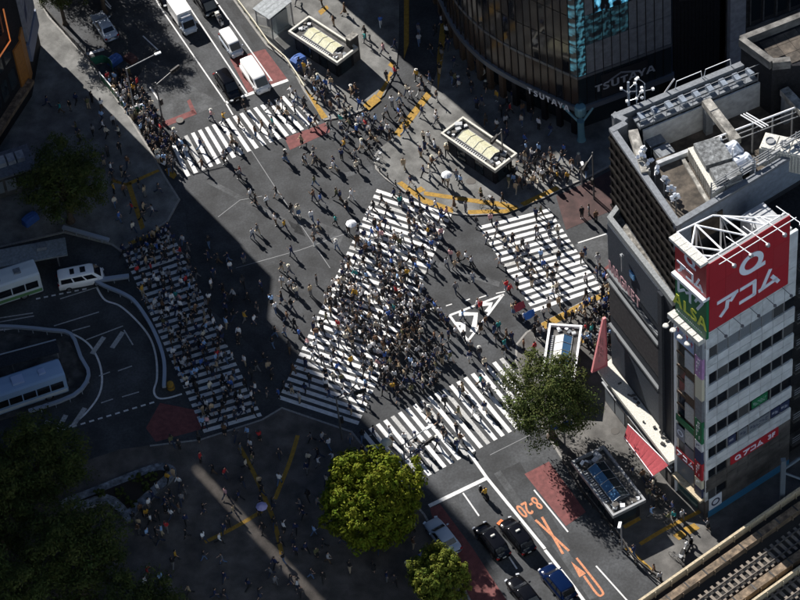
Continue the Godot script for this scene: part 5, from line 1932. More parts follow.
func make_trees() -> void:
	var dense := crown(1.0, 1.0, 640, 52, 0.042, 7, 0.135)
	var dense2 := crown(1.0, 1.0, 420, 56, 0.055, 77, 0.16)
	var loose := crown(1.0, 1.0, 200, 95, 0.034, 19, 0.25)
	var loose2 := crown(1.0, 1.0, 170, 90, 0.036, 31, 0.26)
	tree("rounded bright yellow-green tree at the plaza edge, half in sunlight", Vector2(-4.58, 29.64), 4.7, 5.0, 6.3, dense, M.leaf_bright)
	tree("small rounded green tree beside the silver car at the bottom edge", Vector2(0.72, 37.87), 2.75, 3.1, 4.3, dense2, M.leaf_bright2, 1.3)
	tree("loose green street tree in front of the white-framed subway entrance", Vector2(13.12, 19.58), 4.35, 4.2, 6.0, loose, M.leaf_green)
	tree("dark shaded tree on the left pavement above the bus lane", Vector2(-33.19, -15.75), 4.3, 4.0, 6.2, loose2, M.leaf_green, 0.6)
	tree("dark tree in the lower left plaza above the planting bed", Vector2(-35.85, 20.40), 4.6, 4.2, 6.2, loose, M.leaf_green, 2.0)
	tree("dark tree at the lower left, left of the planting bed", Vector2(-40.01, 25.58), 4.6, 4.5, 6.6, loose2, M.leaf_green, 3.0)
	tree("dark tree at the lower left, below the planting bed", Vector2(-32.45, 32.45), 5.0, 4.6, 6.6, loose, M.leaf_green, 4.0)
	tree("dark tree in the bottom left corner", Vector2(-39.52, 36.28), 4.8, 4.6, 6.6, loose2, M.leaf_green, 5.0)
	tree("dark tree at the bottom edge left of the streak of light", Vector2(-26.54, 40.26), 4.2, 4.2, 6.2, loose2, M.leaf_green, 1.0)
	# trees beyond the top edge whose shade falls on the avenue
	for q in [[Vector2(-26.49, -45.24), 3.9, "street tree beyond the top edge, shading the silver car"], [Vector2(-31.19, -51.19), 4.1, "street tree beyond the top edge, shading the left lane"], [Vector2(-35.29, -59.87), 4.2, "street tree beyond the top edge, farther up the avenue"], [Vector2(-27.04, -60.21), 3.4, "street tree beyond the top edge, nearest the lane line"], [Vector2(-24.00, -38.81), 3.3, "street tree beyond the top edge, shading the lane arrows"], [Vector2(-28.43, -37.64), 2.8, "street tree beyond the top edge, shading the waiting crowd"]]:
		var w: Vector2 = q[0] - Vector2(cos(SUN_AZ), sin(SUN_AZ)) * 9.5
		tree(q[2], w, q[1], 3.2, 6.6, loose, M.leaf_green, w.x, 0.0)

# ---------------------------------------------------------------- vehicles (front towards +z)
func SM() -> SurfaceTool:
	var st := SurfaceTool.new()
	st.begin(Mesh.PRIMITIVE_TRIANGLES)
	st.set_smooth_group(0)
	return st

func loft(st: SurfaceTool, rings: Array, close_ends := true) -> void:
	for i in rings.size() - 1:
		var a: PackedVector3Array = rings[i]
		var b: PackedVector3Array = rings[i + 1]
		for k in a.size():
			var k2 := (k + 1) % a.size()
			quad(st, a[k], a[k2], b[k2], b[k])
	if close_ends:
		for e in [0, rings.size() - 1]:
			var r: PackedVector3Array = rings[e]
			var c := Vector3.ZERO
			for p in r:
				c += p / r.size()
			for k in r.size():
				tri(st, c, r[k], r[(k + 1) % r.size()])

# station rows: z, half width, sill height, belt height, crown height
func shell(st: SurfaceTool, rows: Array) -> void:
	var rings := []
	for s in rows:
		var w: float = s[1]
		var p := PackedVector3Array()
		for q in [[-0.86, s[2]], [-0.97, s[2] + 0.1], [-1.0, lerpf(s[2], s[3], 0.55)], [-0.965, s[3] - 0.05], [-0.88, s[3]], [-0.45, s[4]], [0.0, s[4] + 0.015], [0.45, s[4]], [0.88, s[3]], [0.965, s[3] - 0.05], [1.0, lerpf(s[2], s[3], 0.55)], [0.97, s[2] + 0.1], [0.86, s[2]], [0.0, s[2] - 0.02]]:
			p.append(Vector3(q[0] * w, q[1], s[0]))
		rings.append(p)
	loft(st, rings)

func cell(a: Vector3, b: Vector3, c: Vector3, d: Vector3, u: float, v: float) -> Vector3:
	return a.lerp(b, u).lerp(d.lerp(c, u), v)

func pane_on(st: SurfaceTool, q: Array, u0: float, u1: float, v0: float, v1: float, off: float) -> void:
	var n: Vector3 = (q[1] - q[0]).cross(q[3] - q[0]).normalized()
	var mid: Vector3 = (q[0] + q[2]) * 0.5
	if n.dot(mid - Vector3(0, 0.9, 0)) < 0:
		n = -n
	var p := []
	for e in [[u0, v0], [u1, v0], [u1, v1], [u0, v1]]:
		p.append(cell(q[0], q[1], q[2], q[3], e[0], e[1]))
	var inner := n * -0.02
	var outer := n * off
	quad(st, p[0] + outer, p[1] + outer, p[2] + outer, p[3] + outer)
	for k in 4:
		quad(st, p[k] + outer, p[(k + 1) % 4] + outer, p[(k + 1) % 4] + inner, p[k] + inner)

func wheel(t: Node3D, x: float, z: float, r: float, w := 0.2) -> void:
	var st := ST()
	var s := signf(x)
	var prof := [Vector2(r * 0.6, w * 0.5), Vector2(r * 0.94, w * 0.5), Vector2(r, w * 0.35), Vector2(r, -w * 0.35), Vector2(r * 0.94, -w * 0.5), Vector2(r * 0.3, -w * 0.5)]
	for i in prof.size() - 1:
		for k in 18:
			var a := TAU * k / 18
			var b := TAU * (k + 1) / 18
			var p: Vector2 = prof[i]
			var q: Vector2 = prof[i + 1]
			quad(st, Vector3(x + s * p.y, r + cos(a) * p.x, z + sin(a) * p.x), Vector3(x + s * q.y, r + cos(a) * q.x, z + sin(a) * q.x), Vector3(x + s * q.y, r + cos(b) * q.x, z + sin(b) * q.x), Vector3(x + s * p.y, r + cos(b) * p.x, z + sin(b) * p.x))
	var wh := put(st, "wheel", M.tyre, t)
	st = ST()
	for k in 18:
		var a := TAU * k / 18
		var b := TAU * (k + 1) / 18
		tri(st, Vector3(x + s * w * 0.42, r, z), Vector3(x + s * w * 0.48, r + cos(a) * r * 0.62, z + sin(a) * r * 0.62), Vector3(x + s * w * 0.48, r + cos(b) * r * 0.62, z + sin(b) * r * 0.62))
	put(st, "rim", M.alloy, wh)

# P: length, width, rows (body), cabin [z rear base, z front base, z rear roof, z front roof, belt, roof], paint
func car(called: String, label: String, category: String, at: Vector2, dirv: Vector2, P: Dictionary) -> Node3D:
	var t := thing(called, label, category, v3(at, 0.004), atan2(dirv.x, dirv.y), "vehicles waiting at the crossing")
	var w: float = P.width * 0.5
	var st := SM()
	shell(st, P.rows)
	put(st, "body", M[P.paint], t)
	var c: Array = P.cabin
	var wb := w * 0.9
	var wr: float = w * P.get("roof_width", 0.74)
	var yb: float = c[4] - 0.03
	var yr: float = c[5]
	var B := [Vector3(-wb, yb, c[0]), Vector3(wb, yb, c[0]), Vector3(wb, yb, c[1]), Vector3(-wb, yb, c[1])]
	var R := [Vector3(-wr, yr, c[2]), Vector3(wr, yr, c[2]), Vector3(wr, yr, c[3]), Vector3(-wr, yr, c[3])]
	st = SM()
	# rounded cabin: several rings between belt and roof
	var rings := []
	for lv in [[0.0, 0.0, 0.0], [0.85, 0.85, 0.0], [0.97, 0.95, 0.03], [1.0, 1.0, 0.12], [1.02, 1.0, 0.4]]:
		var p := PackedVector3Array()
		for k in 4:
			var cur: Vector3 = B[k].lerp(R[k], lv[0])
			var nxt: Vector3 = B[(k + 1) % 4].lerp(R[(k + 1) % 4], lv[0])
			var cen := Vector3(0, cur.y, (c[2] + c[3]) * 0.5)
			cur = cur.lerp(Vector3(cen.x, cur.y, cen.z), lv[2])
			nxt = nxt.lerp(Vector3(cen.x, nxt.y, cen.z), lv[2])
			cur.y = lerpf(yb, yr, minf(lv[0], 1.0)) + (0.04 if lv[2] > 0.2 else 0.0)
			nxt.y = cur.y
			p.append(cur.lerp(nxt, 0.06))
			p.append(cur.lerp(nxt, 0.5) + (cur.lerp(nxt, 0.5) - cen) * 0.02)
			p.append(cur.lerp(nxt, 0.94))
		rings.append(p)
	loft(st, rings)
	put(st, "roof", M[P.get("roof_paint", P.paint)], t)
	st = ST()
	pane_on(st, [B[3], B[2], R[2], R[3]], 0.08, 0.92, 0.08, 0.86, 0.06)
	put(st, "windscreen", M.glass_dark, t)
	st = ST()
	pane_on(st, [B[0], B[1], R[1], R[0]], 0.1, 0.9, 0.25, 0.84, 0.06)
	put(st, "rear_window", M.glass_dark, t)
	for s in [[B[0], B[3], R[3], R[0]], [B[1], B[2], R[2], R[1]]]:
		for k in P.get("side_windows", [[0.12, 0.5], [0.54, 0.9]]):
			st = ST()
			pane_on(st, s, k[0], k[1], 0.16, 0.84, 0.04)
			put(st, "side_window", M.glass_dark, t)
	var L: float = P.length * 0.5
	for s in [-1, 1]:
		wheel(t, s * (w - 0.1), L * 0.6, P.get("wheel", 0.31))
		wheel(t, s * (w - 0.1), -L * 0.58, P.get("wheel", 0.31))
		st = ST()
		box(st, Vector3(s * w * 0.72, P.get("lamp_y", 0.66), L - 0.06), Vector3(w * 0.36, 0.14, 0.16), Basis(Vector3.UP, s * 0.35))
		put(st, "headlight", M.lamp_clear, t)
		st = ST()
		box(st, Vector3(s * w * 0.78, P.get("tail_y", 0.78), -L + 0.05), Vector3(w * 0.3, 0.16, 0.12), Basis(Vector3.UP, -s * 0.3))
		put(st, "tail_light", M.lamp_red, t)
		st = ST()
		box(st, Vector3(s * (w + 0.1), yb + 0.12, c[1] - 0.35), Vector3(0.2, 0.13, 0.1))
		put(st, "mirror", M[P.paint], t)
	st = ST()
	box(st, Vector3(0, 0.5, L - 0.0), Vector3(0.34, 0.12, 0.03))
	put(st, "number_plate", M.plate, t)
	st = ST()
	box(st, Vector3(0, 0.62, -L + 0.0), Vector3(0.34, 0.12, 0.03))
	put(st, "number_plate", M.plate, t)
	st = ST()
	box(st, Vector3(0, 0.36, L - 0.02), Vector3(P.width * 0.6, 0.12, 0.06))
	put(st, "grille", M.tyre, t)
	if P.has("roof_lamp"):
		st = ST()
		box(st, Vector3(0, yr + 0.12, (c[2] + c[3]) * 0.5 + 0.3), Vector3(0.42, 0.16, 0.16))
		put(st, "roof_lamp", M.roof_white, t)
	return t

func sedan(paint: String, more := {}) -> Dictionary:
	var d := {"length": 4.6, "width": 1.76, "paint": paint, "rows": [[-2.3, 0.66, 0.34, 0.72, 0.76], [-2.22, 0.78, 0.26, 0.86, 0.9], [-1.9, 0.85, 0.2, 0.93, 0.97], [-1.2, 0.88, 0.19, 0.94, 0.98], [0.0, 0.88, 0.19, 0.92, 0.95], [0.8, 0.88, 0.19, 0.9, 0.94], [1.5, 0.86, 0.2, 0.82, 0.88], [2.05, 0.8, 0.22, 0.72, 0.78], [2.24, 0.7, 0.28, 0.62, 0.66], [2.3, 0.58, 0.36, 0.54, 0.56]], "cabin": [-1.75, 1.0, -1.1, 0.25, 0.93, 1.46]}
	d.merge(more, true)
	return d

func taxi(paint: String, more := {}) -> Dictionary:
	var d := {"length": 4.5, "width": 1.72, "paint": paint, "rows": [[-2.25, 0.7, 0.34, 0.8, 0.84], [-2.18, 0.8, 0.26, 0.95, 0.98], [-1.6, 0.85, 0.2, 0.98, 1.0], [0.0, 0.86, 0.19, 0.97, 1.0], [0.95, 0.86, 0.19, 0.95, 1.0], [1.6, 0.84, 0.2, 0.9, 0.95], [2.05, 0.79, 0.22, 0.8, 0.85], [2.2, 0.7, 0.28, 0.66, 0.7], [2.25, 0.58, 0.36, 0.56, 0.58]], "cabin": [-2.1, 1.3, -1.7, 0.55, 0.97, 1.7], "roof_width": 0.78, "side_windows": [[0.08, 0.32], [0.35, 0.62], [0.65, 0.9]], "roof_lamp": true}
	d.merge(more, true)
	return d

func no_lamp(d: Dictionary) -> Dictionary:
	d.erase("roof_lamp")
	return d

func van(paint: String, more := {}) -> Dictionary:
	var d := {"length": 4.7, "width": 1.72, "paint": paint, "rows": [[-2.35, 0.8, 0.34, 1.05, 1.07], [-2.3, 0.84, 0.28, 1.1, 1.12], [0.0, 0.86, 0.24, 1.1, 1.12], [1.8, 0.86, 0.24, 1.08, 1.1], [2.15, 0.82, 0.26, 0.98, 1.02], [2.3, 0.74, 0.3, 0.8, 0.84], [2.35, 0.62, 0.36, 0.66, 0.7]], "cabin": [-2.32, 2.12, -2.22, 1.35, 1.1, 1.96], "roof_width": 0.86, "side_windows": [[0.66, 0.9]], "lamp_y": 0.78, "tail_y": 1.1}
	d.merge(more, true)
	return d

func bus(label: String, at: Vector2, dirv: Vector2, paint: String, skirt: String, roof: String) -> void:
	var t := thing("city_bus", label, "bus", v3(at, 0.004), atan2(dirv.x, dirv.y), "city buses")
	var L := 5.25
	var st := ST()
	var rings := []
	for s in [[-L, 0.94, 0.0], [-L + 0.12, 1.0, 0.04], [L - 0.25, 1.0, 0.04], [L - 0.05, 0.97, 0.0], [L, 0.9, -0.06]]:
		var p := PackedVector3Array()
		for q in [[-1.2, 0.32], [-1.25, 0.5], [-1.25, 2.5], [-1.18, 2.85], [-0.95, 2.98], [0.0, 3.03], [0.95, 2.98], [1.18, 2.85], [1.25, 2.5], [1.25, 0.5], [1.2, 0.32]]:
			p.append(Vector3(q[0] * s[1], q[1] + (s[2] if q[1] > 2.6 else 0.0), s[0]))
		rings.append(p)
	loft(st, rings)
	put(st, "body", M[paint], t)
	for sx in [-1, 1]:
		st = ST()
		box(st, Vector3(sx * 1.255, 0.75, 0), Vector3(0.02, 0.4, L * 1.96))
		put(st, "side_stripe", M[skirt], t)
		for k in 7:
			st = ST()
			box(st, Vector3(sx * 1.258, 1.75, -4.3 + k * 1.42), Vector3(0.03, 0.95, 1.3))
			put(st, "side_window", M.glass_dark, t)
		for z in [-2.9, 3.2]:
			wheel(t, sx * 1.12, z, 0.48, 0.28)
		st = ST()
		box(st, Vector3(sx * 0.85, 0.75, L + 0.005), Vector3(0.36, 0.2, 0.05))
		put(st, "headlight", M.lamp_clear, t)
		st = ST()
		box(st, Vector3(sx * 1.38, 2.3, L + 0.1), Vector3(0.16, 0.36, 0.12))
		put(st, "mirror", M.tyre, t)
	st = ST()
	box(st, Vector3(0, 1.75, L + 0.0), Vector3(2.1, 1.15, 0.06))
	put(st, "windscreen", M.glass_dark, t)
	st = ST()
	box(st, Vector3(0, 2.62, L + 0.0), Vector3(1.9, 0.28, 0.08))
	put(st, "route_display", M.tyre, t)
	for q in [[-2.6, 2.6, 1.5], [0.7, 1.2, 1.1], [3.2, 0.7, 0.7]]:
		st = ST()
		box(st, Vector3(0, 3.1, q[0]), Vector3(q[2], 0.22, q[1]))
		box(st, Vector3(0, 3.22, q[0]), Vector3(q[2] - 0.1, 0.05, q[1] - 0.1))
		put(st, "roof_unit", M[roof], t)

func scooter(label: String, at: Vector2, dirv: Vector2, paint: String) -> Node3D:
	var t := thing("motor_scooter", label, "scooter", v3(at, ground_at(at) + 0.004), atan2(dirv.x, dirv.y))
	for z in [0.62, -0.58]:
		var st := ST()
		for k in 14:
			var a := TAU * k / 14
			var b := TAU * (k + 1) / 14
			for q in [[0.27, 0.06, 0.27, -0.06], [0.16, 0.06, 0.27, 0.06], [0.27, -0.06, 0.16, -0.06]]:
				quad(st, Vector3(q[1], 0.27 + cos(a) * q[0], z + sin(a) * q[0]), Vector3(q[1], 0.27 + cos(b) * q[0], z + sin(b) * q[0]), Vector3(q[3], 0.27 + cos(b) * q[2], z + sin(b) * q[2]), Vector3(q[3], 0.27 + cos(a) * q[2], z + sin(a) * q[2]))
		put(st, "wheel", M.tyre, t)
	var st := ST()
	var rings := []
	for s in [[-0.85, 0.1, 0.5, 0.72], [-0.7, 0.17, 0.42, 0.8], [-0.2, 0.18, 0.36, 0.76], [0.0, 0.15, 0.26, 0.4], [0.35, 0.16, 0.26, 0.4], [0.5, 0.17, 0.3, 0.95], [0.62, 0.12, 0.5, 1.02], [0.7, 0.06, 0.6, 0.9]]:
		rings.append(PackedVector3Array([Vector3(-s[1], s[2], s[0]), Vector3(-s[1], s[3] - 0.06, s[0]), Vector3(0, s[3], s[0]), Vector3(s[1], s[3] - 0.06, s[0]), Vector3(s[1], s[2], s[0]), Vector3(0, s[2] - 0.04, s[0])]))
	loft(st, rings)
	put(st, "body", M[paint], t)
	st = ST()
	box(st, Vector3(0, 0.81, -0.42), Vector3(0.28, 0.08, 0.66))
	put(st, "saddle", M.tyre, t)
	st = ST()
	tube(st, [Vector3(-0.33, 1.04, 0.42), Vector3(0, 1.08, 0.55), Vector3(0.33, 1.04, 0.42)], 0.02, 6)
	put(st, "handlebar", M.tyre, t)
	st = ST()
	box(st, Vector3(0, 0.95, 0.68), Vector3(0.16, 0.12, 0.06))
	put(st, "headlight", M.lamp_clear, t)
	return t

func bicycle(label: String, at: Vector2, turn: float, m: Material) -> void:
	var t := thing("bicycle", label, "bicycle", v3(at, ground_at(at)), turn, "bicycles and scooters left at the kerb")
	for z in [0.52, -0.52]:
		var st := ST()
		var ringp := []
		for k in 19:
			ringp.append(Vector3(0, 0.33 + cos(TAU * k / 18) * 0.32, z + sin(TAU * k / 18) * 0.32))
		tube(st, ringp, 0.02, 5)
		for k in 6:
			tube(st, [Vector3(0, 0.33, z), ringp[k * 3]], 0.004, 3)
		put(st, "wheel", M.tyre, t)
	var st := ST()
	for q in [[Vector3(0, 0.33, -0.52), Vector3(0, 0.32, -0.08)], [Vector3(0, 0.32, -0.08), Vector3(0, 0.85, -0.2)], [Vector3(0, 0.32, -0.08), Vector3(0, 0.8, 0.36)], [Vector3(0, 0.78, -0.18), Vector3(0, 0.82, 0.36)], [Vector3(0, 0.33, -0.52), Vector3(0, 0.78, -0.18)], [Vector3(0, 0.95, 0.33), Vector3(0, 0.33, 0.52)]]:
		tube(st, q, 0.02, 6)
	put(st, "frame", m, t)
	st = ST()
	box(st, Vector3(0, 0.9, -0.22), Vector3(0.14, 0.06, 0.24))
	put(st, "saddle", M.tyre, t)
	st = ST()
	tube(st, [Vector3(-0.28, 1.0, 0.2), Vector3(0, 0.98, 0.34), Vector3(0.28, 1.0, 0.2)], 0.015, 6)
	put(st, "handlebar", M.steel, t)
	st = ST()
	box(st, Vector3(0, 0.82, 0.58), Vector3(0.34, 0.22, 0.26))
	put(st, "basket", M.rail_grey, t)

func make_vehicles() -> void:
	var down: Vector2 = (Vector2(-13.81, -31.78) - Vector2(-19.96, -47.09)).normalized()
	var up: Vector2 = (Vector2(6.29, 23.63) - Vector2(13.91, 38.98)).normalized()
	# on the upper avenue, coming towards the crossing
	car("delivery_van", "white delivery van stopped at the red stop-line lane", "van", Vector2(-12.86, -33.32), down, van("car_white"))
	car("estate_car", "black seven-seat car stopped beside the white delivery van", "car", Vector2(-15.83, -32.56), down, no_lamp(taxi("car_black", {"length": 4.7})))
	car("boxy_van", "white-roofed grey boxy van behind the white delivery van", "van", Vector2(-15.21, -38.82), down, van("car_silver", {"length": 3.6, "width": 1.5, "roof_paint": "car_white", "side_windows": [[0.08, 0.34], [0.38, 0.62], [0.66, 0.9]], "rows": [[-1.8, 0.7, 0.34, 1.0, 1.02], [-1.75, 0.73, 0.28, 1.04, 1.06], [0.0, 0.75, 0.24, 1.04, 1.06], [1.2, 0.75, 0.24, 1.02, 1.05], [1.6, 0.71, 0.26, 0.94, 0.98], [1.76, 0.64, 0.3, 0.78, 0.82], [1.8, 0.54, 0.36, 0.66, 0.7]], "cabin": [-1.77, 1.5, -1.66, 0.9, 1.04, 1.8]}))
	car("dark_minivan", "black people carrier at the top edge behind the motor scooter", "van", Vector2(-17.87, -46.10), down, van("car_black", {"side_windows": [[0.08, 0.34], [0.38, 0.62], [0.66, 0.9]]}))
	car("grey_car", "silver-grey car parked in tree shade at the top left", "car", Vector2(-29.07, -44.05), -down, sedan("car_silver"))
	car("dark_car", "dark car behind the small truck at the top edge", "car", Vector2(-22.48, -48.47), down, sedan("car_black"))
	# small truck: cab and box body
	var t := car("box_truck", "small truck with a white box body in the outer lane", "truck", Vector2(-20.31, -43.60), down, van("car_silver", {"length": 4.4, "cabin": [0.9, 1.95, 1.0, 1.5, 1.05, 1.85], "rows": [[-2.15, 0.7, 0.45, 0.6, 0.62], [-2.1, 0.74, 0.4, 0.66, 0.68], [0.7, 0.74, 0.4, 0.66, 0.68], [0.85, 0.8, 0.28, 1.05, 1.08], [1.7, 0.8, 0.26, 1.05, 1.08], [2.0, 0.76, 0.26, 0.96, 1.0], [2.15, 0.68, 0.3, 0.76, 0.8], [2.2, 0.6, 0.36, 0.62, 0.66]], "side_windows": [[0.2, 0.8]]}))
	var st := ST()
	box(st, Vector3(0, 1.5, -0.72), Vector3(1.72, 1.6, 2.9))
	box(st, Vector3(0, 2.33, -0.72), Vector3(1.66, 0.06, 2.84))
	put(st, "box_body", M.car_white, t)
	st = ST()
	box(st, Vector3(0, 2.0, 0.98), Vector3(1.1, 0.2, 0.3))
	put(st, "cab_deflector", M.car_white, t)
	var s := scooter("delivery scooter with a white rear box between the two vans", Vector2(-16.24, -42.79), down, "car_white")
	st = ST()
	box(st, Vector3(0, 1.1, -0.68), Vector3(0.44, 0.46, 0.44))
	box(st, Vector3(0, 1.35, -0.68), Vector3(0.4, 0.05, 0.4))
	put(st, "rear_box", M.roof_white, s)
	# on the lower road, facing up towards the crossing
	car("pale_sedan", "pale blue-silver sedan in the red kerb lane at the bottom", "car", Vector2(1.52, 30.37), up, sedan("car_silver"))
	car("black_taxi", "black taxi in the middle lane beside the pale sedan", "taxi", Vector2(6.04, 31.58), up, taxi("car_black"))
	car("orange_nosed_taxi", "black taxi with orange front corner nearest the centre line", "taxi", Vector2(8.43, 31.32), up, taxi("car_black", {"paint": "car_black"}))
	st = ST()
	box(st, Vector3(0.5, 0.74, 2.1), Vector3(0.66, 0.2, 0.36), Basis(Vector3.UP, 0.3))
	var ot: Node3D = get_node("orange_nosed_taxi")
	put(st, "orange_corner", M.car_orange, ot)
	car("black_car", "black car at the bottom edge behind the black taxi", "car", Vector2(8.44, 38.01), up, sedan("car_black"))
	car("blue_car", "deep blue car at the bottom edge beside the centre line", "car", Vector2(11.61, 37.19), up, no_lamp(taxi("car_blue")))
	scooter("motor scooter waiting at the lower stop line", Vector2(5.87, 25.87), up, "car_black")
	# the terminal on the left
	var ta: Vector2 = (Vector2(-33.28, 5.86) - Vector2(-40.03, 7.84)).normalized()
	bus("pale bus with a green stripe on the upper terminal lane", Vector2(-41.42, -5.99), (Vector2(-36.49, -6.76) - Vector2(-40.60, -5.59)).normalized(), "bus_cream", "bus_green", "panel_grey")
	bus("pale blue bus parked at the shaded terminal island", Vector2(-38.96, 7.72), ta, "bus_blue", "bus_cream", "panel_blue")
	car("white_minivan", "white people carrier with roof hatches leaving the bus lane", "van", Vector2(-32.16, -7.07), (Vector2(-29.78, -7.41) - Vector2(-34.43, -6.86)).normalized(), van("car_white", {"side_windows": [[0.06, 0.34], [0.38, 0.64], [0.68, 0.92]], "length": 4.8}))
	var wm: Node3D = get_node("white_minivan")
	for q in [[0.35, 0.55], [-0.75, 0.45]]:
		st = ST()
		box(st, Vector3(0, 2.02, q[0]), Vector3(0.75, 0.03, q[1]))
		put(st, "roof_hatch", M.glass_dark, wm)
	# bicycles and scooters left at the kerbs
	bicycle("bicycle leaning nose-in at the curved kerb, nearest the crosswalk", Vector2(-1.12, -19.35), 0.9, M.iron)
	bicycle("bicycle at the curved kerb, second from the crosswalk", Vector2(-0.85, -20.04), 1.0, M.steel)
	bicycle("bicycle parked on the corner pavement by the yellow strip", Vector2(9.91, -11.49), 2.2, M.iron)
	bicycle("bicycle parked beside the viaduct wall", Vector2(22.84, 35.63), 0.8, M.steel)
	scooter("white scooter parked beside the viaduct wall", Vector2(23.68, 35.06), Vector2(0.5, -0.8), "car_white")
	scooter("black scooter parked beside the viaduct wall", Vector2(24.20, 34.66), Vector2(0.5, -0.8), "car_black")

# ---------------------------------------------------------------- street furniture
func make_street_things() -> void:
	var st: SurfaceTool
	# traffic signals: pole, arm, heads
	var sig := [[Vector2(-23.12, -28.84), Vector2(0.75, -0.66), "traffic signal on the west kerb beside the red corner mark", 6.0, 3.4], [Vector2(21.05, -10.78), Vector2(-0.5, 0.86), "traffic signal on the pavement left of the red paving", 7.0, 2.6], [Vector2(-7.10, 17.07), Vector2(0.9, -0.2), "traffic signal at the plaza edge below the diagonal crossing", 6.5, 3.0], [Vector2(-1.45, 25.21), Vector2(0.8, -0.6), "traffic signal behind the bright rounded tree", 6.2, 4.0], [Vector2(12.29, -16.27), Vector2(-0.6, 0.8), "dark traffic signal beside the second subway entrance", 6.0, 2.0], [Vector2(-18.40, -25.71), Vector2(0.6, 0.8), "traffic signal at the left end of the upper crosswalk", 0.0, 0.0], [Vector2(14.22, 20.97), Vector2(-0.9, 0.1), "signal pole with two blue signs below the street tree", 4.6, 1.2]]
	for q in sig:
		if q[3] == 0.0:
			continue
		var t := thing("traffic_signal", q[2], "traffic light", v3(q[0], ground_at(q[0])), 0.0, "traffic signals")
		var d := v3(q[1].normalized())
		st = ST()
		tube(st, [Vector3.ZERO, Vector3(0, q[3], 0)], 0.1, 8, 0.07)
		put(st, "pole", M.pole_grey, t)
		st = ST()
		tube(st, [Vector3(0, q[3] - 0.4, 0), d * q[4] + Vector3(0, q[3] - 0.1, 0)], 0.06, 8)
		put(st, "arm", M.pole_grey, t)
		st = ST()
		var b := Basis(d, Vector3.UP, d.cross(Vector3.UP))
		box(st, d * (q[4] - 0.6) + Vector3(0, q[3] - 0.2, 0), Vector3(1.25, 0.42, 0.2), b)
		var hd := put(st, "signal_head", M.pole_dark, t)
		for k in 3:
			st = ST()
			var c: Vector3 = d * (q[4] - 0.98 + k * 0.38) + Vector3(0, q[3] - 0.2, 0) + b.z * 0.12
			lathe(st, c, [Vector2(0.15, 0.12), Vector2(0.17, 0.0), Vector2(0.15, -0.12)], 8)
			put(st, "lens_hood", M.pole_dark, hd)
		st = ST()
		box(st, Vector3(0, 2.9, 0) + d * 0.25, Vector3(0.32, 0.8, 0.25), b)
		put(st, "walk_signal", M.pole_dark, t)
		if q[3] == 4.6:
			for k in 2:
				st = ST()
				box(st, Vector3(-0.9 + k * 1.3, 3.3 + k * 0.3, 0.1), Vector3(0.85, 0.8, 0.05))
				put(st, "blue_sign", M.tarp_blue, t)
	# lamp posts
	for q in [[Vector2(-26.00, -29.89), Vector2(0.9, -0.35), 7.5, 3.6, "street lamp with a long arm over the waiting crowd"], [Vector2(18.01, 33.93), Vector2(-0.3, 0.9), 4.6, 0.6, "short lamp post on the right kerb by the viaduct"], [Vector2(20.05, -12.78), Vector2(0.2, 0.9), 3.4, 0.4, "pale post on the pavement below the glass corner column"], [Vector2(-1.23, 23.79), Vector2(0.85, -0.45), 6.8, 2.8, "street lamp reaching over the lower crosswalk"]]:
		var t := thing("street_lamp", q[4], "street lamp", v3(q[0], ground_at(q[0])), 0.0, "street lamps")
		var d := v3(q[1].normalized())
		st = ST()
		tube(st, [Vector3.ZERO, Vector3(0, q[2], 0)], 0.09, 8, 0.06)
		put(st, "pole", M.rail_grey, t)
		st = ST()
		tube(st, [Vector3(0, q[2] - 0.1, 0), d * q[3] + Vector3(0, q[2] + 0.4, 0)], 0.05, 8)
		put(st, "arm", M.rail_grey, t)
		st = ST()
		box(st, d * (q[3] + 0.1) + Vector3(0, q[2] + 0.38, 0), Vector3(0.7, 0.14, 0.28), Basis(d, Vector3.UP, d.cross(Vector3.UP)))
		put(st, "lamp_head", M.steel_white, t)
	# guard rails on the kerbs
	guard_rail("beige guard rail along the kerb beside the vans", pl([-14.21, -45.83, -12.42, -41.70, -11.06, -38.32, -9.44, -35.87, -8.40, -33.23, -7.67, -31.12]), M.beige, 0.85, 0.1)
	guard_rail("pale guard rail along the shaded left pavement edge", pl([-36.27, -49.40, -34.94, -46.76, -31.24, -39.96, -29.55, -36.57]), M.concrete_dark, 0.85, 0.12)
	guard_rail("dark guard rail along the right kerb by the blue-roofed entrance", pl([13.78, 22.99, 14.98, 26.54, 16.48, 29.73, 18.00, 32.64, 18.95, 35.33, 20.69, 37.63]), M.pole_dark, 0.85, 0.1)
	# barrier pen around the waiting crowd at the upper left
	var pen := thing("crowd_barrier", "white-topped green mesh barrier around the waiting crowd, upper left", "barrier")
	var path := pl([-29.66, -36.28, -28.08, -33.26, -26.64, -30.29, -25.00, -30.79])
	st = ST()
	wall_path(st, path, 0.09, 1.05, 1.2)
	put(st, "top_rail", M.steel_white, pen)
	st = ST()
	wall_path(st, path, 0.04, 0.15, 1.04)
	put(st, "mesh_panel", M.net_green, pen)
	for p in path:
		st = ST()
		tube(st, [v3(p, 0), v3(p, 1.25)], 0.05, 6)
		put(st, "post", M.steel_white, pen)
	pen = thing("crowd_barrier", "curved green mesh barrier beside the blue tarpaulins, upper left", "barrier")
	path = smooth_path(pl([-30.61, -38.60, -29.28, -38.86, -28.42, -37.95, -28.23, -36.67]), 4)
	st = ST()
	wall_path(st, path, 0.05, 0.1, 1.2)
	put(st, "mesh_panel", M.net_green, pen)
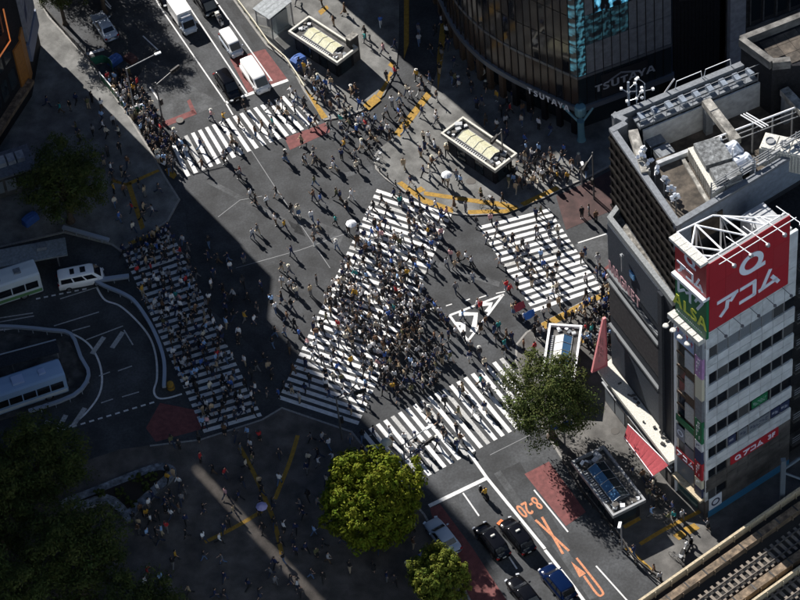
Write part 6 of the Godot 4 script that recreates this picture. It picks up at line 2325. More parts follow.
	for q in [[Vector2(-28.07, -38.83), "blue tarpaulin-covered stack inside the crowd barrier", "tarp_blue", Vector3(1.5, 0.7, 1.1)], [Vector2(-26.31, -38.86), "dull red covered stack inside the crowd barrier", "tarp_maroon", Vector3(1.0, 0.6, 1.3)], [Vector2(-8.07, -35.03), "blue tarpaulin stall beside the first subway entrance", "tarp_blue", Vector3(1.5, 1.2, 1.2)], [Vector2(-37.38, -16.38), "blue covered stack by the kiosk on the left pavement", "tarp_blue", Vector3(1.7, 0.8, 1.0)]]:
		var t := thing("covered_stack", q[1], "tarpaulin", v3(q[0], ground_at(q[0])), 0.7, "covered stacks")
		st = ST()
		var sz: Vector3 = q[3]
		var rings := []
		for k in 7:
			var p := PackedVector3Array()
			var z := lerpf(-sz.z * 0.5, sz.z * 0.5, k / 6.0)
			var e := 0.9 if k in [0, 6] else 1.0
			for xx in [[-0.54, 0.0], [-0.5, 0.86], [-0.3, 1.0], [0.0, 1.04 + 0.06 * (k % 2)], [0.3, 0.98], [0.5, 0.88], [0.54, 0.0]]:
				p.append(Vector3(xx[0] * sz.x * e, xx[1] * sz.y * e, z))
			rings.append(p)
		loft(st, rings)
		put(st, "cover", M[q[2]], t)
	# banners carried at the right crosswalk
	for q in [[Vector2(11.68, 3.59), "red cloth banner carried beside the right crosswalk", "awning_red"], [Vector2(12.55, 4.78), "blue cloth banner carried at the corner of the right crosswalk", "tarp_bright"]]:
		var t := thing("cloth_banner", q[1], "banner", v3(q[0], 0.6), 0.5, "cloth banners")
		t.scale = Vector3.ONE * 0.55
		st = ST()
		var rings := []
		for k in 9:
			var x := -1.1 + k * 0.275
			var p := PackedVector3Array()
			for r in 5:
				p.append(Vector3(x, 1.9 - r * 0.3, 0.35 * r * 0.5 + sin(k * 1.1 + r) * 0.07))
			for r in range(4, -1, -1):
				p.append(Vector3(x, 1.9 - r * 0.3, 0.35 * r * 0.5 + sin(k * 1.1 + r) * 0.07 + 0.015))
			rings.append(p)
		loft(st, rings)
		put(st, "cloth", M[q[2]], t)
		for x in [-1.1, 1.1]:
			st = ST()
			tube(st, [Vector3(x, 0.7, 0.1), Vector3(x, 2.1, -0.02)], 0.02, 6)
			put(st, "stick", M.steel_white, t)
	# kerb bollards at the corners
	var bo := []
	for a in [[Vector2(-0.60, -17.96), Vector2(0.90, -15.71), 3], [Vector2(17.32, 32.08), Vector2(19.07, 35.81), 4]]:
		for i in a[2]:
			bo.append(a[0].lerp(a[1], i / float(a[2] - 1)))
	for i in bo.size():
		var t := thing("bollard", "dark kerb bollard, %s along the %s" % [["first", "second", "third", "first", "second", "third", "fourth"][i], "curved corner kerb" if i < 3 else "right kerb by the viaduct"], "bollard", v3(bo[i], 0.12), 0.0, "kerb bollards")
		st = ST()
		lathe(st, Vector3.ZERO, [Vector2(0.08, 0.0), Vector2(0.08, 0.75), Vector2(0.06, 0.82), Vector2(0.0, 0.85)], 10)
		put(st, "post", M.pole_dark, t)
		st = ST()
		lathe(st, Vector3.ZERO, [Vector2(0.085, 0.6), Vector2(0.085, 0.68)], 10)
		put(st, "band", M.steel_white, t)

# ---------------------------------------------------------------- people
# tapered capsules [a, b, ra, rb] joined with a smooth minimum and meshed as surface nets; cut: optional plane [point, normal] keeps the side behind the normal
func sdf(bones: Array, cs: float, k: float, cuts := []) -> SurfaceTool:
	var lo := Vector3(1e9, 1e9, 1e9)
	var hi := -lo
	for b in bones:
		var r := maxf(b[2], b[3]) + cs * 2.0
		for p in [b[0], b[1]]:
			lo = lo.min(p - Vector3.ONE * r)
			hi = hi.max(p + Vector3.ONE * r)
	var n := Vector3i(((hi - lo) / cs).ceil()) + Vector3i.ONE
	var nx := n.x
	var nxy := n.x * n.y
	var f := PackedFloat32Array()
	f.resize(nxy * n.z)
	f.fill(1.0)
	for b in bones:
		var a: Vector3 = b[0]
		var ba: Vector3 = b[1] - b[0]
		var ra: float = b[2]
		var rb: float = b[3]
		var l2 := maxf(ba.length_squared(), 1e-6)
		var m := maxf(ra, rb) + k + cs * 1.5
		var i0 := Vector3i(((a.min(b[1]) - Vector3.ONE * m - lo) / cs).floor()).max(Vector3i.ZERO)
		var i1 := Vector3i(((a.max(b[1]) + Vector3.ONE * m - lo) / cs).ceil()).min(n - Vector3i.ONE)
		for z in range(i0.z, i1.z + 1):
			for y in range(i0.y, i1.y + 1):
				for x in range(i0.x, i1.x + 1):
					var pa := lo + Vector3(x, y, z) * cs - a
					var h := clampf(pa.dot(ba) / l2, 0.0, 1.0)
					var d := (pa - ba * h).length() - lerpf(ra, rb, h)
					var i := x + y * nx + z * nxy
					var o := f[i]
					var e := maxf(k - absf(o - d), 0.0) / k
					f[i] = minf(o, d) - e * e * k * 0.25
	for c in cuts:
		for z in n.z:
			for y in n.y:
				for x in n.x:
					var i := x + y * nx + z * nxy
					f[i] = maxf(f[i], (lo + Vector3(x, y, z) * cs - c[0]).dot(c[1]))
	var st := SurfaceTool.new()
	st.begin(Mesh.PRIMITIVE_TRIANGLES)
	st.set_smooth_group(0)
	var cellp := {}
	var offs := [0, 1, nx, nx + 1, nxy, nxy + 1, nxy + nx, nxy + nx + 1]
	var corner := [Vector3(0, 0, 0), Vector3(1, 0, 0), Vector3(0, 1, 0), Vector3(1, 1, 0), Vector3(0, 0, 1), Vector3(1, 0, 1), Vector3(0, 1, 1), Vector3(1, 1, 1)]
	var edges := [[0, 1], [2, 3], [4, 5], [6, 7], [0, 2], [1, 3], [4, 6], [5, 7], [0, 4], [1, 5], [2, 6], [3, 7]]
	for z in n.z - 1:
		for y in n.y - 1:
			for x in n.x - 1:
				var i := x + y * nx + z * nxy
				var neg := 0
				for q in 8:
					if f[i + offs[q]] < 0.0:
						neg += 1
				if neg == 0 or neg == 8:
					continue
				var s := Vector3.ZERO
				var c := 0
				for e in edges:
					var va := f[i + offs[e[0]]]
					var vb := f[i + offs[e[1]]]
					if (va < 0.0) != (vb < 0.0):
						s += corner[e[0]].lerp(corner[e[1]], va / (va - vb))
						c += 1
				cellp[i] = lo + (Vector3(x, y, z) + s / c) * cs
	for i in cellp:
		for ax in 3:
			var o: int = [1, nx, nxy][ax]
			var p: int = [nx, nxy, 1][ax]
			var q: int = [nxy, 1, nx][ax]
			var a := f[i]
			var b := f[i + o]
			if (a < 0.0) == (b < 0.0):
				continue
			if not (cellp.has(i - p) and cellp.has(i - q) and cellp.has(i - p - q)):
				continue
			if a < 0.0:
				quad(st, cellp[i], cellp[i - q], cellp[i - p - q], cellp[i - p])
			else:
				quad(st, cellp[i], cellp[i - p], cellp[i - p - q], cellp[i - q])
	return st

func commit(st: SurfaceTool) -> ArrayMesh:
	st.generate_normals()
	return st.commit()

# one pose: the meshes of a body and its clothes. stride in radians, arms: 0 swing, 1 phone held up, 2 bag arm
func make_pose(stride: float, arms: int, lean := 0.0, seated := false) -> Dictionary:
	var hip := Vector3(0, 0.9 - 0.03 * absf(stride), 0)
	var legs := []
	var feet := []
	for s in [-1, 1]:
		var th: float = stride * s
		var h0 := hip + Vector3(s * 0.085, 0.0, 0)
		var knee := h0 + Vector3(s * 0.005, -cos(th) * 0.42, sin(th) * 0.42)
		var bend: float = th - 0.12 - (0.55 * absf(stride) / 0.45 if th < 0.0 else 0.0) * 0.8
		var ank := knee + Vector3(0, -cos(bend) * 0.41, sin(bend) * 0.41)
		if seated:
			h0 = hip + Vector3(s * 0.09, 0, 0)
			knee = h0 + Vector3(s * 0.07, -0.06, 0.4)
			ank = knee + Vector3(0, -0.38, 0.02)
		legs.append([h0, knee, ank])
		feet.append([ank + Vector3(0, -0.035, -0.05), ank + Vector3(s * 0.02, -0.045 - (0.03 if th < 0.0 and stride != 0.0 else 0.0), 0.15)])
	var minf_ := 9.0
	for q in feet:
		minf_ = minf(minf_, minf(q[0].y, q[1].y))
	var lift := 0.045 - minf_
	var up := Vector3(0, lift, 0)
	var tz := Vector3(0, 0, lean)
	var chest := hip + Vector3(0, 0.36, 0) + tz * 0.7
	var sh := hip + Vector3(0, 0.5, 0) + tz
	var neck := hip + Vector3(0, 0.58, 0.01) + tz
	var head := hip + Vector3(0, 0.72, 0.03) + tz * 1.2
	var armb := []
	for s in [-1, 1]:
		var sw: float = -stride * s * 0.8
		var s0 := sh + Vector3(s * 0.185, -0.03, 0)
		var el := s0 + Vector3(s * 0.04, -cos(sw) * 0.28, sin(sw) * 0.28)
		var fa: float = sw + 0.3
		if arms == 1 and s == 1:
			el = s0 + Vector3(0.03, -0.25, 0.1)
			fa = 2.1
		elif arms == 2 and s == -1:
			el = s0 + Vector3(-0.06, -0.26, 0.06)
			fa = 1.5
		var wr := el + Vector3(-s * 0.02, -cos(fa) * 0.24, sin(fa) * 0.24)
		armb.append([s0, el, wr, (wr - el).normalized()])
	var torso := func(g: float) -> Array:
		return [[hip + Vector3(-0.06, 0.02, 0) + up, chest + Vector3(-0.065, 0, 0) + up, 0.1 + g, 0.105 + g], [hip + Vector3(0.06, 0.02, 0) + up, chest + Vector3(0.065, 0, 0) + up, 0.1 + g, 0.105 + g], [sh + Vector3(-0.15, -0.02, 0) + up, sh + Vector3(0.15, -0.02, 0) + up, 0.062 + g, 0.062 + g]]
	var body: Array = torso.call(0.0)
	body.append([neck - Vector3(0, 0.06, 0) + up, head + up, 0.052, 0.052])
	body.append([head + Vector3(0, -0.05, 0.02) + up, head + Vector3(0, 0.05, -0.005) + up, 0.07, 0.092])
	body.append([head + Vector3(0, -0.01, 0.09) + up, head + Vector3(0, -0.035, 0.108) + up, 0.012, 0.016])
	for s in [-1, 1]:
		body.append([head + Vector3(s * 0.088, 0.0, 0) + up, head + Vector3(s * 0.09, -0.03, 0) + up, 0.016, 0.014])
	var top_long: Array = torso.call(0.016)
	var top_short: Array = torso.call(0.016)
	for a in armb:
		body.append([a[0] + up, a[1] + up, 0.046, 0.038])
		body.append([a[1] + up, a[2] + up, 0.038, 0.027])
		body.append([a[2] + up, a[2] + a[3] * 0.08 + up, 0.03, 0.028])
		for top in [top_long, top_short]:
			top.append([a[0] + up, a[1] + up, 0.06, 0.054])
		top_long.append([a[1] + up, a[2] + up, 0.054, 0.045])
	for l in legs:
		body.append([l[0] + up, l[1] + up, 0.078, 0.054])
		body.append([l[1] + up, l[2] + up, 0.054, 0.036])
	for q in feet:
		body.append([q[0] + up, q[1] + up, 0.04, 0.03])
	var trousers := [[hip + Vector3(-0.06, 0.04, 0) + up, hip + Vector3(0.06, 0.04, 0) + up, 0.122, 0.122]]
	for l in legs:
		trousers.append([l[0] + up, l[1] + up, 0.098, 0.076])
		trousers.append([l[1] + up, l[2] + Vector3(0, 0.02, 0) + up, 0.076, 0.062])
	var skirt := [[hip + Vector3(-0.05, 0.06, 0) + up, hip + Vector3(-0.1, -0.42, 0) + up, 0.12, 0.15], [hip + Vector3(0.05, 0.06, 0) + up, hip + Vector3(0.1, -0.42, 0) + up, 0.12, 0.15], [hip + up, hip + Vector3(0, -0.4, 0.07) + up, 0.12, 0.15], [hip + up, hip + Vector3(0, -0.4, -0.07) + up, 0.12, 0.15]]
	var shoes := []
	for q in feet:
		shoes.append([[q[0] + up, q[1] + up, 0.05, 0.042]])
	var hc := head + Vector3(0, 0.03, -0.012) + up
	var hair_short := [[hc + Vector3(0, 0.02, 0.015), hc + Vector3(0, -0.03, -0.03), 0.1, 0.085]]
	var hair_long := [[hc + Vector3(0, 0.02, 0.015), hc + Vector3(0, -0.03, -0.03), 0.104, 0.098], [hc + Vector3(0, -0.03, -0.03), hc + Vector3(0, -0.26, -0.055), 0.096, 0.08]]
	var face := [[hc + Vector3(0, 0.0, 0.045), Vector3(0, -0.55, 0.83)]]
	var bs := sdf(body, 0.034, 0.035)
	# separate fingers and thumb, rooted in the palm
	bs.set_smooth_group(-1)
	for i in 2:
		var a: Array = armb[i]
		var e: Vector3 = a[3]
		var side := Vector3(0, 0, 1) if absf(e.z) < 0.7 else Vector3(0, 1, 0)
		var inw := Vector3(1.0 if i == 0 else -1.0, 0, 0)
		for k in 4:
			var r0: Vector3 = a[2] + e * 0.08 + side * (-0.027 + k * 0.018) + up
			var ln: float = [0.055, 0.07, 0.066, 0.05][k]
			tube(bs, [r0, r0 + e * ln * 0.55 + inw * 0.006, r0 + e * ln + inw * 0.024], 0.0095, 4, 0.007)
		var t0: Vector3 = a[2] + e * 0.03 + side * 0.028 + up
		tube(bs, [t0, t0 + e * 0.03 + side * 0.02, t0 + e * 0.055 + side * 0.024 + inw * 0.012], 0.011, 4, 0.008)
	return {
		"body": commit(bs), "top_long": commit(sdf(top_long, 0.036, 0.03)), "top_short": commit(sdf(top_short, 0.036, 0.03)),
		"trousers": commit(sdf(trousers, 0.038, 0.02)), "skirt": commit(sdf(skirt, 0.045, 0.05)), "shoe_a": commit(sdf(shoes[0], 0.032, 0.02)), "shoe_b": commit(sdf(shoes[1], 0.032, 0.02)),
		"hair_short": commit(sdf(hair_short, 0.034, 0.03, face)), "hair_long": commit(sdf(hair_long, 0.036, 0.04, face)),
		"head": head + up, "hand": armb[1][2] + up + armb[1][3] * 0.06,
	}

const TOPS := [["black", 0.012, 0.012, 0.014, 18], ["charcoal", 0.04, 0.04, 0.045, 10], ["grey", 0.16, 0.16, 0.17, 6], ["pale grey", 0.42, 0.43, 0.45, 4], ["white", 0.78, 0.78, 0.78, 9], ["cream", 0.62, 0.56, 0.44, 3], ["navy", 0.015, 0.025, 0.08, 9], ["sky blue", 0.28, 0.45, 0.72, 2], ["blue", 0.05, 0.13, 0.42, 2], ["beige", 0.42, 0.32, 0.2, 3], ["brown", 0.14, 0.075, 0.04, 4], ["red", 0.45, 0.03, 0.035, 1], ["mustard", 0.5, 0.28, 0.03, 1], ["olive", 0.1, 0.1, 0.045, 2], ["pink", 0.6, 0.34, 0.35, 1], ["teal", 0.02, 0.24, 0.24, 1]]
const LEGS := [["black", 0.012, 0.012, 0.013], ["dark blue", 0.022, 0.032, 0.065], ["grey", 0.13, 0.13, 0.135], ["beige", 0.38, 0.3, 0.2], ["blue denim", 0.07, 0.12, 0.22], ["brown", 0.09, 0.055, 0.03], ["white", 0.6, 0.6, 0.58]]
var poses := []
var cloth_mats := {}

func cloth(kind: String, row: Array) -> StandardMaterial3D:
	var k: String = kind + row[0]
	if not cloth_mats.has(k):
		var m := mt("cloth_" + k, Color(row[1], row[2], row[3]), 0.9)
		m.rim_enabled = true
		m.rim = 0.25
		cloth_mats[k] = m
	return cloth_mats[k]

func person(at: Vector2, turn: float, label: String, group: String, top: Array, leg: Array, pose: Dictionary, longs: bool, long_hair: bool, skirted: bool, size: float, y := -1.0) -> Node3D:
	var t := thing("person", label, "person", v3(at, ground_at(at) if y < 0.0 else y), turn, group)
	t.scale = Vector3.ONE * size
	inst(pose.body, "body", M["skin%d" % rng.randi_range(0, 1)], t)
	if rng.randf() < 0.12:
		inst(hat_mesh(), "hat", M[["beige", "navy", "roof_white", "iron"][rng.randi_range(0, 3)]], t, Transform3D(Basis(), pose.head + Vector3(0, 0.075, -0.005)))
	inst(pose.hair_long if long_hair else pose.hair_short, "hair", M["hair%d" % rng.randi_range(0, 2)], t)
	inst(pose.top_long if longs else pose.top_short, "jacket" if longs else "shirt", cloth("top ", top), t)
	inst(pose.skirt if skirted else pose.trousers, "skirt" if skirted else "trousers", cloth("leg ", leg), t)
	var sm: Material = M["shoe%d" % rng.randi_range(0, 1)]
	inst(pose.shoe_a, "shoe", sm, t)
	inst(pose.shoe_b, "shoe", sm, t)
	return t

var hat: Mesh
func hat_mesh() -> Mesh:
	if hat == null:
		var st := ST()
		lathe(st, Vector3.ZERO, [Vector2(0.0, 0.09), Vector2(0.08, 0.08), Vector2(0.112, 0.03), Vector2(0.116, -0.01), Vector2(0.19, -0.03), Vector2(0.19, -0.037), Vector2(0.11, -0.02)], 12)
		hat = commit(st)
	return hat

# zones: name, phrase for the label, general walking direction, points
func zones() -> Array:
	return [
		["open", "left of the diagonal crosswalk", 1.0, pl([-10.33, -20.92, -8.30, -20.31, -7.22, -19.85, -5.38, -18.84, -4.43, -20.30, -2.98, -18.47, -15.30, -19.06, -14.28, -16.16, -13.81, -15.23, -12.67, -14.92, -11.56, -16.03, -7.75, -14.88, -7.06, -14.35, -7.51, -17.00, -10.15, -13.40, -9.44, -13.00, -8.14, -12.10, -11.89, -12.10, -11.00, -11.27, -7.97, -9.97, -8.06, -8.59, -7.50, -10.74, -14.37, -10.51, -13.82, -11.13, -10.50, -7.56, -11.64, -5.67, -10.86, -5.00, -8.21, -3.24, -11.66, -3.62, -10.88, -2.96, -10.33, -1.93, -8.91, -1.86, -5.35, -14.80, -4.96, -14.46, -3.81, -14.42, -4.44, -12.95, -5.71, -11.17, -5.85, -7.70, -16.74, -22.05, -5.34, -19.42, -8.35, -20.32, -7.33, -21.33, -10.31, -21.21, -15.17, -19.47])],
		["upper", "on the upper crosswalk", 1.9, pl([-17.86, -28.32, -16.59, -27.67, -14.26, -29.26, -14.92, -26.81, -13.29, -25.06, -15.79, -24.26, -15.41, -23.32, -19.21, -24.20, -19.12, -21.10, -16.76, -21.76, -11.59, -28.70, -11.68, -25.11, -11.41, -26.26, -10.63, -28.55, -10.18, -28.93, -8.94, -27.98, -9.12, -30.43, -8.62, -29.75, -7.83, -28.56, -7.37, -25.63, -6.83, -25.70, -8.49, -23.13, -7.29, -20.30, -5.53, -24.45, -21.63, -25.02, -21.92, -26.10, -20.73, -23.40, -21.12, -24.49, -12.50, -25.83, -9.75, -27.05])],
		["right", "on the right crosswalk", 0.4, pl([11.31, -5.44, 12.10, -5.83, 13.03, -5.00, 13.46, -4.25, 10.46, -2.92, 12.23, -2.65, 13.05, -1.44, 13.56, -1.50, 14.81, -8.84, 14.67, -5.86, 14.65, -6.56, 15.93, -6.09, 15.89, -6.65, 16.77, -6.24, 16.68, -4.59, 16.45, -2.71, 16.08, -1.26, 15.54, -0.12, 15.76, 1.39, 15.30, 1.86, 18.76, -2.36, 19.14, -2.99, 18.78, 0.70, 20.31, -1.72, 14.72, 3.38, 15.74, 3.26, 14.09, 4.48, 10.81, 0.39, 11.06, 0.96, 10.16, -8.91, 10.68, -7.99, 15.37, -9.25])],
		["kerb", "at the right crosswalk's far kerb", 0.8, pl([20.34, -0.36, 19.97, 0.13, 20.62, 0.63, 19.50, -8.34, 20.26, -8.65, 20.85, -7.58, 11.17, 3.65, 12.06, 4.71, 13.20, 5.27, 20.98, 0.95])],
		["corner", "on the curved corner pavement", 2.2, pl([3.91, -16.55, 4.56, -16.74, 2.44, -15.33, 6.64, -11.56, 7.76, -10.82, 9.55, -12.53, 10.60, -11.10, 11.68, -11.50, 6.27, -14.75, 7.28, -15.46, 7.62, -14.68, 1.93, -17.87, 5.79, -18.58, 6.58, -19.19, 3.85, -19.32, 4.34, -20.12, 4.86, -17.71])],
		["street", "between the cream-roofed subway entrances", 2.0, pl([-0.61, -38.38, -0.59, -37.27, 1.22, -35.27, 2.47, -35.85, 1.21, -31.10, 2.13, -31.72, 4.44, -30.89, 4.88, -29.75, 5.80, -30.37, 4.53, -28.29, 3.18, -28.80, 2.22, -26.39, -0.47, -24.86, -1.59, -24.29, -1.21, -23.63, -3.13, -26.47, -2.70, -29.42, -2.25, -29.66, 4.48, -25.28, 5.85, -23.87, 4.37, -21.59, 4.89, -21.50, 5.41, -20.25, -3.70, -23.13, -4.17, -25.44, -3.26, -24.70, -6.11, -31.79, -5.86, -30.68, -4.90, -32.06, -4.75, -30.97, -6.89, -33.14, -4.17, -28.44, -4.13, -27.53, -0.62, -21.62, 0.04, -23.29, -4.97, -43.86, -3.87, -40.48, -2.54, -42.18, -7.70, -44.62, 2.46, -22.92, 2.31, -24.87, 0.80, -22.14, -2.00, -27.35, 6.00, -24.30, -1.71, -25.50, -2.59, -23.70, -1.18, -22.59, 0.38, -24.87, -4.01, -21.70, -2.23, -21.43, -2.97, -20.08])],
		["shade", "before the curved glass building", 2.4, pl([5.26, -37.75, 1.25, -39.66, 8.53, -29.48, 8.13, -29.85, 7.39, -33.51, 8.82, -29.13, 10.12, -28.17, 11.60, -27.93, 12.61, -26.26, 13.38, -23.45, 13.18, -22.58, 16.56, -21.47, 17.73, -20.55, 14.84, -22.18, 13.08, -20.68, 10.38, -25.41, 10.95, -25.77, 6.27, -27.26, 11.10, -23.06, 12.18, -22.15, 14.86, -19.52, 12.55, -13.79, 13.09, -13.99, 14.13, -16.72, 14.56, -13.05, 15.30, -14.08, 15.89, -14.71, 16.18, -15.39, 14.57, -16.94, 15.34, -17.25, 16.15, -17.86, 19.30, -15.20, 20.62, -13.99, 20.11, -15.80, 18.74, -17.46, 13.18, -12.84, 16.59, -16.19, 17.01, -14.40])],
		["chevron", "near the white chevron marking", 0.6, pl([2.38, 1.69, 3.92, 3.65, 4.41, 5.96, 5.13, 5.67, 2.41, 6.98, 6.04, 3.56, 5.89, 6.18, 7.68, 2.34, 7.95, 2.64, 8.24, 4.68, 7.67, 5.38, 9.01, 5.98, 9.45, 5.65, 10.12, 6.79, 10.59, 7.12, 5.69, -0.10, 9.80, 7.92, 6.44, 7.69, 11.41, 3.29, 5.61, -4.60, 6.39, -4.21, 7.10, -4.10, 7.64, -3.34, 3.82, -6.25, 7.54, -1.31, 3.02, 7.98, 3.77, 8.47, 4.33, 8.82, 6.21, 8.96, 7.23, 8.72, 7.59, 10.06, 9.11, 6.91, 9.61, 8.80, 5.89, -3.19, 5.11, -3.58])],
		["lower", "on the lower crosswalk", -0.3, pl([3.21, 14.41, 4.79, 13.31, 5.13, 12.91, 4.46, 15.72, 2.43, 16.44, 1.30, 14.89, 1.54, 15.43, 2.77, 18.10, 3.00, 18.76, 4.05, 17.91, 4.32, 19.19, 3.87, 19.75, 1.98, 19.23, 5.94, 16.06, 7.02, 15.59, 6.97, 12.28, 7.64, 13.40, 7.19, 12.95, 0.00, 18.46, 0.68, 19.66, 0.13, 20.33, -2.44, 17.36, -3.98, 17.15, -5.08, 17.49, -2.34, 18.50, -0.52, 19.99, -1.05, 18.31])],
		["east", "behind the white-framed subway entrance", 0.9, pl([12.92, 6.81, 13.37, 6.35, 13.81, 6.94, 11.65, 8.32, 12.69, 8.86, 17.77, 4.76, 18.09, 5.46, 18.58, 6.33, 19.37, 6.44, 19.86, 6.51, 18.53, 7.50, 18.19, 8.62, 18.63, 9.86, 19.32, 3.66, 20.39, 3.95, 20.17, 4.84, 16.22, 5.19, 16.89, 5.42, 17.33, 5.09, 14.40, 6.11, 19.38, 7.89, 17.98, 7.16])],
		["front", "just above the lower crosswalk", 0.2, pl([0.35, 8.88, 0.68, 9.58, 1.37, 9.68, 1.83, 10.13, 2.24, 11.09, 2.72, 11.16, 1.06, 10.92, 1.78, 8.45, 0.42, 11.47, -0.26, 11.37, -0.38, 10.45, -0.79, 9.37, -1.36, 10.31, -0.82, 12.06, 0.14, 12.45, -1.30, 13.13, 0.11, 8.20, 1.16, 7.58])],
		["viaduct", "beside the railway viaduct", 1.2, pl([21.22, 30.51, 22.79, 31.43, 23.29, 31.27, 24.05, 31.25, 19.03, 34.76, 20.59, 37.05, 22.72, 29.30, 26.30, 32.62, 21.01, 38.02])],
	]

func in_shape(poly: PackedVector2Array, n: int, gap: float, taken: Array, g: RandomNumberGenerator) -> Array:
	var r := []
	var lo := Vector2(1e9, 1e9)
	var hi := -lo
	for p in poly:
		lo = lo.min(p)
		hi = hi.max(p)
	var tries := 0
	while r.size() < n and tries < n * 60:
		tries += 1
		var p := Vector2(g.randf_range(lo.x, hi.x), g.randf_range(lo.y, hi.y))
		if not Geometry2D.is_point_in_polygon(p, poly):
			continue
		var ok := true
		for q in taken:
			if p.distance_squared_to(q) < gap * gap:
				ok = false
				break
		if ok:
			r.append(p)
			taken.append(p)
	return r

func make_people() -> void:
	mt("skin0", Color(0.5, 0.32, 0.22), 0.6)
	mt("skin1", Color(0.42, 0.26, 0.17), 0.6)
	mt("hair0", Color(0.012, 0.01, 0.009), 0.5)
	mt("hair1", Color(0.03, 0.02, 0.014), 0.5)
	mt("hair2", Color(0.075, 0.045, 0.025), 0.5)
	mt("shoe0", Color(0.02, 0.02, 0.02), 0.6)
	mt("shoe1", Color(0.5, 0.5, 0.48), 0.7)
	poses = [make_pose(0.42, 0), make_pose(-0.36, 0, 0.02), make_pose(0.25, 1), make_pose(-0.3, 2), make_pose(0.0, 0), make_pose(0.08, 1), make_pose(0.45, 2, 0.03)]
	var taken := []
	var count := 0
	var combos := []
	for i in TOPS.size():
		for j in LEGS.size():
			combos.append([i, j])
	var zz := zones()
	# the thick of the crowd on the diagonal crosswalk
	var diag := pl([-1.10, -15.59, 6.32, -10.90, 4.10, -4.83, 0.46, 4.07, -2.40, 10.81, -7.57, 6.83, -9.34, 3.29, -5.13, -6.21])
	for z in zz:
		for p in z[3]:
			taken.append(p)
	var mid := in_shape(pl([-3.28, -10.38, 3.11, -6.35, -0.33, 3.95, -5.85, 3.80, -7.03, -1.04]), 50, 0.62, taken, rng)
	zz.append(["diagonal", "in the diagonal crosswalk crowd", 0.3, PackedVector2Array(mid)])
	var overflow := []
	for z in zz:
		var bag := []
		for c in combos:
			var w: int = TOPS[c[0]][4] * [6, 4, 2, 1, 2, 1, 1][c[1]]
			bag.append([pow(rng.randf(), 1.0 / w), c])
		bag.sort_custom(func(a, b): return a[0] > b[0])
		var k := 0
		for p in z[3]:
			if count >= 300:
				overflow.append(p)
				continue
			var c: Array = bag[k][1]
			k += 1
			var top: Array = TOPS[c[0]]
			var leg: Array = LEGS[c[1]]
			var longs := rng.randf() < 0.55
			var skirted := rng.randf() < 0.22
			var still: bool = z[0] == "kerb" or rng.randf() < 0.15
			var pose: Dictionary = poses[rng.randi_range(4, 5)] if still else poses[[0, 1, 2, 3, 6][rng.randi_range(0, 4)]]
			var turn: float = z[2] + (PI if rng.randf() < 0.5 else 0.0) + rng.randfn() * 0.5
			var label := "person in %s %s and %s %s, %s" % [top[0], "jacket" if longs else "shirt", leg[0], "skirt" if skirted else "trousers", z[1]]
			person(p, turn, label, "people at the crossing", top, leg, pose, longs, rng.randf() < 0.42 or skirted, skirted, rng.randf_range(0.93, 1.06))
			count += 1
	# parasols, each held by a walker of its own
	for q in [[Vector2(-4.46, -9.72), "white parasol over a walker left of the diagonal crosswalk", "steel_white"], [Vector2(5.87, -14.95), "white parasol on the sunny curved corner pavement", "steel_white"], [Vector2(-15.56, 25.28), "pale lilac parasol in the shaded plaza by the yellow strips", "parasol_lilac"], [Vector2(-3.17, 19.12), "small pale parasol at the left end of the lower crosswalk", "beige"]]:
		var h: Dictionary = poses[5]
		var gy := ground_at(q[0])
		person(q[0], 0.6, "person in black under the " + q[1].replace("over a walker ", ""), "people under parasols", TOPS[0], LEGS[0], h, false, true, false, 1.0)
		count += 1
		var hp: Vector3 = v3(q[0], gy) + Basis(Vector3.UP, 0.6) * h.hand
		var u := thing("parasol", q[1], "parasol", hp, 0.0, "parasols")
		var st := ST()
		tube(st, [Vector3(0, -0.12, 0), Vector3(-0.03, 0.72, -0.02)], 0.014, 6)
		put(st, "shaft", M.steel, u)
		st = ST()
		var seg := 8
		for k in seg:
			for r in 4:
				var a0 := TAU * k / seg
				var a1 := TAU * (k + 1) / seg
				var r0 := r * 0.145
				var r1 := (r + 1) * 0.145
				var y0 := 0.72 - 0.28 * pow(r / 4.0, 1.7)
				var y1 := 0.72 - 0.28 * pow((r + 1) / 4.0, 1.7)
				quad(st, Vector3(cos(a0) * r0, y0, sin(a0) * r0), Vector3(cos(a0) * r1, y1, sin(a0) * r1), Vector3(cos(a1) * r1, y1, sin(a1) * r1), Vector3(cos(a1) * r0, y0, sin(a1) * r0))
		put(st, "canopy", M[q[2]], u)
	# riders on the scooters
	var seat := make_pose(-0.35, 2, 0.08, true)
	var sdir: Vector2 = (Vector2(6.29, 23.63) - Vector2(13.91, 38.98)).normalized()
	person(Vector2(5.87, 25.87) - sdir * 0.35, atan2(sdir.x, sdir.y), "rider in mustard jacket on the scooter at the lower stop line", "scooter riders", TOPS[12], LEGS[0], seat, true, false, false, 1.0, 0.4)
	sdir = (Vector2(-13.81, -31.78) - Vector2(-19.96, -47.09)).normalized()
	person(Vector2(-16.24, -42.79) - sdir * 0.1, atan2(sdir.x, sdir.y), "rider in grey jacket on the delivery scooter between the vans", "scooter riders", TOPS[2], LEGS[0], seat, true, false, false, 1.0, 0.4)
	count += 2
	# everyone else: one uncountable crowd
	var g := RandomNumberGenerator.new()
	g.seed = 99
	var rest := overflow
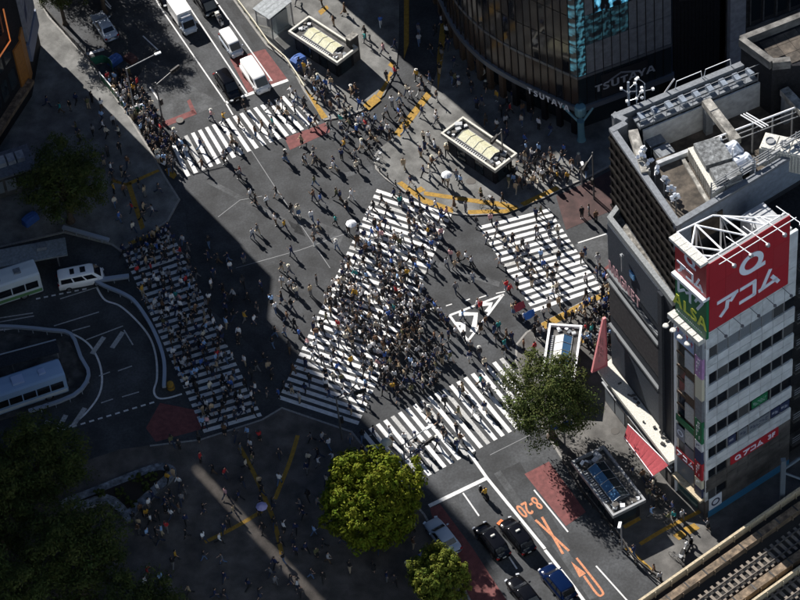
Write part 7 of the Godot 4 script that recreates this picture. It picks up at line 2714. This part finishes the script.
	for z in [[pl([-6.53, -0.96, -0.33, -2.07, 2.15, 4.31, -0.06, 12.42, -2.55, 12.70, -6.94, 4.96]), 55, 0.45], [diag, 120, 0.5], [pl([-13.01, 11.07, -9.38, 3.94, -3.67, 10.62, -5.41, 15.32]), 26, 0.8], [pl([-0.50, -0.07, 3.20, 0.47, 4.83, 4.70, 3.04, 10.95, -0.71, 14.23, -2.99, 12.00]), 34, 0.5], [pl([-27.86, -10.44, -23.10, -13.09, -14.69, 12.86, -20.47, 14.18]), 175, 0.45], [pl([-22.42, -11.58, -16.81, -9.34, -10.14, -0.15, -9.38, 3.94, -13.31, 11.15, -14.63, 11.60]), 46, 0.9], [pl([-29.24, -35.59, -26.69, -37.05, -24.62, -32.71, -21.73, -22.23, -22.86, -20.22, -24.63, -24.89, -26.44, -29.66]), 80, 0.5], [pl([-21.60, -25.91, -22.83, -21.38, -23.64, -22.52, -24.59, -26.37]), 14, 0.5], [pl([-36.34, -34.25, -30.26, -33.29, -23.73, -19.62, -23.91, -13.92, -28.35, -11.77, -28.77, -21.12]), 36, 1.0], [pl([-25.82, 15.66, -14.78, 14.48, -6.33, 17.18, -2.11, 25.11, -0.17, 30.14, 1.52, 37.30, -28.22, 33.26, -23.12, 22.18]), 120, 0.8], [pl([-28.21, 25.07, -23.18, 18.51, -22.16, 22.31, -25.21, 27.27]), 24, 0.6], [pl([11.50, -12.81, 17.77, -12.85, 21.05, -14.07, 18.24, -16.81, 14.75, -18.51]), 26, 0.5], [pl([-5.03, -30.09, -1.56, -26.07, 1.84, -28.26, 5.56, -27.67, 1.87, -22.27, -0.67, -19.72, -3.49, -21.62, -5.76, -25.68]), 14, 0.6], [pl([-8.12, -35.97, -4.98, -30.85, -5.63, -27.61, -8.10, -32.87]), 14, 0.5], [pl([3.40, -40.43, 7.82, -28.83, 16.42, -19.28, 18.58, -19.68, 10.39, -33.03, 9.38, -39.47]), 22, 0.8], [pl([18.43, 2.72, 20.87, 2.55, 20.26, 9.58, 18.84, 11.31, 17.21, 8.48]), 26, 0.5], [pl([19.83, 24.57, 21.74, 26.05, 23.96, 30.53, 21.72, 29.63]), 10, 0.6], [pl([19.91, 2.94, 21.27, 1.80, 20.56, 5.69]), 6, 0.5], [pl([8.01, -9.10, 11.11, -9.05, 14.66, -3.93, 15.95, 2.36, 12.90, 2.57]), 10, 0.8]]:
		rest.append_array(in_shape(z[0], z[1], z[2], taken, g))
	var crowd := Node3D.new()
	crowd.name = "pedestrian_crowd"
	add_child(crowd)
	crowd.set_meta("kind", "stuff")
	tag(crowd, "dense crowd of pedestrians on the crosswalks and plaza", "crowd")
	var cm := mt("crowd_cloth", Color.WHITE, 0.9)
	cm.vertex_color_use_as_albedo = true
	var sets := []
	for i in poses.size() * 2:
		sets.append([])
	for p in rest:
		sets[g.randi_range(0, sets.size() - 1)].append(p)
	var wsum := 0
	for t in TOPS:
		wsum += t[4]
	for i in sets.size():
		if sets[i].is_empty():
			continue
		var ps: Dictionary = poses[i % poses.size()]
		var am := ArrayMesh.new()
		var alt := i >= poses.size()
		var leg: Array = LEGS[[0, 1, 2, 4, 0, 3, 1, 0, 0, 1, 5, 2, 0, 1][i]]
		for part in [["body", M.skin0], ["hair_long" if alt else "hair_short", M.hair0 if i % 3 else M.hair1], ["top_short" if i % 2 else "top_long", cm], ["skirt" if alt and i % 3 == 0 else "trousers", cloth("leg ", leg)], ["shoe_a", M.shoe0], ["shoe_b", M.shoe0]]:
			am.add_surface_from_arrays(Mesh.PRIMITIVE_TRIANGLES, ps[part[0]].surface_get_arrays(0))
			am.surface_set_material(am.get_surface_count() - 1, part[1])
		var mm := MultiMesh.new()
		mm.transform_format = MultiMesh.TRANSFORM_3D
		mm.use_colors = true
		mm.mesh = am
		mm.instance_count = sets[i].size()
		for k in sets[i].size():
			var p: Vector2 = sets[i][k]
			mm.set_instance_transform(k, Transform3D(Basis(Vector3.UP, g.randf() * TAU).scaled(Vector3.ONE * g.randf_range(0.92, 1.06)), v3(p, ground_at(p))))
			var pick := g.randi_range(0, wsum - 1)
			var row: Array = TOPS[0]
			for t in TOPS:
				pick -= t[4]
				if pick < 0:
					row = t
					break
			mm.set_instance_color(k, Color(row[1], row[2], row[3]))
		var mi := MultiMeshInstance3D.new()
		mi.multimesh = mm
		mi.name = "walkers"
		crowd.add_child(mi, true)
	print("people ", count, " crowd ", rest.size())
